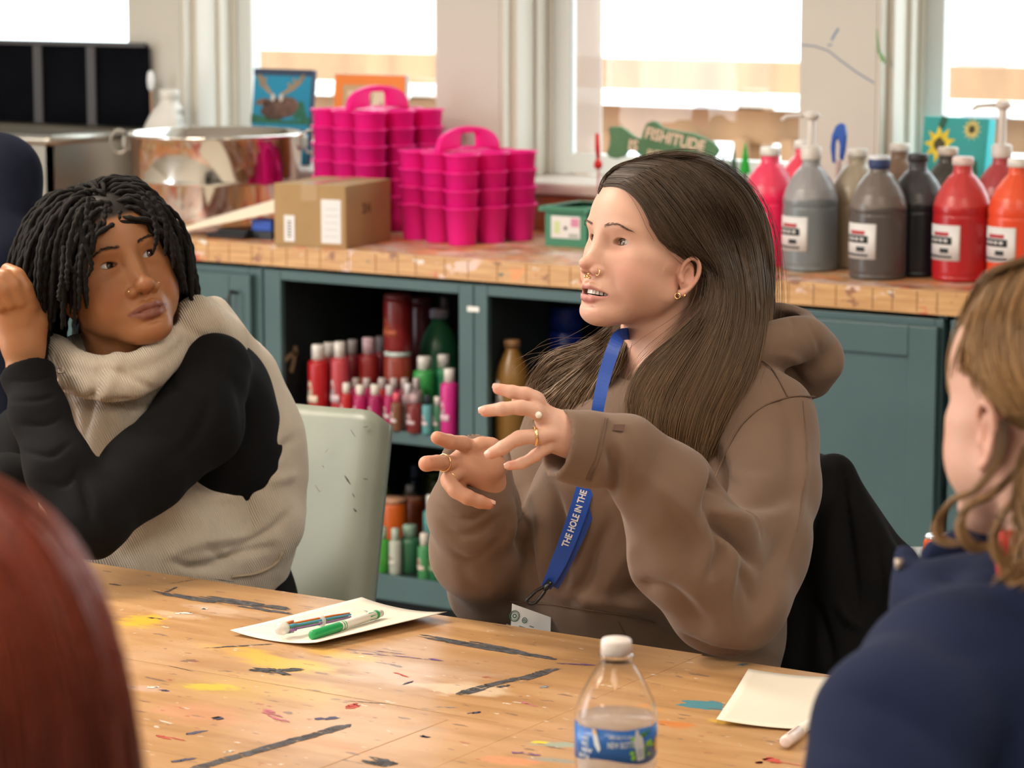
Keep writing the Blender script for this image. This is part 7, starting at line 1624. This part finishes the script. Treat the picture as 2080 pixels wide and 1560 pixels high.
SM = [((300, 1200), (440, 1225), .014, 0), ((380, 1208), (590, 1240), .020, 0), ((470, 1228), (595, 1248), .012, 0), ((330, 1206), (362, 1192), .004, 0), ((225, 1186), (245, 1190), .007, 0), ((435, 1177), (480, 1184), .006, 0), ((345, 1186), (405, 1176), .002, 0),
      ((845, 1290), (1010, 1320), .014, 0), ((930, 1302), (1090, 1334), .020, 0), ((1030, 1322), (1130, 1340), .012, 0), ((1130, 1356), (1060, 1382), .014, 0), ((1080, 1372), (960, 1400), .012, 0), ((985, 1394), (930, 1412), .014, 0), ((1040, 1392), (1010, 1396), .006, 0),
      ((415, 1317), (560, 1308), .004, 0), ((500, 1358), (560, 1364), .014, 0), ((525, 1366), (615, 1360), .016, 0), ((540, 1356), (590, 1372), .010, 0), ((710, 1326), (900, 1340), .0025, 1), ((760, 1322), (840, 1332), .003, 1), ((800, 1332), (915, 1344), .004, 1), ((1130, 1348), (1215, 1352), .006, 1),
      ((530, 1440), (585, 1470), .012, 3), ((435, 1457), (448, 1462), .010, 2), ((375, 1492), (422, 1484), .008, 2), ((640, 1462), (690, 1458), .010, 2), ((340, 1352), (400, 1366), .0015, 5), ((322, 1402), (345, 1404), .006, 2), ((296, 1397), (322, 1396), .008, 6), ((358, 1246), (390, 1246), .010, 6), ((408, 1236), (424, 1238), .008, 6),
      ((1094, 1398), (1118, 1394), .008, 4), ((700, 1437), (725, 1430), .006, 7), ((702, 1440), (732, 1433), .010, 7), ((955, 1450), (975, 1446), .006, 2), ((880, 1436), (925, 1438), .003, 4), ((855, 1495), (868, 1498), .006, 2), ((700, 1424), (790, 1430), .002, 5), ((320, 1495), (345, 1502), .006, 8), ((345, 1498), (380, 1506), .003, 8),
      ((1555, 1538), (1580, 1552), .014, 8), ((1540, 1549), (1548, 1550), .008, 8), ((1585, 1548), (1640, 1558), .002, 8), ((300, 1255), (330, 1258), .004, 5), ((1500, 1352), (1520, 1348), .008, 4), ((740, 1541), (800, 1555), .02, 0), ((1040, 1528), (1100, 1535), .008, 1), ((1055, 1425), (1090, 1435), .004, 3), ((800, 1366), (830, 1376), .004, 8), ((820, 1390), (840, 1384), .004, 2), ((455, 1530), (470, 1526), .006, 6), ((350, 1548), (395, 1541), .007, 2)]
def tabletop(name, label, x0, x1, y0, y1, marks, joints):
    t = thing(name, label, 'table', ((x0+x1)/2, (y0+y1)/2, 0), 'paint-stained work tables')
    mb = MB().box(((x0+x1)/2, (y0+y1)/2, TZ-.016), (x1-x0, y1-y0, .032)); mb.mi = [9, 10, 9, 9, 9, 9]; mb.mi = [9]*6; mb.mi[1] = 10
    for i, (a, b_, w_, mi) in enumerate(marks): smear(mb, a, b_, w_, mi, i+3, rough=1.0 if mi in (0,) else .8)
    for (p, q, w_) in joints:
        p, q = np.array(p, float), np.array(q, float); d = (q-p)/np.linalg.norm(q-p); nn = np.array([-d[1], d[0]])*w_/2
        mb.add([(p[0]+nn[0], p[1]+nn[1], TZ+.0002), (q[0]+nn[0], q[1]+nn[1], TZ+.0002), (q[0]-nn[0], q[1]-nn[1], TZ+.0002), (p[0]-nn[0], p[1]-nn[1], TZ+.0002)], [(0, 1, 2, 3)], 11)
    mb.v = [(a-TC[0], b_-TC[1], c) for a, b_, c in mb.v]
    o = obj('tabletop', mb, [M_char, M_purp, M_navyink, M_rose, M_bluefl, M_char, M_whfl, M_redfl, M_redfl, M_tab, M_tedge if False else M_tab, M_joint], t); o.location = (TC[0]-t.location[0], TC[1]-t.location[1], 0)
    for x in (x0+.08, x1-.08):
        for y in (y0+.08, y1-.08): obj('leg', MB().box((x, y, (TZ-.032)/2), (.05, .05, TZ-.032)), M_tleg, t, world=True)
    obj('apron', MB().box(((x0+x1)/2, y1-.08, TZ-.07), (x1-x0-.2, .02, .07)), M_tleg, t, world=True)
    return t
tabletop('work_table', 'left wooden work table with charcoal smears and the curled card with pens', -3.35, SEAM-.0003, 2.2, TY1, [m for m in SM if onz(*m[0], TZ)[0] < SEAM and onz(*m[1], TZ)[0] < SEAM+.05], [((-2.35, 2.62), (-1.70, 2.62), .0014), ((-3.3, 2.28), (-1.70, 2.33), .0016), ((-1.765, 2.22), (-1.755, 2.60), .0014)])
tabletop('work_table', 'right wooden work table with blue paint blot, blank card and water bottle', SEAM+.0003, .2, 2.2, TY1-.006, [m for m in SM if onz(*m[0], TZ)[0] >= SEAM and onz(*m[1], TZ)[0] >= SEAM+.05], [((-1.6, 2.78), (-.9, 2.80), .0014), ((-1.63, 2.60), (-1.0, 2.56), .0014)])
# long straight charcoal line across the left table
a, b_ = onz(400, 1560, TZ), onz(712, 1472, TZ); mb = MB(); smear(mb, (380, 1566), (715, 1471), .016, 0, 77, rough=.25, taper=.4); smear(mb, (560, 1510), (660, 1486), .005, 0, 78, rough=.9)
ln = obj('charcoal_line', mb, M_char); tag(ln, 'long straight charcoal line drawn across the left table top', 'mark')
# ---------------------------------------------------------------- papers, pens
M_paper = mat('cream_card', (.74, .67, .56), .7)
def sheet_obj(name, label, corners, bow, th=.0006):
    t = thing(name, label, 'paper', tuple(onz(*corners[0], TZ))); P = [onz(x, y, TZ) for x, y in corners]; n = 14; vs = []
    for k_ in (0, 1):
        for i in range(n+1):
            for j in range(n+1):
                u, v = i/n, j/n; p = P[0]*(1-u)*(1-v)+P[1]*u*(1-v)+P[2]*u*v+P[3]*(1-u)*v; vs.append((p[0], p[1], TZ+.0012+bow(u, v)+k_*th))
    m = (n+1)**2; fs = []
    for i in range(n):
        for j in range(n): a = i*(n+1)+j; fs += [(a, a+1, a+n+2, a+n+1), (a+m, a+n+1+m, a+n+2+m, a+1+m)]
    for i in range(n):
        for (a, c) in ((i, i+1), (n*(n+1)+i+1, n*(n+1)+i), ((i+1)*(n+1), i*(n+1)), (i*(n+1)+n, (i+1)*(n+1)+n)): fs.append((a, a+m, c+m, c))
    obj('sheet', MB().add(vs, fs, 0, True), M_paper, t, world=True); return t
pp = sheet_obj('paper_sheet', 'curled cream paper card with pens on it, left table', [(468, 1291), (645, 1320), (908, 1262), (735, 1226)], lambda u, v: .014*(abs(u-.42)*1.35)**2.2*1.0+.003*v+.006*max(0, .25-v)*(1-u))
# handwriting on the card
mb = MB(); r = random.Random(5)
for row, (xa, ya, xb) in enumerate([(672, 1300, 735), (655, 1306, 735), (648, 1310, 725), (640, 1314, 700), (628, 1317, 660)]):
    x = xa
    while x < xb:
        w_ = r.uniform(4, 9); p, q = onz(x, ya+(x-xa)*.055, TZ), onz(x+w_, ya+(x+w_-xa)*.055, TZ); z = TZ+.0040
        d = (q-p)/np.linalg.norm(q-p); nn = np.array([-d[1], d[0], 0])*.0006; mb.add([tuple(p+nn+[0, 0, z-TZ]), tuple(q+nn+[0, 0, z-TZ]), tuple(q-nn+[0, 0, z-TZ]), tuple(p-nn+[0, 0, z-TZ])], [(0, 1, 2, 3)]); x += w_+r.uniform(2, 5)
obj('handwriting', mb, mat('olive_ink', (.25, .27, .12), .7), pp, world=True)
sheet_obj('paper_sheet', 'blank square cream paper card on the right table', [(1455, 1474), (1700, 1494), (1760, 1388), (1520, 1371)], lambda u, v: .004*(2*u-1)**2+.004*abs(v-.5))
def penline(px0, px1, z0, z1): return onz(*px0, z0), onz(*px1, z1)
def axis_frame(p, q):
    z = Vector(q-p).normalized(); x = Vector((0, 0, 1)).cross(z).normalized(); y = z.cross(x); M = Matrix((x, y, z)).transposed().to_4x4(); M.translation = Vector(p); return M, float(np.linalg.norm(q-p))
# multicolour pen
p, q = penline((566, 1278), (745, 1243), TZ+.016, TZ+.014); M, L_ = axis_frame(p, q); t = thing('multicolour_pen', 'clear multicolour pen lying on the curled card', 'pen', tuple(p))
M_clear = M_glass
obj('barrel', MB().lathe([(.004, .0), (.0075, .003), (.0085, .012), (.0075, .02), (.0068, .03), (.0068, L_*.80), (.0050, L_*.92), (.0018, L_)], 20, 0, M), M_clear, t, world=True)
obj('clear_ball_end', MB().lathe([(.002, -.004), (.007, -.001), (.0088, .005), (.0075, .012)], 16, 0, M), mat('frosted_plastic', (.75, .70, .68), .15, alpha=.6), t, world=True)
for i, c in enumerate([(.45, .75, .03), (.75, .16, .02), (.06, .30, .50), (.30, .12, .35), (.04, .10, .14), (.10, .35, .15)]):
    a = i*math.pi/3+.5; b = MB().tube([(.0040*math.cos(a), .0040*math.sin(a), .018), (.0040*math.cos(a), .0040*math.sin(a), L_*.60), (.0028*math.cos(a), .0028*math.sin(a), L_*.80)], .0012, 6, 0, M)
    b.tube([(.0062*math.cos(a), .0062*math.sin(a), .014), (.0066*math.cos(a), .0066*math.sin(a), .024)], .0018, 6, 0, M); obj('ink_refill', b, mat('refill_%d' % i, c, .4), t, world=True)
obj('ring_band', MB().lathe([(.0072, L_*.46), (.0078, L_*.465), (.0078, L_*.485), (.0072, L_*.49)], 18, 0, M), mat('frosted_plastic', (.75, .70, .68), .15, alpha=.6), t, world=True)
# green marker
p, q = penline((632, 1291), (774, 1245), TZ+.011, TZ+.012); M, L_ = axis_frame(p, q); t = thing('marker_pen', 'white marker with green cap lying on the curled card', 'marker', tuple(p))
obj('barrel', MB().lathe([(.0052, L_*.40), (.0056, L_*.42), (.0056, L_*.93), (.0048, L_*.94), (.0048, L_), (.002, L_+.001)], 20, 0, M), mat('marker_white', (.72, .68, .60), .4), t, world=True)
M_grn = mat('marker_green', (.01, .30, .08), .35)
obj('cap', MB().lathe([(.0044, .0), (.0052, .0008), (.0062, .003), (.0064, L_*.38), (.0058, L_*.40)], 20, 0, M), M_grn, t, world=True)
b = MB().lathe([(.0057, L_*.425), (.0060, L_*.427), (.0060, L_*.435), (.0057, L_*.437)], 18, 0, M); b.lathe([(.0057, L_*.455), (.0060, L_*.457), (.0060, L_*.463), (.0057, L_*.465)], 18, 0, M); b.lathe([(.0057, L_*.90), (.0060, L_*.90), (.0060, L_*.935), (.0057, L_*.935)], 18, 0, M)
for i in range(7): a = i*.9; b.add([(.00575*math.cos(a), .00575*math.sin(a), L_*.80), (.00575*math.cos(a+.3), .00575*math.sin(a+.3), L_*.80), (.0059*math.cos(a+.15), .0059*math.sin(a+.15), L_*.90)], [(0, 1, 2)], 0, False, M)
b.add([(.0057*math.cos(-2.2+k*.25), .0057*math.sin(-2.2+k*.25), z) for k in range(3) for z in (L_*.52, L_*.80)], [(0, 1, 3, 2), (2, 3, 5, 4)], 0, True, M)
obj('green_print', b, M_grn, t, world=True)
p, q = penline((1594, 1508), (1700, 1428), TZ+.009, TZ+.011); M, L_ = axis_frame(p, q); t = thing('marker_pen', 'plain white capped marker half hidden by the navy sleeve', 'marker', tuple(p))
obj('barrel', MB().lathe([(.0060, .045), (.0060, L_), (.004, L_+.002)], 18, 0, M), MATS['marker_white'], t, world=True); obj('cap', MB().lathe([(.0045, 0), (.0060, .001), (.0070, .003), (.0068, .045)], 18, 0, M), mat('marker_cap_blush', (.74, .62, .58), .35), t, world=True)
b = MB().box((0, .0072, .025), (.002, .002, .035), 0, M); obj('clip', b, MATS['marker_cap_blush'], t, world=True)
# ---------------------------------------------------------------- water bottle
by = onz(1252, 1640, TZ); bx = C(1252, 1300, 1.0); 
dB = 2.62; top = C(1252, 1298, dB); base = np.array([top[0], top[1], TZ]); hB = top[2]-TZ
t = thing('water_bottle', 'clear plastic water bottle with blue label and white cap, part full', 'bottle', tuple(base))
r0 = .0355; M_pet = mat('clear_pet', (1, 1, 1), .02, trans=1, ior=1.2, spec=.6); M_water = mat('water', (.80, .79, .82), .05, alpha=.34, spec=.9)
s_ = 1.0; kz = hB/.235
prof = [(.010, .005), (.026, .001), (.034, .004), (.0365, .012), (.0375, .022), (.0352, .030), (.0375, .038), (.0352, .046), (.0375, .054), (.0352, .062), (.0375, .070), (.0352, .078), (.0375, .086), (.0352, .094), (.0375, .102), (.0352, .110), (.0378, .120), (.0370, .126), (.0370, .158), (.0378, .162), (.0374, .168), (.0350, .177), (.0300, .188), (.0240, .199), (.0180, .209), (.0142, .214), (.0140, .218), (.0158, .2185), (.0158, .2205), (.0125, .2210), (.0125, .230)]
prof = [(a_, z*kz) for a_, z in prof]
prof = [(a, z*s_) for a, z in prof]; inner = [(max(a-.0007, .001), z+.0006) for a, z in prof]
def shell(mb, outer, inner, n=48):
    vs = []; fs = []
    for pr_ in (outer, inner):
        for r_, z in pr_:
            for i in range(n): a = 2*math.pi*i/n; vs.append((r_*math.cos(a), r_*math.sin(a), z))
    m = len(outer)
    for o in (0, m):
        for j in range(m-1):
            for i in range(n): a = (o+j)*n+i; b_ = (o+j)*n+(i+1) % n; f_ = (a, b_, b_+n, a+n); fs.append(f_ if o == 0 else f_[::-1])
    for i in range(n): a = (m-1)*n+i; b_ = (m-1)*n+(i+1) % n; fs.append((a, b_, b_+m*n, a+m*n))
    fs.append(tuple(range(n-1, -1, -1))); fs.append(tuple(range(m*n, m*n+n))); mb.add(vs, fs, 0, True)
mb = MB(); shell(mb, prof, inner); obj('bottle', mb, M_pet, t)
wl = .1625*kz; wp_ = [(a-.0009, z+.001) for a, z in prof if z < wl-.002]; wp_.append((np.interp(wl, [z for a, z in prof], [a for a, z in prof])-.0009, wl)); obj('water', MB().lathe(wp_, 48), M_water, t)
obj('cap', MB().lathe([(.0135, .2212*kz), (.0143, .2215*kz), (.0143, .2330*kz), (.0130, .2352*kz)], 40), mat('bottle_cap_white', (.74, .66, .62), .4, bump=.3, bscale=400), t)
LB, LH = .1285*kz, .0305*kz
zf = lambda u: (LB-.0028*math.sin(u*9+1.2), LB+LH+.0005*math.sin(u*20))
a0 = math.atan2(-base[1], -base[0])-1.62; a1 = a0+3.24
lb = MB(); lb.arc(.0378, 0, 0, a0, a1, 60, 0, th=.0004, zf=zf)
def on_label(mb, pts, mi, lift=.0007, zsc=1.0):
    """polygon given as (angle deg around the bottle measured in image from its centre, height 0..1)"""
    vs = [( (.0378+lift)*math.cos(a), (.0378+lift)*math.sin(a), LB+h_*LH) for a, h_ in pts]; mb.add(vs, [tuple(range(len(vs)))], mi)
camang = math.atan2(-base[1], -base[0])
A = lambda u: camang+math.asin(max(-.98, min(.98, u)))
# crumpled band shape, leaf cluster and little bottle picture, slanted text
r = random.Random(3)
for k_ in range(26):
    u, h_ = r.uniform(.22, .86), r.uniform(.10, .90)
    if abs(u-.52-(h_-.5)*.0) < .10: continue
    s1 = r.uniform(.035, .06); on_label(lb, [(A(u+s1*math.cos(q_)*1.0), h_+s1*1.2*math.sin(q_)) for q_ in np.linspace(0, 5.6, 8)], 1 if r.random() < .6 else 2, lift=.0007+.00002*k_)
on_label(lb, [(A(u), h_) for u, h_ in ((.46, .98), (.52, .98), (.54, .86), (.62, .74), (.66, .50), (.66, .06), (.50, .04), (.46, .40), (.42, .62), (.45, .82))], 3, lift=.0014)
on_label(lb, [(A(u), h_) for u, h_ in ((.50, .40), (.64, .40), (.64, .12), (.51, .12))], 4, lift=.0016)
on_label(lb, [(A(u), h_) for u, h_ in ((-.56, 1.0), (-.46, .96), (-.36, .42), (-.40, .30), (-.50, .52))], 3, lift=.0012)
on_label(lb, [(A(u), h_) for u, h_ in ((-.54, 1.0), (-.47, .98), (-.44, .84), (-.52, .86))], 5, lift=.0014)
def label_text(txt, u0, h0, size, sxk=1.0):
    vs, fs = text_mesh(txt, 1.0, ext=0, offset=.02); lb.add([((.0378+.0010)*math.cos(A(u0)+x*size*sxk/.0388), (.0378+.0010)*math.sin(A(u0)+x*size*sxk/.0388), LB+h0*LH+y*size) for x, y, z in vs], fs, 3)
label_text('100% RECYCLABLE', -.18, .74, .0040, .75); label_text('NEW BOTTLE', -.20, .46, .0082, .56); label_text('100%', -.80, .62, .0046, .9); label_text('REC', -.80, .44, .0056, .9); label_text('NEW', -.80, .24, .0062, .9); label_text('BOTTLE', -.86, .06, .0048, .8)
on_label(lb, [(A(u), h_) for u, h_ in ((.93, .62), (.97, .60), (.97, .20), (.93, .18), (.90, .40))], 5, lift=.0012)
obj('paper_label', lb, [mat('label_blue', (.02, .13, .44), .3), mat('leaf_lime', (.28, .60, .05), .4), mat('leaf_dark', (.07, .30, .06), .4), mat('label_white', (.70, .72, .74), .4), mat('label_grey', (.45, .50, .55), .4), mat('label_orange', (.80, .45, .12), .4)], t)
# ---------------------------------------------------------------- chairs
M_chair = mat('sage_chair_plastic', (.225, .245, .20), .42, var=.06, vscale=8, bump=.05, bscale=300)
t = thing('chair', 'pale sage plastic chair with scuffs behind the cream vest', 'chair', tuple(np.array([*C(560, 1300, 4.35)[:2], 0])))
# back shell: corners from its outline, leaning back, with a rounded upper corner
Dc = 4.46; tl, tr, br, bl = C(300, 775, 4.72), C(772, 834, Dc), C(722, 1330, Dc-.12), C(250, 1330, 4.52)
nr = np.cross(tr-tl, bl-tl); nr /= np.linalg.norm(nr); nr *= -np.sign(nr@TOC)
vs = []; NU, NV = 24, 20
def edge_r(u, v):
    # rounded top corners
    rr = .028; du = max(0, u-(1-rr)); dv = max(0, rr-v); return (rr-math.sqrt(max(0, rr*rr-du*du)))
for k_ in (0, 1):
    for i in range(NU+1):
        for j in range(NV+1):
            u, v = i/NU, j/NV; v2 = v; 
            if v < .12: v2 = v+edge_r(u, v)*.9*(1-v/.12)
            p = tl*(1-u)*(1-v2)+tr*u*(1-v2)+br*u*v2+bl*(1-u)*v2
            # wrap-around: the right margin folds towards the sitter
            fold = .0; e = max(0, (u-.93)/.07); p = p-nr*(-.030*e**2)+nr*.02*math.sin(math.pi*u)
            vs.append(tuple(p+nr*(.012 if k_ else 0)))
m = (NU+1)*(NV+1); fs = []
for i in range(NU):
    for j in range(NV): a = i*(NV+1)+j; fs += [(a, a+1, a+NV+2, a+NV+1), (a+m, a+NV+1+m, a+NV+2+m, a+1+m)]
for i in range(NU): fs += [(i*(NV+1), (i+1)*(NV+1), (i+1)*(NV+1)+m, i*(NV+1)+m), (i*(NV+1)+NV, i*(NV+1)+NV+m, (i+1)*(NV+1)+NV+m, (i+1)*(NV+1)+NV)]
for j in range(NV): fs += [(j, j+m, j+1+m, j+1), (NU*(NV+1)+j, NU*(NV+1)+j+1, NU*(NV+1)+j+1+m, NU*(NV+1)+j+m)]
obj('backrest', MB().add(vs, fs, 0, True), M_chair, t, world=True)
sc = (br+bl)/2; sc = np.array([sc[0], sc[1], .44]); fx = (tr-tl); fx[2] = 0; fx /= np.linalg.norm(fx); fy = np.cross([0, 0, 1.], fx); fy = fy if fy@(-Fh) > 0 else -fy
M = Matrix(((fx[0], fy[0], 0, sc[0]+fy[0]*.18), (fx[1], fy[1], 0, sc[1]+fy[1]*.18), (0, 0, 1, .44), (0, 0, 0, 1)))
obj('seat', MB().box((0, 0, 0), (.42, .42, .02), 0, M), M_chair, t, world=True, bevel=.008)
M_mleg = mat('grey_steel_leg', (.30, .31, .32), .3, metal=1)
for a in (-1, 1):
    for b_ in (-1, 1): obj('leg', MB().tube([tuple(M @ Vector((a*.18, b_*.18, -.01))), tuple(M @ Vector((a*.21, b_*.21, -.44)))], .011, 10), M_mleg, t, world=True)
# paint scuffs on the backrest
SN = snap_mesh(np.array(vs))
b = MB()
for (x0, y0, x1, y1, w_) in ((700, 966, 712, 984, .004), (718, 1033, 728, 1042, .005), (716, 1002, 720, 1010, .0025), (738, 972, 748, 974, .003), (738, 868, 748, 866, .0025), (712, 872, 722, 888, .0015), (660, 920, 668, 910, .0012), (590, 900, 596, 905, .0015), (655, 945, 658, 950, .002), (640, 985, 650, 1000, .0012)):
    P_ = [C(x0, y0, 0), C(x1, y1, 0)]; dd_ = min((q-CAM)@Fw for q in SN([(x0, y0), (x1, y1)]))-.004; b.tube([C(x0, y0, dd_), C((x0+x1)/2, (y0+y1)/2, dd_), C(x1, y1, dd_)], [w_*.4, w_*.6, w_*.2], 6, flat=.4)
obj('scuff_marks', b, mat('scuff_dark', (.06, .045, .05), .6), t, world=True)
# black chair of the woman in the hoodie, with a black coat hung over it
cx = C(1660, 1200, 3.98); t = thing('chair', 'dark chair under the woman in the brown hoodie', 'chair', (cx[0], cx[1], 0))
hd_ = C(1340, 1440, 3.95); sx_ = np.array([hd_[0], hd_[1], .45]); M = Matrix.Translation(Vector(sx_)) @ Matrix.Rotation(YAW-.7, 4, 'Z')
obj('seat', MB().box((0, 0, -.015), (.44, .44, .03), 0, M), M_blk, t, world=True, bevel=.008)
for a in (-1, 1):
    for b_ in (-1, 1): obj('leg', MB().tube([tuple(M @ Vector((a*.19, b_*.19, -.02))), tuple(M @ Vector((a*.22, b_*.22, -.45)))], .012, 10), M_mleg, t, world=True)
b0, b1_, = C(1560, 940, 4.06), C(1715, 948, 3.92)
obj('backrest', MB().box((0, 0, 0), (.001, .001, .001)) if False else MB().add([tuple(C(1570, 960, 4.07)), tuple(C(1705, 960, 3.93)), tuple(C(1760, 1330, 3.88)), tuple(C(1570, 1330, 4.0)), tuple(C(1570, 960, 4.09)), tuple(C(1705, 960, 3.95)), tuple(C(1760, 1330, 3.90)), tuple(C(1570, 1330, 4.02))], [(0, 1, 2, 3), (7, 6, 5, 4), (0, 4, 5, 1), (1, 5, 6, 2), (2, 6, 7, 3), (3, 7, 4, 0)]), M_blk, t, world=True, bevel=.004)
M_coat = mat('black_coat_cloth', (.0060, .0058, .0062), .95, spec=.12, bump=.1, bscale=500)
ct = thing('coat', 'black coat draped over the chair back right of the brown hoodie', 'coat', tuple(C(1700, 940, 3.94)))
lo, hi = pxbox(1500, 1900, 900, 1560, 3.72, 4.15, .02); s = SDF(lo, hi, .0045)
s.chain([T(1590, 950, 4.04), T(1700, 955, 3.93)], [.019, .018], .02)
for (x0, y0, d0), (x1, y1, d1), r0_, r1_ in (((1600, 960, 4.02), (1560, 1360, 3.98), .020, .050), ((1650, 960, 3.97), (1640, 1360, 3.93), .022, .052), ((1690, 960, 3.93), (1720, 1360, 3.88), .022, .052), ((1705, 965, 3.92), (1790, 1180, 3.90), .016, .040), ((1790, 1180, 3.90), (1800, 1400, 3.90), .040, .05), ((1715, 975, 3.93), (1822, 1150, 3.94), .012, .026), ((1822, 1150, 3.94), (1835, 1350, 3.94), .026, .035)):
    s.cone(T(x0, y0, d0), T(x1, y1, d1), r0_, r1_, .02)
v, f = s.mesh(); v = folds(v, f, [([(1712, 935), (1722, 1050), (1735, 1150), (1745, 1260)], -.010, 7), ([(1700, 960), (1690, 1080), (1680, 1200)], .006, 14), ([(1640, 1000), (1640, 1120), (1610, 1240)], -.008, 12), ([(1700, 1220), (1720, 1260), (1750, 1280)], .008, 9), ([(1780, 1090), (1790, 1180), (1775, 1280)], -.007, 12), ([(1655, 1220), (1680, 1300), (1690, 1360)], -.008, 12)], wav=[(.002, 40, 31)])
raw('cloth', v, f, M_coat, ct)
# orange tin on the far side between collar and cabinet, standing on a stool
p = C(1913, 1130, 4.6); t = thing('stool', 'low round stool mostly hidden behind the navy collar', 'stool', (p[0], p[1], 0)); zt = C(1913, 1150, 4.6)[2]
obj('seat', MB().lathe([(.15, zt-.03), (.155, zt-.025), (.155, zt-.003), (.15, zt)], 32), mat('stool_grey', (.35, .35, .34), .5), t)
for k_ in range(4): a = k_*math.pi/2+.4; obj('leg', MB().tube([(.11*math.cos(a), .11*math.sin(a), zt-.03), (.17*math.cos(a), .17*math.sin(a), 0)], .011, 8), M_mleg, t)
t = thing('drink_can', 'orange drinks can with silver rim beyond the navy collar', 'can', (p[0], p[1], zt)); obj('can', MB().lathe([(.024, 0), (.030, .004), (.030, .040), (.026, .046)], 32), mat('orange_can', (.75, .12, .015), .25, metal=.3), t); obj('rim', MB().lathe([(.027, .045), (.0285, .048), (.027, .050), (.024, .047)], 32), mat('can_silver', (.8, .78, .8), .2, metal=1), t)
